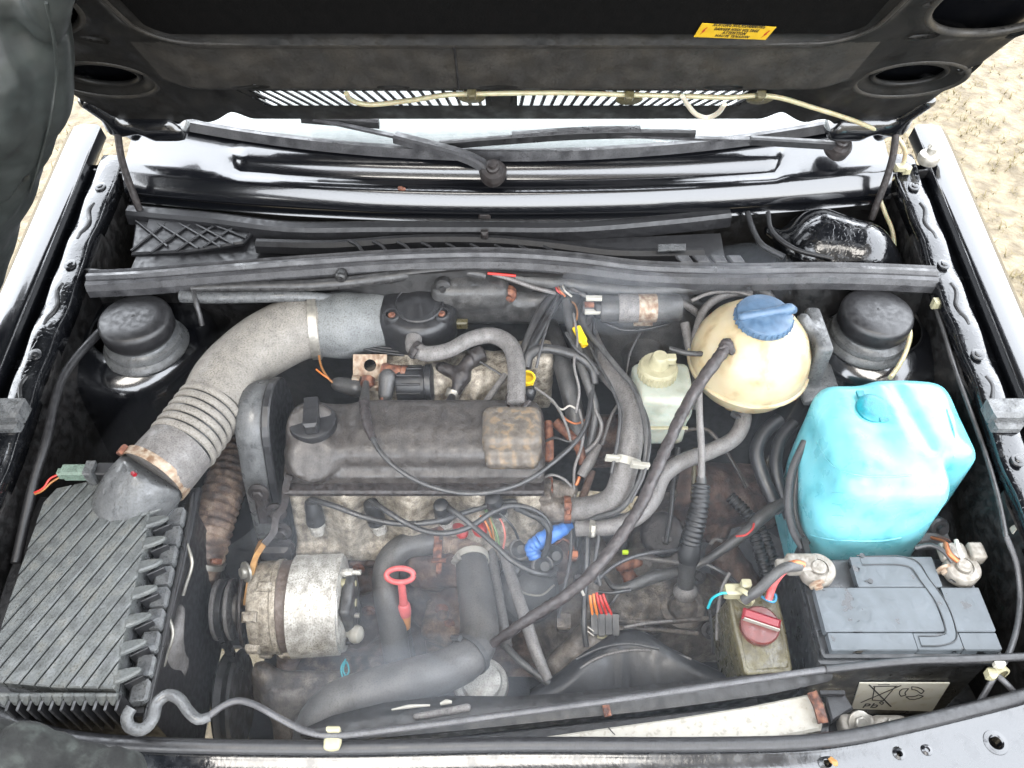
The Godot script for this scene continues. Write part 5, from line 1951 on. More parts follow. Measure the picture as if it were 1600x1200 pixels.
func engine_items() -> void:
	var n := Vector3(0, 0.27, 0.963)
	var u := Vector3(0, 0.963, -0.27)
	var bas := Basis(Vector3.RIGHT, u, n)
	var eng := thing("engine", "grimy four cylinder engine block with dark valve cover across the middle of the bay", "engine", at(650, 1000, 0.45))
	var xl := ef(452, 800).x
	var xr := ef(842, 800).x
	var xm := (xl + xr) / 2
	var hx := (xr - xl) / 2
	# cylinder head
	var P := []
	var hc := (ef(650, 750) + ef(650, 862)) / 2.0
	hc.x = xm
	P.append(["b", hc - n * 0.062, Vector3(hx, 0.072, 0.06), 0.012, 0, 0.01, bas])
	var plugs := [[496, 828], [593, 826], [697, 815], [782, 805]]
	for i in 4:
		var c := ef(plugs[i][0], plugs[i][1])
		P.append(["c", c + u * 0.075 + n * 0.012, c - u * 0.012 + n * 0.014, 0.023, 0.020, -0.016])
		var c2 := ef(plugs[i][0] + 50, 815)
		P.append(["c", c2 + u * 0.05 + n * -0.006, c2 - u * 0.045 - n * 0.004, 0.019, 0.016, 0.014])
		P.append(["c", c2 + u * 0.062 + n * 0.0, c2 + u * 0.06 + n * 0.01, 0.009, 0.008, 0.006])
	P.append(["b", ef(650, 862) * Vector3(0, 1, 1) + Vector3(xm, 0, 0) - n * 0.02, Vector3(hx, 0.012, 0.03), 0.005, 0, 0.01, bas])
	P.append(["c", ef(560, 765, 0.0), ef(575, 765, 0.004), 0.011, 0.009, 0.01])
	P.append(["c", ef(520, 765, 0.0), ef(478, 762, 0.002), 0.007, 0.007, 0.01])
	P.append(["c", ef(745, 770), ef(760, 772), 0.012, 0.01, 0.012])
	P.append(["c", ef(824, 780), ef(826, 850), 0.014, 0.012, 0.012])
	var b := MB.new()
	solid(b, P, 0.0055, 0.0022, 45.0)
	part("cylinder_head", b, M.cast_alu, eng)
	# block
	P = []
	var bc := (ef(660, 872) + ef(660, 1075)) / 2.0
	bc.x = (ef(450, 950).x + ef(900, 950).x) / 2
	P.append(["b", bc - n * 0.075, Vector3((ef(885, 950).x - ef(450, 950).x) / 2, 0.14, 0.07), 0.015, 0, 0.01, bas])
	for e in [[570, 905, 0.022], [676, 905, 0.02], [665, 960, 0.02], [560, 985, 0.03], [690, 985, 0.03]]:
		P.append(["y", ef(e[0], e[1], -0.02), ef(e[0], e[1], 0.008), e[2], 0.005, 0.008])
	P.append(["c", ef(640, 1010, 0.01), ef(740, 1010, 0.02), 0.02, 0.024, 0.02])
	P.append(["c", ef(700, 940, 0.0), ef(705, 1000, 0.012), 0.022, 0.03, 0.015])
	P.append(["b", ef(690, 880, 0.0), Vector3(0.05, 0.03, 0.03), 0.012, 0, 0.02, bas])
	P.append(["c", ef(455, 890), ef(450, 1060), 0.02, 0.02, 0.02])
	P.append(["c", ef(520, 880, 0.004), ef(660, 880, 0.004), 0.008, 0.008, 0.01])
	b = MB.new()
	solid(b, P, 0.007, 0.003, 35.0)
	part("engine_block", b, M.red_iron, eng)
	# pump housing and filter flange in front of the block
	b = MB.new()
	solid(b, [["b", ef(700, 985, 0.02), Vector3(0.035, 0.05, 0.03), 0.012, 0, 0.02, bas], ["c", ef(680, 985, 0.05), ef(712, 1000, 0.05), 0.016, 0.02, 0.02], ["c", ef(690, 960, 0.045), ef(693, 962, 0.062), 0.009, 0.008, 0.01], ["c", ef(668, 990, 0.055), ef(670, 992, 0.07), 0.008, 0.006, 0.008], ["b", ef(560, 1060, 0.0), Vector3(0.1, 0.05, 0.03), 0.02, 0, 0.03, bas]], 0.005, 0.002, 60)
	part("pump_housing", b, M.grimy_iron, eng)
	for e in [[665, 905], [690, 952], [628, 925], [576, 955], [672, 988], [700, 975], [560, 890], [600, 895]]:
		b = MB.new()
		bolt(b, ef(e[0], e[1], 0.012 if e[1] < 950 else 0.05), n, 0.006)
		part("bolt", b, M.rust, eng)
	# valve cover
	var vx0 := at(446, 690, 0.82).x
	var vx1 := at(848, 690, 0.82).x
	var vm := (vx0 + vx1) / 2
	P = [["b", Vector3(vm, 0.796, -0.772), Vector3((vx1 - vx0) / 2, 0.038, 0.052), 0.022, 0, 0.01],
		["b", Vector3(vm, 0.778, -0.768), Vector3((vx1 - vx0) / 2 + 0.002, 0.02, 0.06), 0.006, 0, 0.012],
		["y", at(488, 716, 0.80), at(488, 716, 0.826), 0.034, 0.006, 0.012],
		["y", at(488, 668, 0.80), at(488, 668, 0.845), 0.036, 0.006, 0.012],
		["b", Vector3(vm + 0.045, 0.803, -0.785), Vector3((vx1 - vx0) / 2 - 0.05, 0.037, 0.034), 0.016, 0, 0.02]]
	var rc := (at(800, 640, 0.85) + at(800, 690, 0.85)) / 2
	b = MB.new()
	solid(b, P, 0.005, 0.0006, 40)
	var vc := part("valve_cover", b, M.valve_cover, eng, true, "dark valve cover with dusty patches")
	b = MB.new()
	solid(b, [["b", rc - UPV * 0.03, Vector3(0.042, 0.038, 0.036), 0.014, 0, 0.008], ["b", Vector3(rc.x, 0.82, rc.z + 0.03), Vector3(0.037, 0.012, 0.02), 0.008, 0, 0.008]], 0.004, 0.001, 60)
	part("breather_box", b, M.crusted, vc, true, "raised box crusted with ochre dirt")
	# gasket flange with its wavy rim and studs
	b = MB.new()
	var top := []
	var pts := []
	for e in [[448, 742], [500, 741], [552, 742], [566, 747], [600, 748], [700, 748], [712, 743], [740, 741], [818, 742], [832, 750]]:
		pts.append(at(e[0], e[1], 0.772))
	sweep(b, [[-0.006, -0.004], [-0.006, 0.003], [-0.002, 0.005], [0.003, 0.004], [0.005, -0.001], [0.004, -0.006]], pts, 0.012)
	part("gasket_rim", b, M.dark_metal, eng)
	b = MB.new()
	box(b, Vector3(vm, 0.776, -0.712), Vector3(vx1 - vx0 + 0.004, 0.012, 0.04), 0.003)
	part("clamp_strip", b, M.dark_metal, eng)
	for e in [573, 704, 835]:
		b = MB.new()
		lathe(b, at(e, 741, 0.776), Vector3(0, 1, 0.1), [[0.0062, -0.002], [0.0062, 0.006], [0.004, 0.0065], [0.003, 0.014], [0, 0.0145]], 6)
		part("stud_nut", b, M.rust, eng)
	# oil filler cap
	b = MB.new()
	var oc := at(489, 660, 0.845)
	lathe(b, oc, UPV, [[0.034, -0.006], [0.0345, 0.0], [0.033, 0.005], [0.03, 0.0065], [0.0, 0.007]], 36)
	var cap := part("oil_filler_cap", b, M.plastic, eng)
	b = MB.new()
	var ob := Basis(UPV, 0.12)
	box(b, oc + Vector3(0.001, 0.016, 0.0), Vector3(0.02, 0.022, 0.056), 0.004, ob)
	part("grip", b, M.plastic, cap)
	# timing cover at the left end
	var tc := thing("timing_cover", "dusty black curved timing belt cover at the left end of the engine", "cover", at(405, 870, 0.55))
	var cz := -0.80
	var cy := 0.806
	var poly := PackedVector2Array()
	for k in 15:
		var a := lerpf(PI * 1.0, 0.15, k / 14.0)
		poly.append(Vector2(cz + cos(a) * 0.064, cy + sin(a) * 0.064))
	for e in [[-0.719, 0.77], [-0.702, 0.70], [-0.684, 0.63], [-0.668, 0.56], [-0.66, 0.50], [-0.70, 0.48], [-0.80, 0.50], [-0.85, 0.62], [-0.866, 0.75]]:
		poly.append(Vector2(e[0], e[1]))
	var xo := Transform3D(Basis(Vector3(0, 0, 1), UPV, Vector3(-1, 0, 0)), Vector3.ZERO)   # local x -> z, y -> y, depth towards the left
	var xa := at(428, 640, 0.84).x
	var xb := at(374, 700, 0.80).x
	b = MB.new()
	prism(b, poly, xo.translated(Vector3(xa - 0.004, 0, 0)), xa - xb - 0.008, 0.007, 0)
	part("cover_shell", b, M.dusty_plastic, tc)
	b = MB.new()
	prism(b, inset(poly, -0.004), xo.translated(Vector3(xa + 0.004, 0, 0)), 0.012, 0.002)
	part("cover_rim", b, M.plastic, tc)
	b = MB.new()
	box(b, at(396, 676, 0.815), Vector3(0.032, 0.009, 0.012), 0.002)
	box(b, at(413, 692, 0.80), Vector3(0.008, 0.03, 0.006), 0.001)
	box(b, at(407, 704, 0.79), Vector3(0.014, 0.004, 0.006), 0.001)
	part("spring_clip", b, M.dusty_plastic, tc)
	b = MB.new()
	lathe(b, at(404, 742, 0.77), n, [[0.01, -0.006], [0.01, 0.0], [0.006, 0.003], [0, 0.003]], 12)
	part("bolt", b, M.dark_metal, tc)
	# bracket strip from the valve cover corner down to the alternator
	b = MB.new()
	var bp := [ef(452, 742, 0.01), ef(447, 760, 0.014), ef(444, 790, 0.016), ef(432, 806, 0.02), ef(428, 830, 0.03), ef(412, 850, 0.045)]
	sweep(b, [[-0.005, -0.002], [-0.005, 0.002], [0.005, 0.002], [0.005, -0.002]], bp, 0.01, n)
	solo("support_strip", b, M.dark_metal, "bent dark steel strip between timing cover and cylinder head", "bracket")
	for e in [[432, 800], [440, 830], [418, 860], [404, 770], [445, 855]]:
		b = MB.new()
		bolt(b, ef(e[0], e[1], 0.01), n, 0.009, true, 0.01)
		part("bolt", b, M.dark_metal, eng)
	b = MB.new()
	box(b, ef(412, 790, 0.0), Vector3(0.02, 0.06, 0.02), 0.004, bas)
	box(b, ef(430, 860, 0.01), Vector3(0.05, 0.03, 0.03), 0.006, bas)
	part("side_bracket", b, M.dark_metal, eng)
	# spark plugs with their boots
	var tips := [[487, 781], [578, 783], [688, 787], [768, 776]]
	for i in 4:
		var s := thing("spark_plug", ["spark plug with black boot nearest the timing cover", "second spark plug boot from the timing cover, bright hexagon showing", "third spark plug boot, left of the teal plug", "spark plug boot half hidden behind the teal plug"][i], "spark plug", ef(plugs[i][0], plugs[i][1]), "spark plugs along the cylinder head")
		var base := ef(plugs[i][0], plugs[i][1], 0.004)
		var tip: Vector3 = at(tips[i][0], tips[i][1], base.y + 0.052)
		var ax := (tip - base).normalized()
		b = MB.new()
		lathe(b, base, ax, [[0.0105, -0.006], [0.0105, 0.004], [0.0125, 0.0045], [0.0125, 0.009], [0.009, 0.011], [0.009, 0.016]], 6)
		part("hexagon", b, M.bright_alu, s, false)
		b = MB.new()
		var L := base.distance_to(tip)
		lathe(b, base, ax, [[0.012, 0.012], [0.0138, 0.014], [0.0135, L * 0.45], [0.0122, L * 0.6], [0.0125, L * 0.8], [0.0105, L * 0.95], [0.006, L], [0, L]], 20)
		part("boot", b, M.rubber, s)
	# inlet manifold behind the cover
	b = MB.new()
	P = []
	for e in [[600, 632], [665, 632], [735, 630]]:
		P.append(["c", at(e[0], e[1], 0.77), at(e[0] + 15, 598, 0.80), 0.03, 0.026, 0.02])
	P.append(["c", at(585, 600, 0.775), at(790, 592, 0.78), 0.03, 0.032, 0.03])
	P.append(["b", at(762, 588, 0.79), Vector3(0.05, 0.035, 0.03), 0.012, 0, 0.02])
	P.append(["c", at(650, 560, 0.79), at(650, 590, 0.78), 0.045, 0.045, 0.03])
	P.append(["c", at(740, 620, 0.805), at(775, 560, 0.82), 0.008, 0.008, 0.008])
	P.append(["b", at(835, 585, 0.79), Vector3(0.028, 0.06, 0.025), 0.01, 0, 0.015])
	solid(b, P, 0.006, 0.003, 50)
	solo("inlet_manifold", b, M.cast_alu, "pale dirty cast inlet manifold behind the valve cover", "manifold")
	throttle_parts(n)
	alternator()
	# oil filter
	var of := thing("oil_filter", "oil filter can with crusty silver top and green side under the hose", "oil filter", at(750, 1080, 0.45))
	var fc := at(752, 1068, 0.585)
	var fa := Vector3(0.06, 0.93, 0.1)
	b = MB.new()
	lathe(b, fc, fa, [[0.039, -0.012], [0.0395, -0.004], [0.037, 0.004], [0.03, 0.008], [0.027, 0.016], [0.018, 0.020], [0, 0.021]], 32)
	part("filter_top", b, M.bright_alu, of)
	b = MB.new()
	lathe(b, fc, fa, [[0.0, -0.11], [0.038, -0.11], [0.0388, -0.10], [0.0388, -0.012], [0.0, -0.0115]], 32)
	part("filter_body", b, M.bottle_green, of)
	b = MB.new()
	band(b, fc - fa.normalized() * 0.012, fa, 0.039, 0.006, 0.0012)
	part("filter_seam", b, M.rust, of)
	# dipstick
	var d := thing("dipstick", "faded red dipstick handle with an orange collar in front of the block", "dipstick", at(632, 980, 0.55))
	b = MB.new()
	var rc2 := at(625, 899, 0.69)
	pts = []
	for k in 17:
		var a := TAU * k / 16
		pts.append(rc2 + Vector3(cos(a) * 0.0195, sin(a) * 0.006 + 0.0, sin(a) * -0.008))
	tube(b, pts, 0.0042, 10)
	part("ring_handle", b, M.faded_red, d)
	b = MB.new()
	var s0 := at(627, 910, 0.683)
	var s1 := at(632, 955, 0.632)
	tube(b, [s0, s0.lerp(s1, 0.5), s1], [0.0055, 0.0058, 0.0075], 12)
	lathe(b, s1, s0 - s1, [[0.0095, -0.006], [0.010, 0.0], [0.0092, 0.012], [0.0075, 0.014], [0.006, 0.014]], 18)
	part("stem", b, M.faded_red, d)
	b = MB.new()
	var s2 := at(634, 980, 0.60)
	tube(b, [s1, s1.lerp(s2, 0.5), s2], [0.0095, 0.0085, 0.007], 14)
	part("collar", b, M.orange_plastic, d)
	b = MB.new()
	tube(b, [s2, at(645, 1030, 0.52), at(660, 1090, 0.45)], 0.006, 10)
	part("guide_tube", b, M.dark_metal, d)
	distributor(n)
	gearbox()
	# warm air hose under the filter box neck
	b = MB.new()
	tube(b, path([380, 690, 0.70, 352, 760, 0.70, 335, 810, 0.69, 318, 870, 0.67, 300, 920, 0.64]), 0.031, 20, 0.0018, 0.012)
	solo("warm_air_hose", b, M.grimy_iron, "brown corrugated warm air hose under the filter box neck", "hose")
	clamp_("thin steel clamp around the brown corrugated hose", at(316, 876, 0.668), at(300, 920, 0.64) - at(318, 870, 0.67), 0.033, 0.008, Vector3(1, 0.6, 0.4), M.steel, M.rust)


func throttle_parts(n: Vector3) -> void:
	var t := thing("throttle_bracket", "rusty bracket with a round hole and motor below the throttle elbow", "bracket", at(600, 590, 0.78))
	var b := MB.new()
	var c := at(578, 575, 0.825)
	var pb := basis_from(Vector3(0, 0.75, 0.65), Vector3.RIGHT)
	# plate with a hole: ring of quads between square and circle
	for k in 32:
		var a0 := TAU * k / 32
		var a1 := TAU * (k + 1) / 32
		var sq := func(a: float) -> Vector2:
			var m := maxf(absf(cos(a)), absf(sin(a)))
			return Vector2(cos(a) / m * 0.026, sin(a) / m * 0.021)
		for h in [0.0, -0.004]:
			var i0 := c + pb * Vector3(cos(a0) * 0.0095, sin(a0) * 0.0095 + 0.004, h)
			var i1 := c + pb * Vector3(cos(a1) * 0.0095, sin(a1) * 0.0095 + 0.004, h)
			var o0: Vector3 = c + pb * Vector3(sq.call(a0).x, sq.call(a0).y, h)
			var o1: Vector3 = c + pb * Vector3(sq.call(a1).x, sq.call(a1).y, h)
			b.q(i0, i1, o1, o0, -1)
		var e0: Vector3 = c + pb * Vector3(sq.call(a0).x, sq.call(a0).y, 0)
		var e1: Vector3 = c + pb * Vector3(sq.call(a1).x, sq.call(a1).y, 0)
		b.q(e0, e1, e1 - pb.z * 0.004, e0 - pb.z * 0.004, -1)
		var w0 := c + pb * Vector3(cos(a0) * 0.0095, sin(a0) * 0.0095 + 0.004, 0)
		var w1 := c + pb * Vector3(cos(a1) * 0.0095, sin(a1) * 0.0095 + 0.004, 0)
		b.q(w0, w1, w1 - pb.z * 0.004, w0 - pb.z * 0.004, -1)
	part("plate", b, M.rusty_steel, t, false)
	b = MB.new()
	box(b, at(558, 600, 0.81), Vector3(0.012, 0.03, 0.012), 0.002)
	box(b, at(590, 603, 0.812), Vector3(0.04, 0.012, 0.014), 0.002)
	part("plate_foot", b, M.rusty_steel, t)
	b = MB.new()
	lathe(b, at(600, 578, 0.832), Vector3(1, -0.1, 0.15), [[0, -0.004], [0.009, -0.004], [0.011, 0.0], [0.011, 0.026], [0.013, 0.028], [0.013, 0.034], [0.0, 0.034]], 18)
	part("red_bush", b, M.rust, t, true, "wet orange rusty bush")
	b = MB.new()
	lathe(b, at(574, 598, 0.822), Vector3(0, -0.3, 1), [[0.0, -0.008], [0.011, -0.008], [0.011, 0.004], [0.007, 0.008], [0, 0.008]], 6)
	part("adjuster_nut", b, M.rust, t)
	b = MB.new()
	solid(b, [["c", at(528, 600, 0.81), at(556, 606, 0.81), 0.011, 0.015, 0.01], ["c", at(606, 590, 0.83), at(602, 618, 0.815), 0.014, 0.011, 0.01]], 0.004)
	part("rubber_plug", b, M.dark_hose, t)
	# actuator motor
	var m := thing("idle_motor", "ribbed black actuator motor under the throttle elbow", "motor", at(655, 600, 0.78))
	b = MB.new()
	var a := at(622, 602, 0.81)
	var z := at(668, 600, 0.812)
	lathe(b, a, z - a, [[0, 0], [0.026, 0.0], [0.028, 0.004], [0.028, 0.042], [0.031, 0.044], [0.031, 0.052], [0.02, 0.056], [0, 0.056]], 28)
	part("motor_body", b, M.plastic, m)
	for k in 5:
		b = MB.new()
		var w := 0.35 + k * 0.5
		box(b, (a + z) / 2 + Vector3(-0.004, sin(w) * 0.0285, cos(w) * 0.0285), Vector3(0.036, 0.003, 0.003), 0.0006)
		part("motor_rib", b, M.plastic, m)
	b = MB.new()
	lathe(b, at(655, 627, 0.80), Vector3(0, 0.8, 0.6), [[0.011, -0.004], [0.011, 0.003], [0.006, 0.005], [0, 0.005]], 14)
	part("motor_screw", b, M.rust, m)
	# pipe fittings right of the motor
	var f := thing("breather_valve", "small dark metal pipe joint beside the actuator motor", "valve", at(715, 590, 0.79))
	b = MB.new()
	solid(b, [["c", at(690, 575, 0.825), at(725, 588, 0.825), 0.010, 0.011, 0.006], ["c", at(718, 588, 0.825), at(732, 566, 0.835), 0.012, 0.011, 0.006], ["c", at(722, 590, 0.825), at(712, 612, 0.812), 0.011, 0.009, 0.006], ["y", at(755, 552, 0.84), at(735, 560, 0.84), 0.015, 0.003, 0.006]], 0.003, 0.0012, 150)
	part("joint", b, M.dark_metal, f)
	b = MB.new()
	lathe(b, at(708, 614, 0.81), at(705, 622, 0.805) - at(712, 604, 0.818), [[0.0105, -0.006], [0.0112, -0.003], [0.0112, 0.006], [0.0105, 0.008]], 16)
	part("collar", b, M.steel, f, false)


func alternator() -> void:
	var t := thing("alternator", "corroded silver alternator with pulley on the left front of the engine", "alternator", at(475, 1000, 0.56))
	var c0 := at(392, 950, 0.645)
	var ax := Vector3(1, 0.0, -0.06).normalized()
	var o := func(px: float) -> float: return (px - 392) / 1094.0
	var b := MB.new()
	lathe(b, c0, ax, [[0.0, o.call(398)], [0.05, o.call(398)], [0.062, o.call(402)], [0.066, o.call(410)], [0.066, o.call(436)], [0.068, o.call(438)], [0.068, o.call(446)], [0.0, o.call(446)]], 44, 0.006)
	part("front_housing", b, M.cast_alu, t)
	b = MB.new()
	lathe(b, c0, ax, [[0.0, o.call(445)], [0.0655, o.call(445)], [0.0655, o.call(466)], [0.0, o.call(466)]], 44)
	part("stator", b, M.stator, t)
	b = MB.new()
	lathe(b, c0, ax, [[0.0, o.call(465)], [0.071, o.call(465)], [0.0725, o.call(468)], [0.0725, o.call(474)], [0.0705, o.call(477)], [0.0705, o.call(532)], [0.068, o.call(540)], [0.05, o.call(545)], [0.0, o.call(546)]], 48)
	part("rear_housing", b, M.bright_alu, t)
	b = MB.new()
	# bright sleeve over the upper half of the rear housing
	for k in 20:
		var a0 := lerpf(-0.25, 2.3, k / 20.0)
		var a1 := lerpf(-0.25, 2.3, (k + 1) / 20.0)
		var e0 := Vector3(0, sin(a0), cos(a0))
		var e1 := Vector3(0, sin(a1), cos(a1))
		var q0: Vector3 = c0 + ax * o.call(466)
		var q1: Vector3 = c0 + ax * o.call(541)
		b.q(q0 + e0 * 0.0755, q1 + e0 * 0.074, q1 + e1 * 0.074, q0 + e1 * 0.0755, 0)
		b.q(q0 + e0 * 0.07, q0 + e0 * 0.0755, q0 + e1 * 0.0755, q0 + e1 * 0.07, 1)
		b.q(q1 + e0 * 0.074, q1 + e0 * 0.07, q1 + e1 * 0.07, q1 + e1 * 0.074, 2)
	part("sleeve", b, M.bright_alu, t, false)
	for e in [[412, 0.9], [412, 0.1], [430, 1.5], [455, -0.4], [472, -0.5], [418, -0.7]]:
		b = MB.new()
		var w: float = e[1]
		var q: Vector3 = c0 + ax * o.call(e[0]) + Vector3(0, sin(w), cos(w)) * 0.067
		box(b, q, Vector3(0.02, 0.014, 0.012), 0.003, Basis(Vector3.RIGHT, -w))
		part("lug", b, M.cast_alu, t)
	# rear end fittings
	for e in [[548, 895, 0.70, "bright_alu", 0.007], [541, 912, 0.695, "ivory", 0.008], [541, 942, 0.68, "ivory", 0.010], [546, 962, 0.66, "steel", 0.007], [550, 1000, 0.625, "dark_metal", 0.008]]:
		b = MB.new()
		lathe(b, at(e[0] - 6, e[1], e[2]), Vector3(1, 0.05, 0), [[0, -0.01], [e[4], -0.01], [e[4], 0.008], [e[4] * 0.6, 0.009], [e[4] * 0.6, 0.02], [0, 0.02]], 6)
		part("terminal_stud", b, M[e[3]], t)
	b = MB.new()
	lathe(b, at(550, 990, 0.64), Vector3(1, 0.1, 0.2), [[0.006, -0.012], [0.007, -0.004], [0.0115, 0.0], [0.0135, 0.006], [0.012, 0.012], [0.007, 0.016], [0, 0.017]], 18)
	part("white_cap", b, M.white_plastic, t)
	b = MB.new()
	solid(b, [["y", at(545, 925, 0.68), at(556, 925, 0.68), 0.026, 0.004, 0.006], ["b", at(548, 955, 0.65), Vector3(0.008, 0.05, 0.03), 0.006, 0, 0.01]], 0.004)
	part("brush_cover", b, M.dark_hose, t)
	# pulley and fan
	b = MB.new()
	lathe(b, c0, ax, [[0.0, o.call(338)], [0.034, o.call(338)], [0.043, o.call(340)], [0.044, o.call(345)], [0.034, o.call(352)], [0.034, o.call(356)], [0.044, o.call(362)], [0.044, o.call(367)], [0.022, o.call(369)], [0.022, o.call(396)], [0.0, o.call(396)]], 40)
	part("pulley", b, M.dusty_hose, t)
	b = MB.new()
	lathe(b, c0, ax, [[0.02, o.call(384)], [0.056, o.call(385)], [0.06, o.call(390)], [0.06, o.call(393)], [0.02, o.call(393)]], 40)
	part("fan_disc", b, M.dark_metal, t)
	# belt going down from the pulley
	b = MB.new()
	var pc: Vector3 = c0 + ax * o.call(354)
	var bp := []
	for k in 9:
		var a := lerpf(-0.2, 3.3, k / 8.0)
		bp.append(pc + Vector3(0, sin(a), cos(a)) * 0.038)
	bp.append(pc + Vector3(0.0, -0.16, -0.03))
	bp.push_front(pc + Vector3(0.0, -0.20, 0.045))
	sweep(b, [[-0.006, -0.004], [-0.006, 0.004], [0.006, 0.004], [0.006, -0.004]], bp, 0.01, Vector3.RIGHT)
	solo("drive_belt", b, M.rubber, "black drive belt running down from the alternator pulley", "belt")
	# crank pulley lower down
	b = MB.new()
	lathe(b, at(352, 1095, 0.50), Vector3(1, 0, -0.05), [[0, 0], [0.07, 0.0], [0.075, 0.004], [0.066, 0.012], [0.075, 0.022], [0.07, 0.026], [0, 0.026]], 40)
	solo("crank_pulley", b, M.dark_hose, "dark crankshaft pulley low down left of the alternator bracket", "pulley")
	# adjusting strap
	b = MB.new()
	sweep(b, [[-0.004, -0.007], [-0.004, 0.007], [0.004, 0.007], [0.004, -0.007]], [at(412, 846, 0.71), at(400, 870, 0.712), at(392, 905, 0.70), at(385, 945, 0.68)], 0.015, Vector3(0, 0.3, 1))
	var st := solo("adjusting_strap", b, M.ochre, "orange rusted adjusting strap in front of the alternator pulley", "strap")
	b = MB.new()
	bolt(b, at(384, 894, 0.712), Vector3(-0.7, 0.4, 0.5), 0.009, true, 0.008)
	part("bolt", b, M.steel, st)
	# foot bracket
	b = MB.new()
	solid(b, [["c", at(410, 1050, 0.58), at(418, 1090, 0.53), 0.016, 0.02, 0.02], ["c", at(432, 1080, 0.57), at(445, 1150, 0.52), 0.014, 0.016, 0.02], ["b", at(490, 1090, 0.53), Vector3(0.06, 0.05, 0.025), 0.015, 0, 0.02]], 0.006, 0.002, 60)
	solo("alternator_bracket", b, M.gearbox, "pale crusty cast bracket under the alternator", "bracket")
	b = MB.new()
	tube(b, path([540, 1030, 0.62, 533, 1044, 0.625, 537, 1060, 0.62, 545, 1050, 0.622, 541, 1034, 0.62, 536, 1046, 0.624, 541, 1058, 0.62]), 0.0013, 6)
	solo("green_wire_loop", b, M.cyan_wire, "tiny turquoise wire loop under the rear of the alternator", "wire")


func distributor(n: Vector3) -> void:
	var t := thing("distributor", "dark distributor with grey ribbed plug leads right of the engine", "distributor", at(830, 980, 0.52))
	var ax := Vector3(0.15, 0.82, 0.55).normalized()
	var c := at(825, 925, 0.60)
	var b := MB.new()
	lathe(b, c, ax, [[0.0, -0.07], [0.036, -0.07], [0.042, -0.05], [0.046, -0.045], [0.047, -0.02], [0.05, -0.016], [0.05, -0.006], [0.045, 0.0], [0.042, 0.014], [0.034, 0.02], [0.0, 0.022]], 36)
	part("distributor_cap", b, M.dark_hose, t)
	b = MB.new()
	lathe(b, c - ax * 0.062, ax, [[0.0, -0.1], [0.042, -0.1], [0.048, -0.08], [0.05, -0.02], [0.053, -0.014], [0.053, 0.0], [0.046, 0.004], [0, 0.004]], 32)
	part("distributor_body", b, M.gearbox, t)
	for e in [[812, 858, 0.672], [833, 832, 0.672], [848, 884, 0.675], [802, 888, 0.655], [866, 868, 0.66]]:
		var p := at(e[0], e[1], e[2])
		b = MB.new()
		tube(b, [p - ax * 0.034, p - ax * 0.005], 0.0105, 14)
		lathe(b, p - ax * 0.014, ax, [[0.010, -0.008], [0.0145, -0.004], [0.0148, 0.010], [0.0132, 0.018], [0.009, 0.022], [0.007, 0.030], [0.0, 0.030]], 20)
		part("lead_boot", b, M.dark_hose, t)
	for e in [[812, 858, 0.672], [833, 832, 0.672], [848, 884, 0.675]]:
		var p := at(e[0], e[1], e[2])
		for k in 5:
			b = MB.new()
			band(b, p - ax * (0.014 - k * 0.0042), ax, 0.0142, 0.0018, 0.001)
			part("boot_ring", b, M.dusty_hose, t)
	b = MB.new()
	tube(b, path([800, 912, 0.63, 815, 925, 0.63, 845, 930, 0.63, 866, 914, 0.63]), 0.0018, 6)
	part("spring_clip", b, M.steel, t)


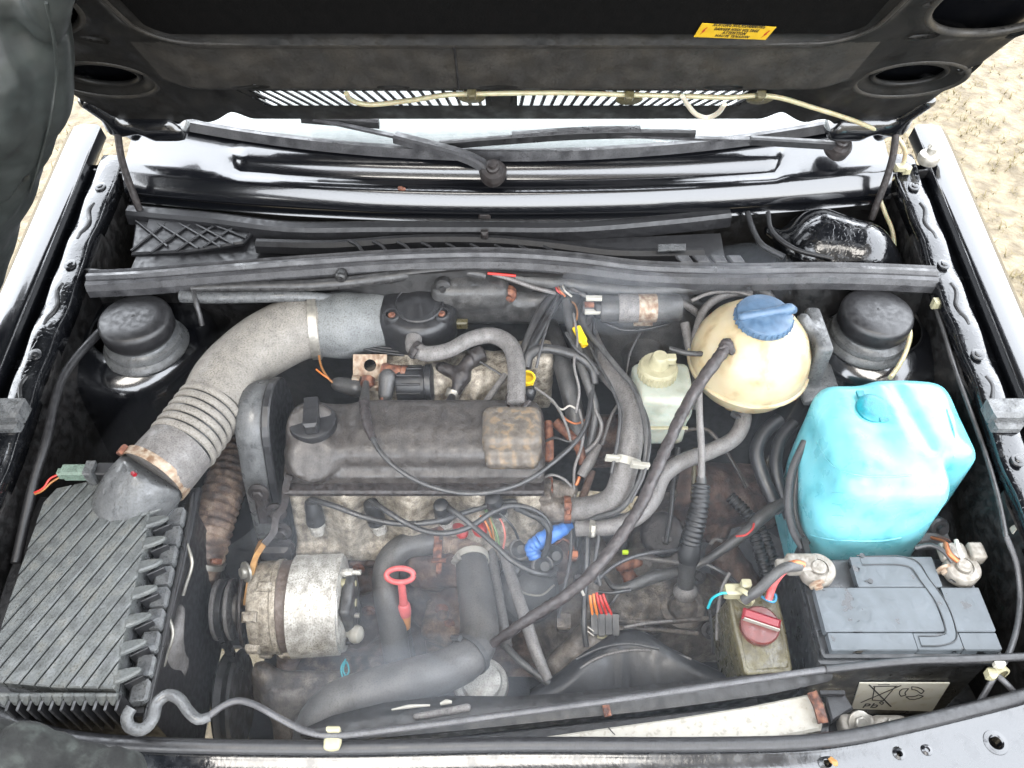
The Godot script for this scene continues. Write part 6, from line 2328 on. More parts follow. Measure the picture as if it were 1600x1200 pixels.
func gearbox() -> void:
	var t := thing("gearbox", "grimy dark gearbox casing right of the engine", "gearbox", at(1010, 980, 0.40))
	var b := MB.new()
	var P := [
		["c", at(905, 960, 0.50), at(1120, 965, 0.47), 0.085, 0.07, 0.03],
		["y", at(905, 950, 0.48), at(940, 950, 0.48), 0.13, 0.01, 0.03],
		["b", at(1000, 925, 0.53), Vector3(0.07, 0.05, 0.05), 0.015, 0, 0.03],
		["c", at(950, 900, 0.58), at(1010, 880, 0.58), 0.03, 0.026, 0.02],
		["y", at(1065, 962, 0.53), at(1066, 948, 0.572), 0.036, 0.004, 0.012],
		["b", at(960, 962, 0.57), Vector3(0.05, 0.008, 0.02), 0.004, 0, 0.01],
		["b", at(1010, 860, 0.53), Vector3(0.03, 0.06, 0.03), 0.01, 0, 0.02],
		["b", at(1025, 800, 0.56), Vector3(0.025, 0.08, 0.02), 0.008, 0, 0.02],
		["y", at(1040, 845, 0.57), at(1040, 838, 0.59), 0.04, 0.004, 0.01],
		["c", at(890, 1010, 0.50), at(905, 1050, 0.45), 0.04, 0.04, 0.02],
		["y", at(1066, 952, 0.56), at(1066, 940, 0.60), 0.02, 0.002, -0.003],
	]
	solid(b, P, 0.0075, 0.003, 40)
	part("casing", b, M.gearbox, t)
	b = MB.new()
	lathe(b, at(1066, 948, 0.575), Vector3(0, 0.9, 0.2), [[0.034, -0.004], [0.034, 0.002], [0.03, 0.004], [0.024, 0.004], [0.021, 0.0], [0.021, -0.01]], 32)
	part("drive_collar", b, M.gearbox, t, false)
	for e in [[935, 905], [975, 935], [1020, 985], [900, 930], [1110, 985], [985, 870], [1090, 900], [1130, 950]]:
		b = MB.new()
		bolt(b, at(e[0], e[1], 0.575), Vector3(0.1, 0.8, 0.5), 0.008, true, 0.01)
		part("bolt", b, M.dark_metal, t)
	for e in [[930, 968, 1120, 965], [950, 980, 1090, 990]]:
		b = MB.new()
		tube(b, path([e[0], e[1], 0.60, (e[0] + e[2]) / 2, e[1] + 4, 0.59, e[2], e[3], 0.58]), 0.004, 8)
		part("casting_rib", b, M.gearbox, t)
	# rusty parts deep between engine and brake gear
	b = MB.new()
	solid(b, [["y", at(1062, 755, 0.60), at(1062, 750, 0.63), 0.045, 0.01, 0.02], ["b", at(1140, 770, 0.58), Vector3(0.06, 0.03, 0.05), 0.02, 0, 0.03], ["c", at(1120, 760, 0.60), at(1190, 800, 0.56), 0.03, 0.03, 0.03], ["c", at(1060, 815, 0.55), at(1120, 830, 0.53), 0.03, 0.02, 0.03], ["b", at(950, 690, 0.62), Vector3(0.05, 0.05, 0.03), 0.02, 0, 0.02], ["c", at(1130, 870, 0.55), at(1165, 920, 0.52), 0.03, 0.03, 0.03]], 0.008, 0.004, 50)
	solo("steering_rack", b, M.red_iron, "rusty reddish steering and joint parts deep behind the gearbox", "steering gear")
	b = MB.new()
	solid(b, [["b", at(1030, 770, 0.62), Vector3(0.024, 0.07, 0.012), 0.006, 0, 0.01], ["y", at(1035, 838, 0.60), at(1035, 832, 0.63), 0.035, 0.006, 0.01]], 0.006)
	solo("shift_lever", b, M.dark_metal, "flat dark steel lever with round foot above the gearbox", "lever")
	b = MB.new()
	box(b, at(1042, 843, 0.637), Vector3(0.014, 0.003, 0.008), 0.0005)
	solo("paper_tag", b, M.dusty_hose, "small grey tag on the round foot of the steel lever", "tag")
	# mount plate like a low hill in front of the gearbox
	b = MB.new()
	var top := [[830, 1092], [880, 1060], [915, 1028], [944, 1007], [958, 996], [968, 1001], [975, 992], [1000, 990], [1022, 998], [1060, 1022], [1100, 1042], [1142, 1060], [1180, 1075]]
	var rows := [PackedVector3Array(), PackedVector3Array(), PackedVector3Array(), PackedVector3Array()]
	for e in top:
		var p := at(e[0], e[1], 0.66 + 0.02 * (1.0 - absf(e[0] - 1000) / 200.0))
		rows[0].append(p + Vector3(0, -0.05, -0.03))
		rows[1].append(p)
		rows[2].append(p + Vector3(0, -0.004 + 0.004 * sin(e[0] * 0.05), 0.018))
		rows[3].append(Vector3(p.x, 0.60, -0.42))
	sheet(b, rows, 0.004, Vector3(0, 0.5, 0.8))
	var mp := solo("mount_plate", b, M.plastic, "black dusty hump-shaped plate in front of the gearbox", "plate", "", false)
	b = MB.new()
	tube(b, path([885, 1062, 0.665, 930, 1030, 0.672, 985, 1016, 0.675, 1050, 1022, 0.672, 1080, 1030, 0.67]), 0.0022, 6)
	part("pressed_edge", b, M.dusty_hose, mp)
	b = MB.new()
	solid(b, [["c", at(872, 1042, 0.60), at(925, 1000, 0.62), 0.02, 0.024, 0.02], ["c", at(925, 1000, 0.62), at(965, 990, 0.625), 0.022, 0.012, 0.02]], 0.005, 0.002, 60)
	solo("bell_housing_lip", b, M.gearbox, "pale brown cast lip left of the hump-shaped plate", "casting")
	# dark floor under everything, open at the left where the grass shows
	b = MB.new()
	for e in [[-0.30, 0.64, -1.0, -0.40], [-0.64, -0.30, -1.0, -0.70], [-0.64, -0.575, -0.70, -0.40], [-0.46, -0.30, -0.70, -0.40]]:
		box(b, Vector3((e[0] + e[1]) / 2, 0.26, (e[2] + e[3]) / 2), Vector3(e[1] - e[0] - 0.002, 0.012, e[3] - e[2] - 0.002), 0.003)
	solo("under_tray", b, M.dark_steel, "dark undertray far below the engine with a gap at its left", "tray")


# ---------------------------------------------------------------- hoses
func hoses() -> void:
	hose("radiator_hose", "thick grey upper radiator hose bending from the engine flange down to the radiator", "hose", [735, 868, 0.665, 741, 910, 0.672, 747, 955, 0.676, 748, 995, 0.68, 728, 1030, 0.69, 690, 1050, 0.70, 640, 1064, 0.712, 580, 1082, 0.715, 530, 1100, 0.715, 498, 1128, 0.705, 486, 1165, 0.68], [0.0225, 0.0255, 0.0265, 0.027, 0.0275, 0.028, 0.028, 0.029, 0.029, 0.027, 0.025], M.radiator_rubber, 24)
	clamp_("pale wire clamp on the engine end of the radiator hose", at(737, 874, 0.667), at(741, 910, 0.672) - at(735, 860, 0.665), 0.0245, 0.010, Vector3(-0.7, 0.6, 0.3), M.white_plastic, M.steel)
	clamp_("small dark wire clamp on the bend of the radiator hose", at(735, 1022, 0.688), at(690, 1050, 0.70) - at(748, 995, 0.68), 0.029, 0.007, Vector3(-0.5, 0.8, -0.3), M.cable, M.cable)
	var b := MB.new()
	solid(b, [["c", at(733, 835, 0.655), at(737, 872, 0.668), 0.019, 0.022, 0.01], ["c", at(690, 846, 0.66), at(733, 838, 0.655), 0.019, 0.018, 0.015], ["b", at(715, 850, 0.65), Vector3(0.025, 0.02, 0.02), 0.008, 0, 0.015]], 0.004, 0.002, 80)
	solo("coolant_flange", b, M.grimy_iron, "grimy coolant flange on the head between the two hoses", "flange")
	hose("bypass_hose", "black coolant hose arching from the flange down behind the red dipstick", "hose", [688, 848, 0.668, 660, 848, 0.675, 628, 856, 0.678, 606, 880, 0.672, 603, 915, 0.655, 610, 960, 0.625, 618, 1010, 0.59, 626, 1060, 0.55], [0.0185, 0.0195, 0.0195, 0.0195, 0.0195, 0.02, 0.02, 0.02], M.radiator_rubber, 20)
	b = MB.new()
	band(b, at(683, 848, 0.669), Vector3(1, 0, 0), 0.0195, 0.009)
	box(b, at(683, 826, 0.69), Vector3(0.02, 0.006, 0.012), 0.001)
	box(b, at(684, 858, 0.685), Vector3(0.012, 0.004, 0.03), 0.001)
	box(b, at(685, 876, 0.67), Vector3(0.022, 0.005, 0.006), 0.001)
	box(b, at(686, 886, 0.665), Vector3(0.008, 0.006, 0.022), 0.002)
	solo("screw_clamp", b, M.rust, "rusty brown screw clamp on the black coolant hose", "clamp")
	hose("breather_hose", "grey breather hose looping from the throttle elbow to the valve cover box", "hose", [647, 528, 0.868, 646, 542, 0.866, 662, 552, 0.864, 698, 548, 0.864, 735, 530, 0.866, 768, 524, 0.866, 795, 537, 0.864, 806, 565, 0.86, 807, 600, 0.855, 806, 632, 0.85], [0.0125, 0.0125, 0.012, 0.0115, 0.012, 0.0125, 0.0135, 0.0135, 0.0135, 0.0135], M.dusty_hose, 18)
	hose("heater_hose", "thick grey heater hose curving down in front of the brake reservoir to the engine", "hose", [912, 505, 0.83, 925, 540, 0.835, 950, 580, 0.84, 978, 612, 0.84, 990, 640, 0.838, 986, 690, 0.825, 975, 740, 0.80, 958, 780, 0.77, 920, 795, 0.745, 890, 797, 0.735], [0.0165, 0.0165, 0.0165, 0.0168, 0.017, 0.0178, 0.0178, 0.0185, 0.018, 0.018], M.dusty_hose, 20)
	hose("heater_hose", "grey heater hose running straight down beside the plug lead harness", "hose", [848, 470, 0.83, 862, 520, 0.835, 876, 560, 0.83, 890, 610, 0.815, 900, 660, 0.79, 905, 700, 0.76], [0.0145, 0.015, 0.015, 0.015, 0.014, 0.013], M.dark_hose, 18)
	hose("tank_hose", "pale grey hose sagging from the coolant tank to the engine", "hose", [1160, 636, 0.80, 1162, 655, 0.795, 1148, 684, 0.79, 1110, 705, 0.785, 1065, 722, 0.78, 1035, 745, 0.775, 1020, 780, 0.765, 998, 805, 0.755, 960, 822, 0.745, 900, 826, 0.735], [0.0115, 0.0118, 0.0118, 0.0118, 0.0118, 0.0125, 0.0125, 0.0125, 0.012, 0.0115], M.dusty_hose, 16)
	clamp_("grey clamp at the bottom outlet of the coolant tank", at(1160, 641, 0.80), Vector3(0, 1, -0.2), 0.0122, 0.008, Vector3(-0.8, 0, 0.6), M.dark_hose, M.cable)
	clamp_("rusty brown clamp where the heater hose meets the engine", at(886, 796, 0.735), Vector3(1, 0, 0), 0.0187, 0.010, Vector3(0.0, 0.9, 0.4), M.rust, M.rust)
	b = MB.new()
	solid(b, [["c", at(855, 797, 0.73), at(890, 797, 0.735), 0.018, 0.017, 0.01], ["c", at(860, 762, 0.74), at(892, 766, 0.745), 0.014, 0.011, 0.01], ["b", at(850, 790, 0.72), Vector3(0.01, 0.045, 0.02), 0.004, 0, 0.01]], 0.004, 0.0015, 80)
	solo("water_outlet", b, M.gearbox, "grey water outlet on the right end of the cylinder head", "flange")
	b = MB.new()
	box(b, at(858, 763, 0.748), Vector3(0.010, 0.026, 0.026), 0.002)
	solo("sender_hexagon", b, M.rust, "rusty brown sender at the right end of the cylinder head", "sender")
	b = MB.new()
	sweep(b, [[-0.006, -0.002], [-0.006, 0.002], [0.006, 0.002], [0.006, -0.002]], path([853, 758, 0.742, 845, 785, 0.735, 848, 803, 0.725]), 0.01, Vector3(0, 0.3, 1))
	solo("pale_plate", b, M.white_plastic, "narrow pale metal edge at the right end of the cylinder head", "plate")
	# foam wrapped hose from the tank across the bay
	b = MB.new()
	tube(b, path([1137, 541, 0.925, 1122, 560, 0.922, 1098, 592, 0.91, 1075, 630, 0.895, 1050, 680, 0.88, 1030, 725, 0.868, 1003, 785, 0.85, 965, 845, 0.83, 925, 895, 0.81, 885, 930, 0.79, 845, 955, 0.77, 800, 985, 0.745, 770, 1005, 0.72]), [0.0085, 0.0088, 0.0085, 0.0082, 0.008, 0.008, 0.008, 0.0078, 0.008, 0.0075, 0.0075, 0.007, 0.0065], 12, 0.0, 0.01, 0.0011)
	solo("wrapped_hose", b, M.tape, "crumbling black wrapped hose running diagonally from the coolant tank to the block", "hose")
	b = MB.new()
	solid(b, [["c", at(1137, 540, 0.926), at(1143, 548, 0.925), 0.009, 0.006, 0.003], ["c", at(1133, 538, 0.928), at(1128, 545, 0.928), 0.008, 0.006, 0.003]], 0.0025, 0.003, 200)
	solo("frayed_wrap", b, M.tape, "frayed end of the wrapped hose on the tank nipple", "wrap")
	# speedometer cable
	var t := thing("speedometer_cable", "grey speedometer cable with a ribbed black boot going down to the gearbox", "cable", at(1070, 940, 0.60))
	b = MB.new()
	tube(b, path([1092, 600, 0.86, 1093, 650, 0.84, 1096, 700, 0.815, 1096, 752, 0.785]), 0.0052, 10)
	part("outer_sleeve", b, M.dusty_hose, t)
	b = MB.new()
	tube(b, path([1096, 745, 0.787, 1096, 758, 0.782]), 0.0072, 12)
	part("sleeve_nut", b, M.dark_hose, t)
	b = MB.new()
	tube(b, path([1096, 756, 0.782, 1093, 790, 0.765, 1085, 825, 0.742, 1078, 850, 0.722]), [0.0115, 0.0128, 0.0135, 0.0142], 20, 0.0018, 0.0068)
	part("ribbed_boot", b, M.rubber, t)
	b = MB.new()
	tube(b, path([1079, 848, 0.724, 1077, 866, 0.71, 1075, 878, 0.70]), [0.0165, 0.017, 0.014], 20)
	part("boot_cuff", b, M.rubber, t)
	b = MB.new()
	tube(b, path([1076, 872, 0.70, 1073, 895, 0.675, 1071, 915, 0.655]), [0.0125, 0.0125, 0.0125], 20)
	part("plug_stem", b, M.dark_hose, t)
	b = MB.new()
	lathe(b, at(1071, 922, 0.648), at(1076, 872, 0.70) - at(1071, 915, 0.655), [[0.0, -0.012], [0.015, -0.012], [0.0175, -0.006], [0.0175, 0.002], [0.014, 0.007], [0.012, 0.008]], 26)
	part("plug_collar", b, M.dusty_hose, t)
	# hoses by the wing on the right
	hose("fuel_hose", "dark hose with a pale edge bending down left of the turquoise tank", "hose", [1218, 655, 0.78, 1195, 675, 0.775, 1182, 705, 0.765, 1190, 740, 0.75, 1205, 775, 0.735, 1218, 800, 0.72], 0.0105, M.plastic, 14)
	hose("fuel_hose", "second dark hose beside the bracket left of the turquoise tank", "hose", [1240, 660, 0.775, 1218, 690, 0.765, 1212, 730, 0.75, 1225, 780, 0.73, 1235, 810, 0.72], 0.0095, M.plastic, 14)
	for e in [[[1140, 775, 0.66, 1165, 800, 0.65, 1190, 830, 0.64, 1205, 870, 0.63, 1222, 905, 0.61], "black corrugated conduit nearest the wing"], [[1178, 835, 0.645, 1190, 870, 0.635, 1200, 905, 0.615], "black corrugated conduit left of the other one"]]:
		b = MB.new()
		tube(b, path(e[0]), 0.009, 14, 0.0013, 0.006)
		solo("corrugated_conduit", b, M.rubber, e[1], "conduit")
	b = MB.new()
	tube(b, path([838, 872, 0.69, 832, 856, 0.70, 845, 845, 0.71]), [0.0105, 0.011, 0.0115], 14, 0.0008, 0.006)
	tube(b, path([842, 846, 0.71, 865, 834, 0.715, 882, 826, 0.715, 892, 820, 0.714]), [0.0118, 0.0115, 0.009, 0.006], 14, 0.0006, 0.012)
	solo("blue_sleeve", b, M.blue_sleeve, "bright blue wrapped sleeve bending over the distributor leads", "sleeve")
	b = MB.new()
	tube(b, path([1046, 545, 0.895, 1075, 552, 0.895, 1100, 553, 0.89]), 0.004, 8)
	solo("reservoir_lead", b, M.cable, "short dark lead from the reservoir cap to the coolant tank", "cable")
	hose("vacuum_hose", "thin grey hose looping from the firewall down behind the coolant tank", "hose", [1175, 455, 0.90, 1130, 462, 0.895, 1102, 482, 0.885, 1088, 520, 0.87, 1083, 560, 0.85], 0.0065, M.dusty_hose, 10)
	hose("vacuum_hose", "grey upright tube between reservoir and coolant tank", "hose", [1070, 505, 0.87, 1078, 545, 0.85, 1086, 590, 0.82, 1090, 640, 0.79], 0.0075, M.dusty_hose, 10)
	hose("brake_pipe", "thin metal pipe curving from the brake reservoir to the wing", "pipe", [1050, 690, 0.72, 1075, 672, 0.73, 1105, 672, 0.73, 1130, 700, 0.71, 1150, 730, 0.69, 1168, 760, 0.67], 0.0032, M.gearbox, 8)
	hose("brake_pipe", "short thin pipe with a nut beside the speedometer cable", "pipe", [1086, 700, 0.72, 1084, 745, 0.70, 1082, 780, 0.68], 0.0035, M.olive, 8)
	# oil dipstick tube area: two straight conduits on the block
	hose("conduit", "straight grey conduit from the plug leads down to the front, left one", "conduit", [766, 850, 0.66, 773, 900, 0.65, 783, 960, 0.63, 792, 1010, 0.60], 0.0085, M.dusty_hose, 12)
	hose("conduit", "straight grey conduit slanting down to the front past the distributor, right one", "conduit", [785, 858, 0.672, 800, 905, 0.68, 820, 965, 0.68, 838, 1020, 0.67, 856, 1062, 0.655], [0.0075, 0.0085, 0.0088, 0.0085, 0.007], M.dusty_hose, 12)
	hose("conduit", "thin dark conduit at the foot of the distributor", "conduit", [790, 1010, 0.66, 815, 1035, 0.66, 840, 1055, 0.655, 858, 1068, 0.65], 0.0055, M.dark_hose, 10)
	# grey sheath under the left end of the firewall seal
	hose("cable_sheath", "pale grey tube under the left end of the firewall seal", "pipe", [284, 462, 0.905, 305, 464, 0.905, 350, 465, 0.905, 400, 464, 0.904, 470, 463, 0.90, 530, 468, 0.885], [0.011, 0.0095, 0.009, 0.009, 0.009, 0.008], M.dusty_plastic, 14)
	hose("firewall_harness", "black taped harness running along the firewall under the seal on the left", "harness", [300, 450, 0.915, 400, 447, 0.916, 480, 446, 0.917, 545, 441, 0.918, 600, 434, 0.918, 660, 426, 0.919, 710, 422, 0.918, 760, 430, 0.914], [0.007, 0.0085, 0.009, 0.0095, 0.010, 0.010, 0.009, 0.007], M.cable, 12)
	hose("firewall_harness", "grey taped harness running along the firewall under the seal on the right", "harness", [790, 432, 0.912, 850, 440, 0.908, 910, 447, 0.905, 980, 455, 0.905, 1060, 452, 0.906, 1130, 446, 0.906, 1180, 448, 0.905, 1205, 470, 0.895, 1212, 500, 0.88], [0.009, 0.010, 0.0105, 0.011, 0.011, 0.0105, 0.010, 0.008, 0.007], M.dark_hose, 12)
	hose("hood_cable", "thick black cable bowing down the left inner wing past the strut tower", "cable", [170, 505, 0.885, 148, 527, 0.885, 118, 560, 0.885, 97, 592, 0.883, 85, 630, 0.878, 72, 690, 0.868, 55, 745, 0.855, 42, 800, 0.84, 25, 880, 0.82], 0.0065, M.plastic, 12)
	hose("wing_cable", "thin black cable running down the right inner wing", "cable", [1456, 440, 0.91, 1462, 480, 0.905, 1475, 520, 0.90, 1490, 570, 0.895, 1515, 640, 0.885, 1540, 710, 0.875, 1560, 780, 0.868, 1572, 840, 0.86], 0.0034, M.cable, 8)
	var b2 := MB.new()
	box(b2, at(1464, 474, 0.912), Vector3(0.014, 0.016, 0.014), 0.003)
	solo("cable_holder", b2, M.ivory, "small cream holder on the thin cable beside the right strut cap", "clip")
	hose("washer_tube", "yellowed tube leaning on the right strut cap and down to the turquoise tank", "hose", [1418, 506, 0.895, 1422, 522, 0.888, 1416, 548, 0.872, 1404, 572, 0.868, 1391, 590, 0.875], 0.0036, M.washer_hose, 10)
	hose("rail_hose", "black hose rising along the far right below the rail to the cream holder", "hose", [1572, 838, 0.86, 1588, 880, 0.845, 1594, 930, 0.825, 1588, 985, 0.82, 1572, 1030, 0.815, 1555, 1055, 0.81, 1535, 1090, 0.79, 1518, 1118, 0.77], 0.0036, M.seal_rubber, 10)
	hose("rail_hose", "black hose leaving the cream holder towards the right front corner", "hose", [1556, 1053, 0.812, 1572, 1068, 0.81, 1588, 1085, 0.80, 1610, 1110, 0.78], 0.0036, M.seal_rubber, 10)
	var h := thing("pipe_holder", "small cream holder joining the black hoses below the prop rod at the right", "clip", at(1555, 1050, 0.80))
	b = MB.new()
	band(b, at(1563, 1050, 0.812), Vector3(0.3, 0.2, 1), 0.008, 0.008)
	part("loop", b, M.ivory, h)
	b = MB.new()
	box(b, at(1548, 1053, 0.812), Vector3(0.010, 0.012, 0.014), 0.003)
	part("tab", b, M.ivory, h)
	b = MB.new()
	box(b, at(1561, 1038, 0.825), Vector3(0.012, 0.008, 0.010), 0.003)
	part("cap", b, M.white_plastic, h)
	b = MB.new()
	box(b, at(1590, 826, 0.85), Vector3(0.012, 0.012, 0.012), 0.002)
	solo("cable_holder", b, M.white_plastic, "tiny white holder at the right edge above the battery", "clip")


# ---------------------------------------------------------------- wiring
func wire(label: String, a: Array, r: float, m: Material, called := "wire", cat := "wire") -> void:
	hose(called, label, cat, a, r, m, 8)


func wiring() -> void:
	# plug leads
	hose("plug_lead", "plug lead from the leftmost boot sweeping across to the distributor", "plug lead", [485, 780, 0.752, 520, 790, 0.760, 570, 808, 0.752, 620, 818, 0.75, 680, 815, 0.75, 730, 800, 0.745, 780, 786, 0.75, 815, 785, 0.75, 836, 797, 0.745, 845, 815, 0.735], 0.0042, M.cable, 10, "plug leads")
	hose("plug_lead", "plug lead from the second boot looping under the first", "plug lead", [578, 782, 0.752, 600, 796, 0.762, 630, 815, 0.756, 665, 830, 0.748, 700, 833, 0.75, 735, 823, 0.754, 770, 800, 0.757, 800, 790, 0.757, 835, 798, 0.75, 856, 815, 0.735, 860, 840, 0.715, 851, 865, 0.70], 0.0042, M.cable, 10, "plug leads")
	hose("plug_lead", "plug lead from the third boot falling down to the foot of the distributor", "plug lead", [688, 786, 0.752, 710, 800, 0.764, 740, 823, 0.755, 775, 853, 0.752, 800, 876, 0.745, 830, 893, 0.735, 855, 898, 0.72, 868, 888, 0.70], 0.0042, M.cable, 10, "plug leads")
	hose("coil_lead", "black lead arching over the blue sleeve into the front distributor boot", "plug lead", [805, 793, 0.752, 825, 802, 0.755, 845, 812, 0.752, 857, 828, 0.742, 856, 850, 0.722, 849, 870, 0.705], 0.0046, M.rubber, 10)
	# accelerator cable
	var t := thing("throttle_cable", "accelerator cable looping from the throttle bracket over the valve cover", "cable", at(575, 640, 0.82))
	var b := MB.new()
	tube(b, path([572, 598, 0.828, 571, 612, 0.832, 569, 630, 0.836]), [0.0048, 0.0062, 0.0085], 12)
	part("cable_end", b, M.dark_hose, t)
	b = MB.new()
	tube(b, path([569, 628, 0.836, 571, 648, 0.85, 575, 668, 0.855, 582, 685, 0.855]), [0.0078, 0.0075, 0.006, 0.005], 12, 0.0, 0.01, 0.0008)
	part("cable_boot", b, M.tape, t)
	b = MB.new()
	tube(b, path([580, 680, 0.856, 592, 703, 0.852, 612, 725, 0.845, 645, 748, 0.835, 690, 765, 0.825, 735, 771, 0.82, 780, 766, 0.82, 825, 750, 0.82, 865, 722, 0.825, 895, 695, 0.83, 912, 672, 0.83, 920, 645, 0.835, 926, 600, 0.845, 930, 560, 0.855, 928, 500, 0.865, 930, 470, 0.87]), 0.0035, 10)
	part("outer_cable", b, M.cable, t)
	# bundle hanging from the firewall
	hose("wire_bundle", "black taped wire bundle dropping from the firewall to the yellow banded plug", "harness", [870, 458, 0.885, 850, 480, 0.88, 835, 510, 0.87, 822, 540, 0.86, 815, 560, 0.85], [0.008, 0.0085, 0.0085, 0.008, 0.008], M.cable, 12)
	hose("wire_bundle", "second taped bundle close beside the first below the firewall", "harness", [880, 458, 0.885, 862, 485, 0.885, 845, 515, 0.875, 830, 545, 0.865, 822, 570, 0.85], [0.006, 0.0065, 0.007, 0.007, 0.006], M.rubber, 12)
	hose("wire_bundle", "dark bundle running down between the two heater hoses", "harness", [885, 470, 0.885, 890, 500, 0.875, 900, 540, 0.865, 910, 575, 0.855, 922, 610, 0.84, 930, 640, 0.825, 925, 680, 0.80, 915, 715, 0.77], [0.008, 0.0085, 0.008, 0.0075, 0.007, 0.0065, 0.006, 0.005], M.dark_hose, 12)
	hose("wire_bundle", "black bundle curving right over the heater hose top", "harness", [822, 575, 0.85, 826, 556, 0.86, 845, 545, 0.868, 875, 548, 0.87, 905, 558, 0.87, 925, 575, 0.862, 930, 600, 0.85], [0.0085, 0.0085, 0.0075, 0.007, 0.007, 0.006, 0.005], M.cable, 12)
	b = MB.new()
	band(b, at(824, 592, 0.845), Vector3(0.15, 0.9, 0.2), 0.0095, 0.012, 0.0018)
	lathe(b, at(824, 598, 0.838), Vector3(0.15, 0.9, 0.2), [[0, -0.012], [0.008, -0.012], [0.0095, -0.004], [0.0095, 0.004], [0, 0.004]], 20)
	solo("yellow_band", b, M.yellow, "yellow collar on the black plug right of the breather hose", "collar")
	b = MB.new()
	solid(b, [["c", at(826, 612, 0.83), at(824, 622, 0.82), 0.012, 0.010, 0.01]], 0.004)
	solo("black_plug", b, M.plastic, "black plug body below the yellow collar", "plug")
	b = MB.new()
	box(b, at(818, 612, 0.835), Vector3(0.006, 0.012, 0.008), 0.001)
	solo("green_bit", b, M.green_wire, "tiny green plastic bit beside the black plug", "clip")
	var y := thing("yellow_connector", "loose yellow wire connector hanging over the heater hose", "connector", at(906, 525, 0.87))
	b = MB.new()
	var y0 := at(899, 511, 0.878)
	var y1 := at(912, 537, 0.87)
	box(b, (y0 + y1) / 2, Vector3(0.013, 0.010, y0.distance_to(y1)), 0.0025, basis_from(y1 - y0, Vector3.RIGHT))
	part("connector_body", b, M.yellow, y)
	b = MB.new()
	lathe(b, y1, y1 - y0, [[0.0, -0.004], [0.0055, -0.004], [0.0058, 0.004], [0.004, 0.0045], [0.0035, 0.0]], 14)
	part("connector_mouth", b, M.yellow, y, false)
	wire("thin orange wire leading up from the yellow connector", [898, 512, 0.877, 893, 495, 0.88, 890, 480, 0.882, 889, 468, 0.885], 0.0016, M.orange_wire)
	wire("thin brown wire loop beside the yellow connector", [889, 470, 0.885, 897, 474, 0.886, 902, 486, 0.885, 901, 500, 0.882], 0.0014, M.brown_wire)
	wire("red wire emerging from under the seal at the middle", [762, 427, 0.922, 785, 429, 0.922, 806, 431, 0.921], 0.0022, M.red_wire)
	wire("grey cable dropping under the seal right of the middle", [770, 428, 0.92, 800, 437, 0.915, 830, 448, 0.905, 868, 458, 0.895], 0.0035, M.dusty_hose)
	for k in 5:
		wire(["red stub of wire in the tangle under the seal", "copper stub of wire in the tangle under the seal", "grey stub of wire crossing the tangle under the seal", "pale stub of wire at the top of the tangle", "dark wire curling right from the tangle"][k], [868 + k * 3, 448 - k * 2, 0.905, 872 + k * 4, 455, 0.908 + k * 0.002, 878 + k * (5 if k < 4 else 9), 459 + (k % 2) * 4, 0.902], 0.0018, [M.red_wire, M.copper, M.dusty_hose, M.white_wire, M.cable][k])
	wire("thin grey wire arching right from the tangle to the coil", [890, 450, 0.905, 905, 458, 0.905, 920, 465, 0.895, 932, 462, 0.885], 0.0025, M.dusty_hose)
	hose("coil_cable", "black cable falling from the coil along the heater hose", "cable", [910, 478, 0.872, 908, 495, 0.872, 915, 515, 0.87, 940, 545, 0.868, 965, 575, 0.866, 990, 605, 0.866, 1003, 640, 0.862, 1010, 680, 0.85, 1008, 720, 0.832, 995, 760, 0.805, 970, 795, 0.78, 935, 808, 0.755, 900, 822, 0.725], [0.007, 0.0075, 0.005, 0.0045, 0.0042, 0.004, 0.004, 0.004, 0.004, 0.004, 0.0042, 0.005, 0.005], M.dark_hose, 10)
	wire("thin dark cable beside the pale tie on the heater hose", [1000, 625, 0.862, 1013, 660, 0.856, 1015, 700, 0.845, 1005, 745, 0.825, 985, 785, 0.80], 0.0022, M.cable)
	var ct := thing("cable_tie", "white cable tie around the heater hose and its cable", "cable tie", at(975, 722, 0.82))
	b = MB.new()
	var hx := at(988, 680, 0.83) - at(970, 750, 0.795)
	band(b, at(978, 720, 0.812), hx, 0.0195, 0.011, 0.001)
	part("tie_loop", b, M.white_plastic, ct)
	b = MB.new()
	box(b, at(957, 716, 0.828), Vector3(0.02, 0.011, 0.006), 0.001, Basis(Vector3(0, 0, 1), -0.15))
	part("tie_tail", b, M.white_plastic, ct)
	b = MB.new()
	box(b, at(1000, 727, 0.835), Vector3(0.026, 0.010, 0.007), 0.001, Basis(Vector3(0, 0, 1), -0.2))
	part("tie_head", b, M.white_plastic, ct)
	# plug cluster on the flange
	var c1 := thing("teal_plug", "teal blue sensor plug above the red ones on the cylinder head", "plug", at(745, 790, 0.70))
	b = MB.new()
	box(b, at(742, 785, 0.735), Vector3(0.02, 0.018, 0.012), 0.002, Basis(Vector3(0, 0, 1), 0.3))
	part("plug_body", b, M.teal, c1)
	b = MB.new()
	box(b, at(735, 796, 0.728), Vector3(0.014, 0.012, 0.010), 0.002, Basis(Vector3(0, 0, 1), 0.3))
	part("plug_neck", b, M.teal, c1)
	b = MB.new()
	box(b, at(748, 800, 0.728), Vector3(0.012, 0.010, 0.010), 0.002)
	part("plug_latch", b, M.blue_wire, c1)
	b = MB.new()
	solid(b, [["c", at(745, 812, 0.70), at(750, 828, 0.71), 0.013, 0.011, 0.006]], 0.003, 0.001, 150)
	solo("red_plug", b, M.sticker_red, "dull red sensor plug below the teal plug", "plug")
	b = MB.new()
	solid(b, [["c", at(718, 822, 0.69), at(722, 832, 0.695), 0.011, 0.010, 0.006]], 0.003, 0.001, 150)
	solo("red_plug", b, M.sticker_red, "small dark red sensor plug at the rusty screw clamp", "plug")
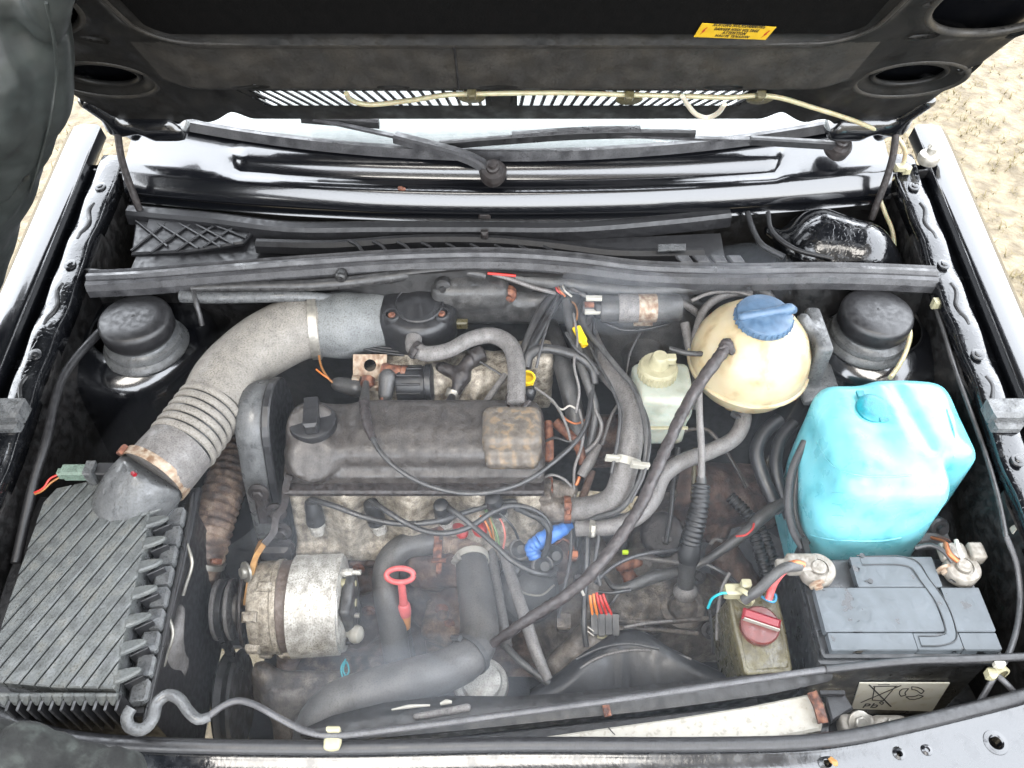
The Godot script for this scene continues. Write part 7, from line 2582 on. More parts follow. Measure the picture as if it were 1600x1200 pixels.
	for e in [["pink wire curving down from the plugs to the conduit", [772, 802, 0.735, 784, 815, 0.735, 789, 835, 0.72, 786, 858, 0.69], M.pink_wire], ["green wire running from the teal plug down to the conduit", [752, 785, 0.735, 762, 805, 0.735, 775, 830, 0.72, 782, 860, 0.69], M.green_wire], ["second green wire beside the pink one", [750, 778, 0.737, 766, 808, 0.734, 772, 835, 0.715, 778, 860, 0.69], M.green_wire], ["orange wire beside the green ones on the head", [745, 800, 0.73, 758, 815, 0.73, 766, 832, 0.715, 771, 850, 0.69], M.orange_wire], ["brown wire next to the pink wire on the head", [760, 798, 0.735, 768, 820, 0.73, 772, 842, 0.71, 774, 856, 0.69], M.brown_wire]]:
		wire(e[0], e[1], 0.0016, e[2])
	# upright wires right of the engine
	wire("thin black cable dropping from the blue sleeve past the distributor", [893, 822, 0.715, 892, 860, 0.70, 886, 900, 0.69, 878, 935, 0.67, 872, 965, 0.65], 0.0026, M.cable)
	wire("thin grey cable rising from the valve cover to the bundle", [835, 605, 0.84, 865, 628, 0.835, 885, 665, 0.825, 892, 690, 0.815], 0.0022, M.dusty_hose)
	wire("thin grey cable crossing the bundle to the pipe joint", [905, 640, 0.83, 912, 670, 0.82, 908, 700, 0.80, 898, 730, 0.78, 897, 760, 0.755, 900, 800, 0.73], 0.0024, M.dusty_hose)
	wire("brown copper wire stub at the split conduit", [905, 745, 0.765, 903, 752, 0.762, 900, 758, 0.758], 0.003, M.copper)
	hose("split_conduit", "split grey conduit with copper showing right of the cylinder head", "conduit", [936, 695, 0.79, 922, 720, 0.78, 908, 744, 0.768], [0.005, 0.0085, 0.0075], M.dusty_hose, 12)
	hose("coolant_pipe", "rust brown metal pipe joint right of the valve cover", "pipe", [868, 660, 0.79, 890, 680, 0.785, 905, 700, 0.78, 912, 725, 0.765], [0.008, 0.0075, 0.0075, 0.008], M.rust, 12)
	hose("coolant_pipe", "upright rust streaked strip at the right end of the valve cover", "pipe", [856, 660, 0.80, 858, 690, 0.795, 858, 720, 0.785], 0.007, M.rust, 10)
	wire("grey cable forming an S right of the pipe joint", [930, 640, 0.83, 940, 665, 0.815, 932, 690, 0.80, 915, 706, 0.79], 0.003, M.dusty_hose)
	wire("thin cable running down from the heater hose into the dark", [968, 628, 0.80, 955, 650, 0.79, 945, 680, 0.77, 940, 695, 0.76], 0.0026, M.dusty_hose)
	hose("bracket_bar", "narrow brown bar slanting down right of the water outlet", "bracket", [925, 735, 0.75, 915, 765, 0.735, 905, 790, 0.72], 0.006, M.red_iron, 8)
	# upright black harness and the connector block
	hose("upright_harness", "straight thin black harness right of the distributor going down to the connector", "harness", [918, 830, 0.72, 917, 880, 0.70, 914, 930, 0.68, 912, 975, 0.66, 916, 1010, 0.64], 0.0042, M.cable, 10)
	wire("white striped wire beside the black harness", [903, 905, 0.70, 907, 918, 0.695, 912, 930, 0.685], 0.0022, M.white_wire)
	var cb := thing("connector_block", "black multi plug connector with red and orange wires beside the gearbox", "connector", at(945, 975, 0.62))
	b = MB.new()
	for k in 4:
		b = MB.new()
		box(b, at(928 + k * 11, 974 + (k % 2) * 2, 0.655), Vector3(0.0092, 0.018, 0.032), 0.0015, Basis(Vector3(1, 0, 0), 0.5))
		part("plug_way", b, M.rubber, cb)
	b = MB.new()
	box(b, at(955, 995, 0.645), Vector3(0.04, 0.006, 0.006), 0.001)
	part("pale_edge", b, M.ivory, cb)
	for k in 2:
		b = MB.new()
		box(b, at(923, 983 + k * 7, 0.662), Vector3(0.011, 0.0016, 0.0016), 0.0003, Basis(Vector3(0, 1, 0), -0.7))
		part("white_mark", b, M.white_wire, cb)
	for k in 5:
		b = MB.new()
		var m: Material = [M.orange_wire, M.orange_wire, M.red_wire, M.red_wire, M.red_wire][k]
		var x := 922 + k * 4
		tube(b, path([x + k, 930 - (k % 3) * 2, 0.69, x + 1 + k * 2, 942, 0.685, x + 3 + k * 3, 955, 0.672, x + 4 + k * 4, 966, 0.662]), 0.0021, 8)
		part("lead", b, m, cb)
	wire("black wire running right from the connector block", [935, 925, 0.68, 955, 926, 0.685, 985, 922, 0.68], 0.0028, M.cable)
	wire("two-tone wire slanting up from the connector block", [948, 950, 0.66, 958, 938, 0.67, 966, 928, 0.675], 0.0026, M.cable)
	wire("pale thin rod lying on the gearbox right of the connector", [975, 980, 0.655, 1010, 974, 0.655, 1050, 970, 0.65], 0.0022, M.dusty_hose)
	wire("black cable arching over the gearbox from the harness to the speedometer boot", [930, 912, 0.685, 945, 895, 0.69, 970, 878, 0.695, 1005, 866, 0.695, 1040, 861, 0.69, 1075, 860, 0.68], 0.0032, M.seal_rubber)
	wire("second black cable under the arching one on the gearbox", [990, 870, 0.66, 1030, 875, 0.66, 1070, 882, 0.655], 0.0035, M.dusty_hose)
	hose("gearbox_harness", "flat taped grey harness lying across the gearbox", "harness", [945, 902, 0.67, 960, 918, 0.675, 985, 916, 0.675, 1020, 902, 0.675, 1060, 893, 0.67, 1095, 880, 0.68, 1130, 858, 0.70, 1165, 832, 0.72, 1200, 800, 0.73, 1225, 785, 0.735], [0.003, 0.0045, 0.008, 0.0095, 0.008, 0.006, 0.0068, 0.009, 0.010, 0.008], M.dark_hose, 12)
	wire("thin red wire peeping out of the harness tape", [1150, 838, 0.728, 1165, 836, 0.733, 1176, 826, 0.735, 1178, 818, 0.733], 0.0015, M.red_wire)
	wire("black cable running from the speedometer boot down to the olive container", [1100, 880, 0.68, 1130, 895, 0.68, 1155, 915, 0.70], 0.0035, M.cable)
	wire("short pale pipe stub beside the speedometer boot", [1110, 850, 0.66, 1118, 843, 0.668, 1128, 845, 0.665], 0.003, M.dusty_hose)
	b = MB.new()
	box(b, at(977, 863, 0.66), Vector3(0.009, 0.006, 0.006), 0.001)
	solo("lime_tab", b, M.lime, "tiny bright lime tab on the gearbox", "tab")
	b = MB.new()
	solid(b, [["c", at(968, 886, 0.645), at(995, 878, 0.65), 0.007, 0.009, 0.004], ["c", at(978, 892, 0.63), at(985, 905, 0.62), 0.01, 0.012, 0.01]], 0.003, 0.002, 120)
	solo("copper_switch", b, M.rust, "small copper coloured switch below the lime tab", "switch")
	# battery leads
	hose("battery_lead", "black lead from the left battery clamp over the olive container", "cable", [1250, 884, 0.83, 1225, 888, 0.835, 1205, 903, 0.825, 1185, 922, 0.81, 1162, 938, 0.79], [0.0068, 0.0068, 0.0068, 0.0068, 0.0065], M.dark_hose, 12)
	hose("battery_lead", "faded red lead from the left battery clamp", "cable", [1240, 884, 0.828, 1222, 894, 0.828, 1211, 908, 0.815, 1205, 922, 0.80, 1201, 936, 0.79], [0.0046, 0.005, 0.005, 0.005, 0.0046], M.faded_red, 12)
	wire("copper strands where the left battery clamp grips its lead", [1256, 882, 0.832, 1244, 879, 0.836, 1232, 882, 0.835], 0.004, M.copper)
	wire("turquoise wire arching left from the cream clip", [1142, 927, 0.79, 1128, 927, 0.795, 1114, 934, 0.785, 1106, 950, 0.765], 0.0018, M.cyan_wire)
	wire("blue wire loop on the olive container", [1190, 932, 0.785, 1200, 938, 0.787, 1210, 940, 0.786, 1212, 930, 0.788, 1204, 926, 0.788], 0.0018, M.blue_wire)
	wire("long black wire dropping in front of the gearbox", [1108, 952, 0.765, 1112, 985, 0.72, 1114, 1020, 0.68], 0.0018, M.cable)
	wire("black lead rising behind the right battery clamp", [1488, 878, 0.83, 1475, 862, 0.835, 1455, 852, 0.83, 1430, 856, 0.82], 0.003, M.cable)
	wire("copper lead from the right battery clamp to the pump", [1496, 876, 0.834, 1484, 866, 0.838, 1478, 850, 0.832], 0.0035, M.copper)
	wire("white lead standing up from the right battery clamp", [1504, 872, 0.84, 1498, 858, 0.845, 1494, 845, 0.84], 0.003, M.white_wire)
	# small wires on the left
	wire("red wire from the grey green plug to the left wing", [92, 741, 0.862, 78, 748, 0.86, 68, 762, 0.855, 52, 770, 0.85, 44, 768, 0.845], 0.0014, M.red_wire)
	wire("orange wire beside the red one at the left wing", [94, 745, 0.86, 80, 754, 0.857, 66, 767, 0.852, 52, 773, 0.848], 0.0014, M.brown_wire)
	wire("bare brown wire hanging from the intake hose clamp", [498, 545, 0.83, 499, 560, 0.828, 503, 575, 0.825, 512, 590, 0.82, 522, 600, 0.815], 0.0018, M.brown_wire)
	wire("second bare wire end by the intake hose clamp", [494, 577, 0.826, 505, 586, 0.824, 514, 592, 0.82], 0.0014, M.orange_wire)
	wire("black strap hanging below the pale tube at the left of the firewall", [303, 455, 0.915, 307, 475, 0.905, 312, 492, 0.89, 316, 508, 0.875], 0.004, M.cable, "hanging_strap", "strap")
	wire("two small wire ends below the rubber plug of the throttle bracket", [596, 622, 0.82, 598, 638, 0.815, 603, 650, 0.81, 612, 654, 0.805], 0.0025, M.rust)
	hose("fuel_line", "black ribbed line running from the pipe joint over the manifold", "hose", [706, 620, 0.812, 700, 632, 0.818, 688, 643, 0.82, 672, 650, 0.818, 655, 652, 0.815], [0.006, 0.0065, 0.0065, 0.006, 0.0055], M.rubber, 12)
	wire("grey wires lying along the ribbed line", [690, 638, 0.823, 672, 645, 0.822, 650, 650, 0.82, 635, 652, 0.815], 0.0018, M.blue_wire)
	wire("black thin wire crossing the manifold", [750, 565, 0.845, 775, 580, 0.84, 790, 590, 0.835], 0.0018, M.cable)
	hose("manifold_pipe", "slim grey pipe leaning across the manifold to the breather hose", "pipe", [790, 585, 0.84, 772, 610, 0.83, 755, 635, 0.82, 742, 655, 0.81], 0.005, M.dusty_hose, 10)
	wire("dark thin wire with a clip leaning over the steering parts", [1125, 690, 0.74, 1140, 715, 0.73, 1152, 735, 0.72, 1165, 762, 0.70], 0.0026, M.dark_metal)
	wire("thin rust brown wire dangling left of the turquoise tank bracket", [1200, 720, 0.74, 1208, 745, 0.73, 1216, 770, 0.72], 0.0015, M.olive)
	wire("short grey wire looping over the water outlet", [846, 748, 0.775, 862, 742, 0.785, 880, 748, 0.78, 893, 760, 0.77], 0.002, M.dusty_hose)
	wire("thin dark wire from the valve cover end to the bundle", [850, 690, 0.80, 868, 684, 0.81, 890, 690, 0.81, 910, 684, 0.805], 0.002, M.cable)
	wire("brown wire crossing behind the blue sleeve", [868, 850, 0.69, 880, 842, 0.70, 892, 850, 0.695, 898, 866, 0.685], 0.002, M.rust)
	wire("black wire from the teal plug towards the distributor", [757, 788, 0.742, 778, 800, 0.75, 800, 822, 0.735, 810, 842, 0.71], 0.002, M.rubber)
	wire("grey wire hanging along the front of the inlet manifold", [662, 640, 0.822, 690, 630, 0.83, 720, 640, 0.828, 748, 632, 0.83], 0.0018, M.cable)
	wire("thin cable lying across the firewall under the seal at the right", [1080, 470, 0.90, 1110, 458, 0.905, 1150, 456, 0.905, 1185, 466, 0.90], 0.003, M.dusty_hose)
	wire("black wire dropping behind the brake reservoir", [1000, 520, 0.86, 985, 550, 0.85, 978, 590, 0.83], 0.0025, M.cable)
	for e in [[895, 868, 0.68, "copper coloured clip right of the distributor leads", "copper"], [880, 972, 0.63, "pale grey block below the distributor", "gearbox"], [905, 905, 0.66, "small dark bracket beside the upright harness", "dark_metal"], [862, 895, 0.66, "small round dark terminal at the right of the distributor", "dark_hose"]]:
		var bb := MB.new()
		box(bb, at(e[0], e[1], e[2]), Vector3(0.014, 0.02, 0.014) if e[1] < 960 else Vector3(0.02, 0.03, 0.025), 0.003, Basis(Vector3(1, 0, 0), 0.3))
		solo("small_bracket", bb, M[e[4]], e[3], "bracket")
	clamp_("dark clamp where the breather hose enters the valve cover box", at(806, 624, 0.852), Vector3(0, 1, 0.2), 0.0138, 0.008, Vector3(0.7, 0, 0.7), M.dark_metal, M.dark_metal)
	clamp_("dark clamp at the throttle elbow end of the breather hose", at(650, 547, 0.866), Vector3(0.7, -0.1, 0.5), 0.0128, 0.007, Vector3(0, 0.6, 0.8), M.dark_metal, M.dark_metal)
	clamp_("thin steel clamp near the engine end of the pale tank hose", at(925, 825, 0.739), Vector3(1, 0, 0.1), 0.0122, 0.008, Vector3(0, 0.8, 0.6), M.steel, M.steel)
	clamp_("thin steel clamp at the top of the heater hose by the firewall", at(914, 512, 0.831), Vector3(0.3, 0.2, 0.9), 0.0172, 0.008, Vector3(-0.8, 0.5, 0), M.dark_metal, M.dark_metal)
	for e in [
		["thin black wire slanting from the firewall tangle to the yellow collar", [872, 462, 0.895, 858, 500, 0.89, 846, 540, 0.882, 838, 575, 0.865], 0.0022, "cable"],
		["thin grey wire twisting down between the two heater hoses", [896, 490, 0.885, 902, 530, 0.878, 897, 570, 0.87, 905, 610, 0.855, 900, 645, 0.84], 0.002, "dusty_hose"],
		["black wire crossing the dark bundle below the firewall", [884, 520, 0.885, 900, 545, 0.882, 918, 560, 0.876, 936, 585, 0.868], 0.0024, "cable"],
		["dark wire hugging the left flank of the thick heater hose", [920, 540, 0.865, 938, 575, 0.865, 955, 605, 0.862, 968, 640, 0.855, 965, 690, 0.838, 955, 740, 0.815], 0.0026, "cable"],
		["thin wire sagging below the coil canister", [945, 505, 0.86, 975, 516, 0.855, 1010, 514, 0.855, 1045, 506, 0.86], 0.0022, "cable"],
		["copper coloured wire behind the pipe joint right of the valve cover", [872, 640, 0.82, 884, 655, 0.818, 900, 662, 0.815, 915, 656, 0.815], 0.0018, "copper"],
		["pale wire behind the pipe joint right of the valve cover", [860, 625, 0.83, 878, 640, 0.828, 890, 634, 0.826, 902, 640, 0.825], 0.0016, "white_wire"],
		["thick black wire leaning over the gearbox end of the water outlet", [930, 800, 0.755, 935, 840, 0.735, 930, 880, 0.71, 938, 915, 0.69], 0.0032, "cable"],
		["thin dark wire lying along the hump-shaped plate", [900, 1030, 0.685, 940, 1012, 0.69, 985, 1006, 0.69, 1030, 1014, 0.688], 0.002, "cable"],
		["grey wire rising behind the olive container", [1120, 1000, 0.68, 1122, 960, 0.70, 1128, 920, 0.72, 1140, 895, 0.735], 0.0026, "dusty_hose"],
		["black cable behind the speedometer boot", [1060, 700, 0.72, 1052, 750, 0.70, 1048, 800, 0.69, 1040, 850, 0.68], 0.004, "cable"],
		["dark wire in the gap between valve cover and inlet manifold", [620, 655, 0.825, 680, 650, 0.828, 740, 652, 0.828, 780, 640, 0.83], 0.0022, "cable"],
	]:
		wire(e[0], e[1], e[2], M[e[3]])


# ---------------------------------------------------------------- front edge of the bay
func front_items() -> void:
	# front panel with its rolled lip
	var lip := [-60, 1098, 0, 1118, 60, 1142, 120, 1155, 220, 1163, 500, 1169, 800, 1164, 1100, 1164, 1260, 1160, 1340, 1150, 1420, 1133, 1520, 1109, 1600, 1088, 1680, 1062]
	var p := thing("front_panel", "wet grey-blue reflecting front cross panel along the near edge of the bay", "panel", at(800, 1180, 0.7))
	var rows := [PackedVector3Array(), PackedVector3Array(), PackedVector3Array(), PackedVector3Array(), PackedVector3Array(), PackedVector3Array(), PackedVector3Array(), PackedVector3Array()]
	var pts := []
	for i in range(0, lip.size(), 2):
		pts.append(at(lip[i], lip[i + 1], 0.81))
	for w in smooth_path(pts, 0.003):
		var q: Vector3 = w[0]
		rows[0].append(q + Vector3(0, -0.05, -0.004))
		rows[1].append(q + Vector3(0, -0.006, 0.0))
		rows[2].append(q + Vector3(0, -0.009, 0.010))
		rows[3].append(q + Vector3(0, -0.014, 0.016))
		rows[4].append(q + Vector3(0, -0.013, 0.03))
		rows[5].append(Vector3(q.x, q.y - 0.016, q.z + 0.085))
		rows[6].append(Vector3(q.x, q.y - 0.035, q.z + 0.11))
		rows[7].append(Vector3(q.x, q.y - 0.35, q.z + 0.13))
	var b := MB.new()
	var holes := [[1556, 1160, 0.0085], [1292, 1192, 0.0055], [1405, 1178, 0.0035], [1448, 1172, 0.003]]
	var hc := []
	for e in holes:
		hc.append(at(e[0], e[1], 0.797))
	for i in 7:
		var fine := 26 if i == 4 else 1
		for k in fine:
			for j in rows[0].size() - 1:
				var c4 := []
				for x in [[j, k], [j + 1, k], [j + 1, k + 1], [j, k + 1]]:
					c4.append((rows[i][x[0]] as Vector3).lerp(rows[i + 1][x[0]], float(x[1]) / fine))
				var mid: Vector3 = (c4[0] + c4[2]) / 2.0
				var skip := false
				for n in holes.size():
					if Vector2(mid.x - hc[n].x, mid.z - hc[n].z).length() < holes[n][2]:
						skip = true
						hc[n].y = mid.y
				if not skip:
					b.q(c4[0], c4[1], c4[2], c4[3], 0)
	part("panel_sheet", b, M.front_paint, p, false)
	b = MB.new()
	sweep(b, [[-0.006, -0.008], [-0.009, 0.0], [-0.006, 0.006], [0.0, 0.008], [0.006, 0.005], [0.008, 0.0], [0.005, -0.008]], pts, 0.012, UPV, 0)
	part("rubber_lip", b, M.plastic, p)
	for n in holes.size():
		b = MB.new()
		var r: float = holes[n][2]
		lathe(b, hc[n], Vector3(0, 1, 0.03), [[r * 0.8, -0.012], [r * 0.82, 0.0008], [r * 1.0, 0.0022], [r * 1.35 + 0.002, 0.0012], [r * 1.4 + 0.0025, -0.001]], 26)
		part("hole_rim", b, M.front_paint, p, false)
	b = MB.new()
	solid(b, [["c", at(1298, 1186, 0.797), at(1304, 1192, 0.797), 0.003, 0.004, 0.002]], 0.0015, 0.0015, 300)
	part("leaf_scrap", b, M.ochre, p)
	# hood prop rod in its clip
	var r := thing("hood_prop_rod", "grey hood prop rod with bends lying along the front edge", "rod", at(800, 1120, 0.82))
	b = MB.new()
	tube(b, path([206, 1106, 0.85, 198, 1120, 0.848, 203, 1136, 0.842, 222, 1140, 0.838, 238, 1125, 0.838, 246, 1098, 0.84, 262, 1086, 0.842, 280, 1092, 0.842, 295, 1112, 0.84, 310, 1124, 0.838, 328, 1120, 0.836]), [0.0062, 0.0066, 0.0068, 0.007, 0.0068, 0.0068, 0.0066, 0.0066, 0.0062, 0.006, 0.0052], 14)
	part("rubber_sleeve", b, M.dusty_plastic, r)
	b = MB.new()
	tube(b, path([322, 1122, 0.836, 350, 1102, 0.838, 372, 1095, 0.838, 395, 1100, 0.836, 440, 1124, 0.832, 480, 1143, 0.828, 520, 1149, 0.827, 600, 1141, 0.826, 800, 1115, 0.825, 1000, 1088, 0.825, 1150, 1066, 0.825, 1290, 1046, 0.825, 1420, 1033, 0.825, 1520, 1030, 0.825, 1640, 1024, 0.825]), 0.0039, 12)
	part("rod", b, M.seal_rubber, r)
	b = MB.new()
	tube(b, path([1290, 1046, 0.826, 1420, 1033, 0.826, 1520, 1030, 0.826, 1640, 1024, 0.826]), 0.0048, 12)
	part("end_sleeve", b, M.plastic, r)
	var c := thing("rod_clip", "cream clip holding the prop rod on the front lip", "clip", at(520, 1155, 0.80))
	b = MB.new()
	box(b, at(521, 1140, 0.832), Vector3(0.015, 0.008, 0.006), 0.0015)
	part("clip_top", b, M.ivory, c)
	b = MB.new()
	solid(b, [["b", at(520, 1156, 0.824), Vector3(0.009, 0.004, 0.011), 0.003, 0, 0.003], ["c", at(512, 1158, 0.822), at(528, 1158, 0.822), 0.004, 0.004, 0.003], ["c", at(520, 1162, 0.82), at(520, 1160, 0.82), 0.008, 0.007, 0.004]], 0.002)
	part("clip_body", b, M.ivory, c)
	# radiator and its shroud
	var rad := thing("radiator", "radiator with pale top strip behind the front panel", "radiator", at(900, 1120, 0.4))
	b = MB.new()
	slab(b, path([850, 1150, 0.745, 1050, 1122, 0.745, 1170, 1103, 0.745, 1268, 1083, 0.745, 1290, 1098, 0.745, 1284, 1140, 0.745, 1180, 1160, 0.745, 860, 1162, 0.745]), 0.02, 0.003)
	part("top_strip", b, M.radiator_top, rad)
	b = MB.new()
	slab(b, path([600, 1160, 0.735, 1300, 1085, 0.735, 1300, 1175, 0.735, 600, 1180, 0.735]), 0.35, 0.004)
	part("core", b, M.dark_steel, rad)
	b = MB.new()
	tube(b, path([950, 1136, 0.7455, 955, 1142, 0.7455, 961, 1148, 0.7455]), 0.0006, 5)
	part("scratch", b, M.ink, rad)
	var sh := thing("fan_shroud", "black dusty fan shroud edge under the prop rod", "shroud", at(900, 1100, 0.5))
	b = MB.new()
	rows = [PackedVector3Array(), PackedVector3Array(), PackedVector3Array(), PackedVector3Array()]
	for e in [[470, 1140, 1150], [520, 1118, 1158], [600, 1098, 1152], [700, 1087, 1143], [800, 1088, 1133], [900, 1082, 1122], [1000, 1072, 1112], [1100, 1062, 1099], [1200, 1052, 1085], [1290, 1046, 1066], [1300, 1048, 1062]]:
		var a := at(e[0], e[1], 0.755)
		var z := at(e[0], e[2], 0.75)
		rows[0].append(a + Vector3(0, -0.18, -0.01))
		rows[1].append(a)
		rows[2].append((a + z) / 2 + Vector3(0, 0.004, 0))
		rows[3].append(z)
	sheet(b, rows, 0.004, UPV)
	part("shroud_edge", b, M.dark_steel, sh, false)
	for e in [[690, 1112, 0.02]]:
		b = MB.new()
		solid(b, [["c", at(e[0] - 40, e[1] + 8, 0.758), at(e[0] + 40, e[1] - 6, 0.758), 0.004, 0.005, 0.004]], 0.002)
		part("shroud_rib", b, M.dusty_hose, sh)
	b = MB.new()
	tube(b, path([612, 1109, 0.757, 640, 1104, 0.759, 672, 1102, 0.759]), [0.0012, 0.0026, 0.0014], 8)
	part("pale_rim", b, M.white_plastic, sh)
	b = MB.new()
	tube(b, path([688, 1100, 0.759, 697, 1097, 0.76, 706, 1097, 0.76]), [0.002, 0.0034, 0.002], 8)
	part("pale_rim", b, M.white_plastic, sh)
	b = MB.new()
	slab(b, path([940, 1100, 0.757, 952, 1098, 0.757, 956, 1118, 0.757, 945, 1120, 0.757]), 0.003, 0.001)
	part("stain", b, M.rust, sh)
	# brackets right of the radiator
	b = MB.new()
	slab(b, path([1288, 1082, 0.752, 1318, 1078, 0.752, 1334, 1106, 0.752, 1300, 1128, 0.752]), 0.01, 0.002)
	box(b, at(1300, 1083, 0.756), Vector3(0.03, 0.006, 0.006), 0.001)
	solo("radiator_bracket", b, M.plastic, "dark square bracket between radiator and battery label", "bracket")
	b = MB.new()
	sweep(b, [[-0.006, -0.002], [-0.006, 0.002], [0.006, 0.002], [0.006, -0.002]], path([1268, 1082, 0.757, 1278, 1102, 0.757, 1286, 1130, 0.752]), 0.02)
	solo("rusty_stay", b, M.rust, "narrow rusty stay at the right end of the radiator strip", "stay")
	for e in [[1342, 1128, "round-headed bolt on a pale bracket below the battery label"], [1393, 1130, "square-headed bolt on a pale bracket below the battery label"]]:
		var k := thing("bracket_bolt", e[2], "bolt", at(e[0], e[1], 0.74))
		var q := at(e[0], e[1], 0.752)
		b = MB.new()
		solid(b, [["b", q + Vector3(-0.002, -0.012, 0.006), Vector3(0.019, 0.012, 0.016), 0.005, 0, 0.006], ["c", q + Vector3(-0.014, -0.006, -0.004), q + Vector3(0.016, -0.006, -0.004), 0.006, 0.006, 0.006]], 0.003, 0.0008, 100)
		part("bracket", b, M.lead, k)
		b = MB.new()
		if e[0] < 1360:
			bolt(b, q + Vector3(0, 0.002, 0.002), Vector3(0.1, 0.85, 0.5), 0.0085, true, 0.007)
		else:
			box(b, q + Vector3(0, 0.002, 0.002), Vector3(0.012, 0.012, 0.006), 0.0015, basis_from(Vector3(0.1, 0.85, 0.5), Vector3(1, 0, 0.2)))
		part("head", b, M.steel, k)
	b = MB.new()
	box(b, at(1440, 1136, 0.72), Vector3(0.07, 0.012, 0.012), 0.003)
	solo("cross_rail", b, M.red_iron, "dull brown rail in the shade below the battery label", "rail")
	b = MB.new()
	box(b, at(1420, 1010, 0.62), Vector3(0.27, 0.012, 0.2), 0.004)
	box(b, at(1252, 960, 0.70), Vector3(0.008, 0.16, 0.15), 0.003)
	solo("battery_tray", b, M.dark_steel, "black steel tray and side wall around the battery", "tray")


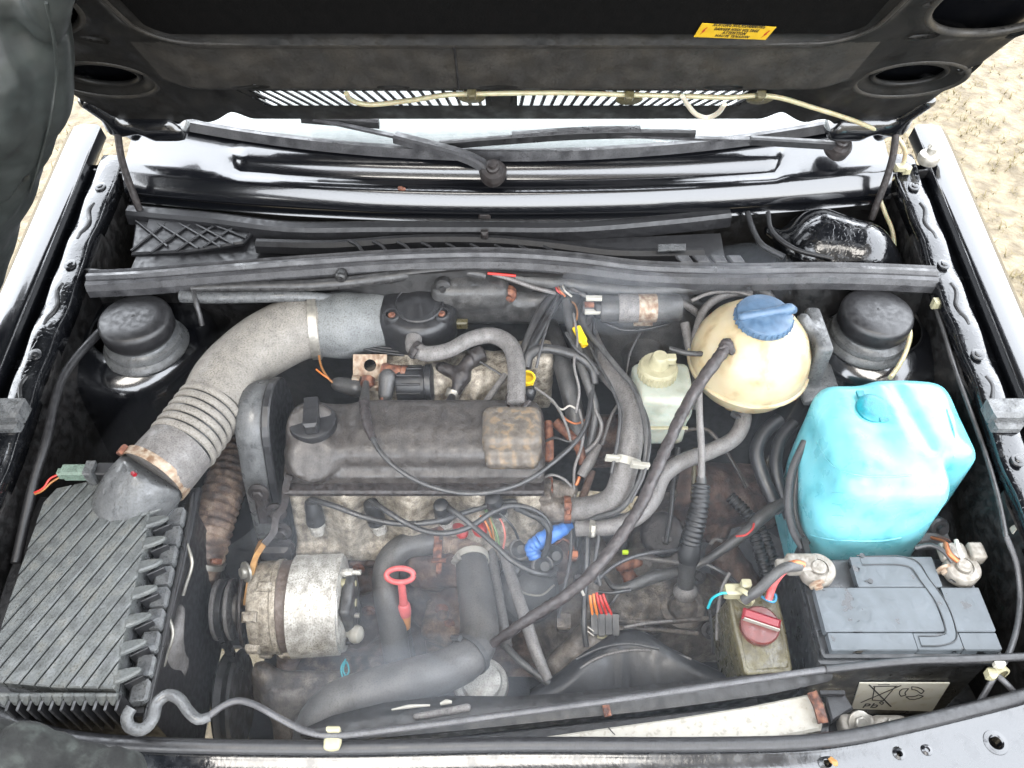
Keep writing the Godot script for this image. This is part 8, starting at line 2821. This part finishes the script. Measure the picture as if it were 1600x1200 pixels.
# ---------------------------------------------------------------- person at the left
func bystander() -> void:
	var t := thing("person", "person in a dark rain jacket leaning in at the left edge", "person", Vector3(-1.0, 0, -0.25))
	var sh := at(30, -40, 1.42)     # shoulder side of the raised arm
	var b := MB.new()
	var P := [
		["c", at(-40, 30, 1.40), at(-22, 230, 1.18), 0.075, 0.066, 0.04],
		["c", at(-80, 100, 1.36), at(-74, 400, 1.04), 0.11, 0.064, 0.05],
		["c", at(20, -40, 1.45), at(22, 170, 1.25), 0.054, 0.046, 0.025],
		["c", at(92, -60, 1.49), at(66, 150, 1.30), 0.022, 0.026, 0.02],
		["c", at(-140, 60, 1.30), Vector3(-1.02, 0.95, -0.35), 0.15, 0.16, 0.06],
		["c", at(-60, 330, 1.10), at(-62, 450, 1.0), 0.058, 0.036, 0.04],
	]
	# folds running down the cloth
	for e in [[62, 0, 60, 130, 0.008], [60, 130, 75, 260, 0.008], [0, 190, 60, 280, 0.009], [20, 260, 40, 370, 0.009], [0, 120, 25, 230, 0.008], [-10, 300, 25, 390, 0.008]]:
		P.append(["c", at(e[0], e[1], 1.43 - e[1] * 0.0007), at(e[2], e[3], 1.40 - e[3] * 0.0007), e[4], e[4], -0.008])
	solid(b, P, 0.007, 0.012, 6, true)
	part("jacket", b, M.jacket, t, true, "dark wet grey green jacket")
	for e in [[[72, 4], [84, 60], [88, 120], [80, 180], [66, 240], [48, 300]]]:
		b = MB.new()
		var q := []
		for p in e:
			q.append(hit(P, p[0], p[1]))
		tube(b, q, 0.0016, 8)
		part("jacket_seam", b, M.jacket, t)
	# other sleeve resting on the front corner
	b = MB.new()
	P = [["c", at(-60, 1235, 0.91), at(60, 1220, 0.90), 0.055, 0.046, 0.04], ["c", at(60, 1220, 0.90), at(160, 1232, 0.89), 0.042, 0.036, 0.03], ["c", at(-60, 1215, 0.91), Vector3(-1.0, 1.2, -0.2), 0.06, 0.11, 0.05]]
	solid(b, P, 0.006, 0.014, 12, true)
	part("sleeve", b, M.fleece, t, true, "mottled grey sleeve")
	# the rest of the figure, out of the picture
	b = MB.new()
	P = [["c", Vector3(-1.0, 0.95, -0.3), Vector3(-1.02, 0.5, -0.25), 0.12, 0.08, 0.05], ["c", Vector3(-1.02, 0.5, -0.25), Vector3(-1.02, 0.06, -0.22), 0.08, 0.055, 0.03], ["c", Vector3(-1.14, 0.95, -0.2), Vector3(-1.18, 0.5, -0.1), 0.12, 0.08, 0.05], ["c", Vector3(-1.18, 0.5, -0.1), Vector3(-1.2, 0.06, -0.05), 0.08, 0.055, 0.03], ["c", Vector3(-1.02, 0.04, -0.22), Vector3(-0.86, 0.03, -0.22), 0.05, 0.045, 0.03], ["c", Vector3(-1.2, 0.04, -0.05), Vector3(-1.04, 0.03, -0.05), 0.05, 0.045, 0.03]]
	solid(b, P, 0.02)
	part("trousers", b, M.rubber, t)
	b = MB.new()
	var hp := Vector3(-1.06, 1.66, -0.18)
	P = [["c", hp, hp + Vector3(0.04, -0.06, 0), 0.095, 0.075, 0.04], ["c", hp + Vector3(0, -0.08, 0), Vector3(-1.05, 1.38, -0.2), 0.06, 0.075, 0.04], ["c", hp + Vector3(0.10, -0.03, 0), hp + Vector3(0.115, -0.05, 0), 0.014, 0.017, 0.02], ["c", hp + Vector3(0.095, -0.09, -0.02), hp + Vector3(0.095, -0.09, 0.02), 0.008, 0.008, 0.01], ["c", hp + Vector3(0, -0.03, 0.09), hp + Vector3(0, -0.05, 0.09), 0.014, 0.01, 0.01], ["c", hp + Vector3(0, -0.03, -0.09), hp + Vector3(0, -0.05, -0.09), 0.014, 0.01, 0.01], ["c", hp + Vector3(0.105, 0.0, 0.035), hp + Vector3(0.105, 0.0, 0.036), 0.014, 0.014, -0.01], ["c", hp + Vector3(0.105, 0.0, -0.035), hp + Vector3(0.105, 0.0, -0.036), 0.014, 0.014, -0.01]]
	solid(b, P, 0.009)
	part("head", b, M.skin, t)
	b = MB.new()
	solid(b, [["c", hp + Vector3(-0.02, 0.03, 0), hp + Vector3(-0.02, 0.0, 0), 0.105, 0.1, 0.04], ["c", hp + Vector3(0.12, -0.04, 0), hp + Vector3(0.12, -0.10, 0), 0.08, 0.09, -0.02]], 0.009)
	part("knit_cap", b, M.rubber, t)


# ---------------------------------------------------------------- thin steam and an added veil
func steam() -> void:
	var k := 0
	for e in [[800, 760, 0.80, 1.2, 0.36, 0.9, 0.10], [620, 1000, 0.66, 0.20, 0.16, 0.14, 0.8], [570, 1080, 0.74, 0.26, 0.08, 0.12, 1.1], [690, 1075, 0.75, 0.22, 0.09, 0.14, 1.0], [780, 880, 0.72, 0.30, 0.16, 0.2, 0.7], [960, 470, 0.93, 0.22, 0.12, 0.08, 0.9], [1160, 440, 0.93, 0.16, 0.14, 0.06, 0.8], [500, 820, 0.72, 0.2, 0.12, 0.16, 0.8]]:  # the first, broad volume is a veil added to lift the dark tones
		var f := FogVolume.new()
		f.name = "steam" if k == 0 else "steam_%03d" % k
		f.shape = RenderingServer.FOG_VOLUME_SHAPE_ELLIPSOID
		f.size = Vector3(e[3], e[4], e[5])
		f.position = at(e[0], e[1], e[2])
		var m := FogMaterial.new()
		m.albedo = Color(0.90, 0.93, 0.97)
		m.density = e[6]
		f.material = m
		add_child(f)
		f.set_meta("label", "thin steam over the engine, the broad one an added veil lifting dark tones")
		f.set_meta("kind", "stuff")
		k += 1
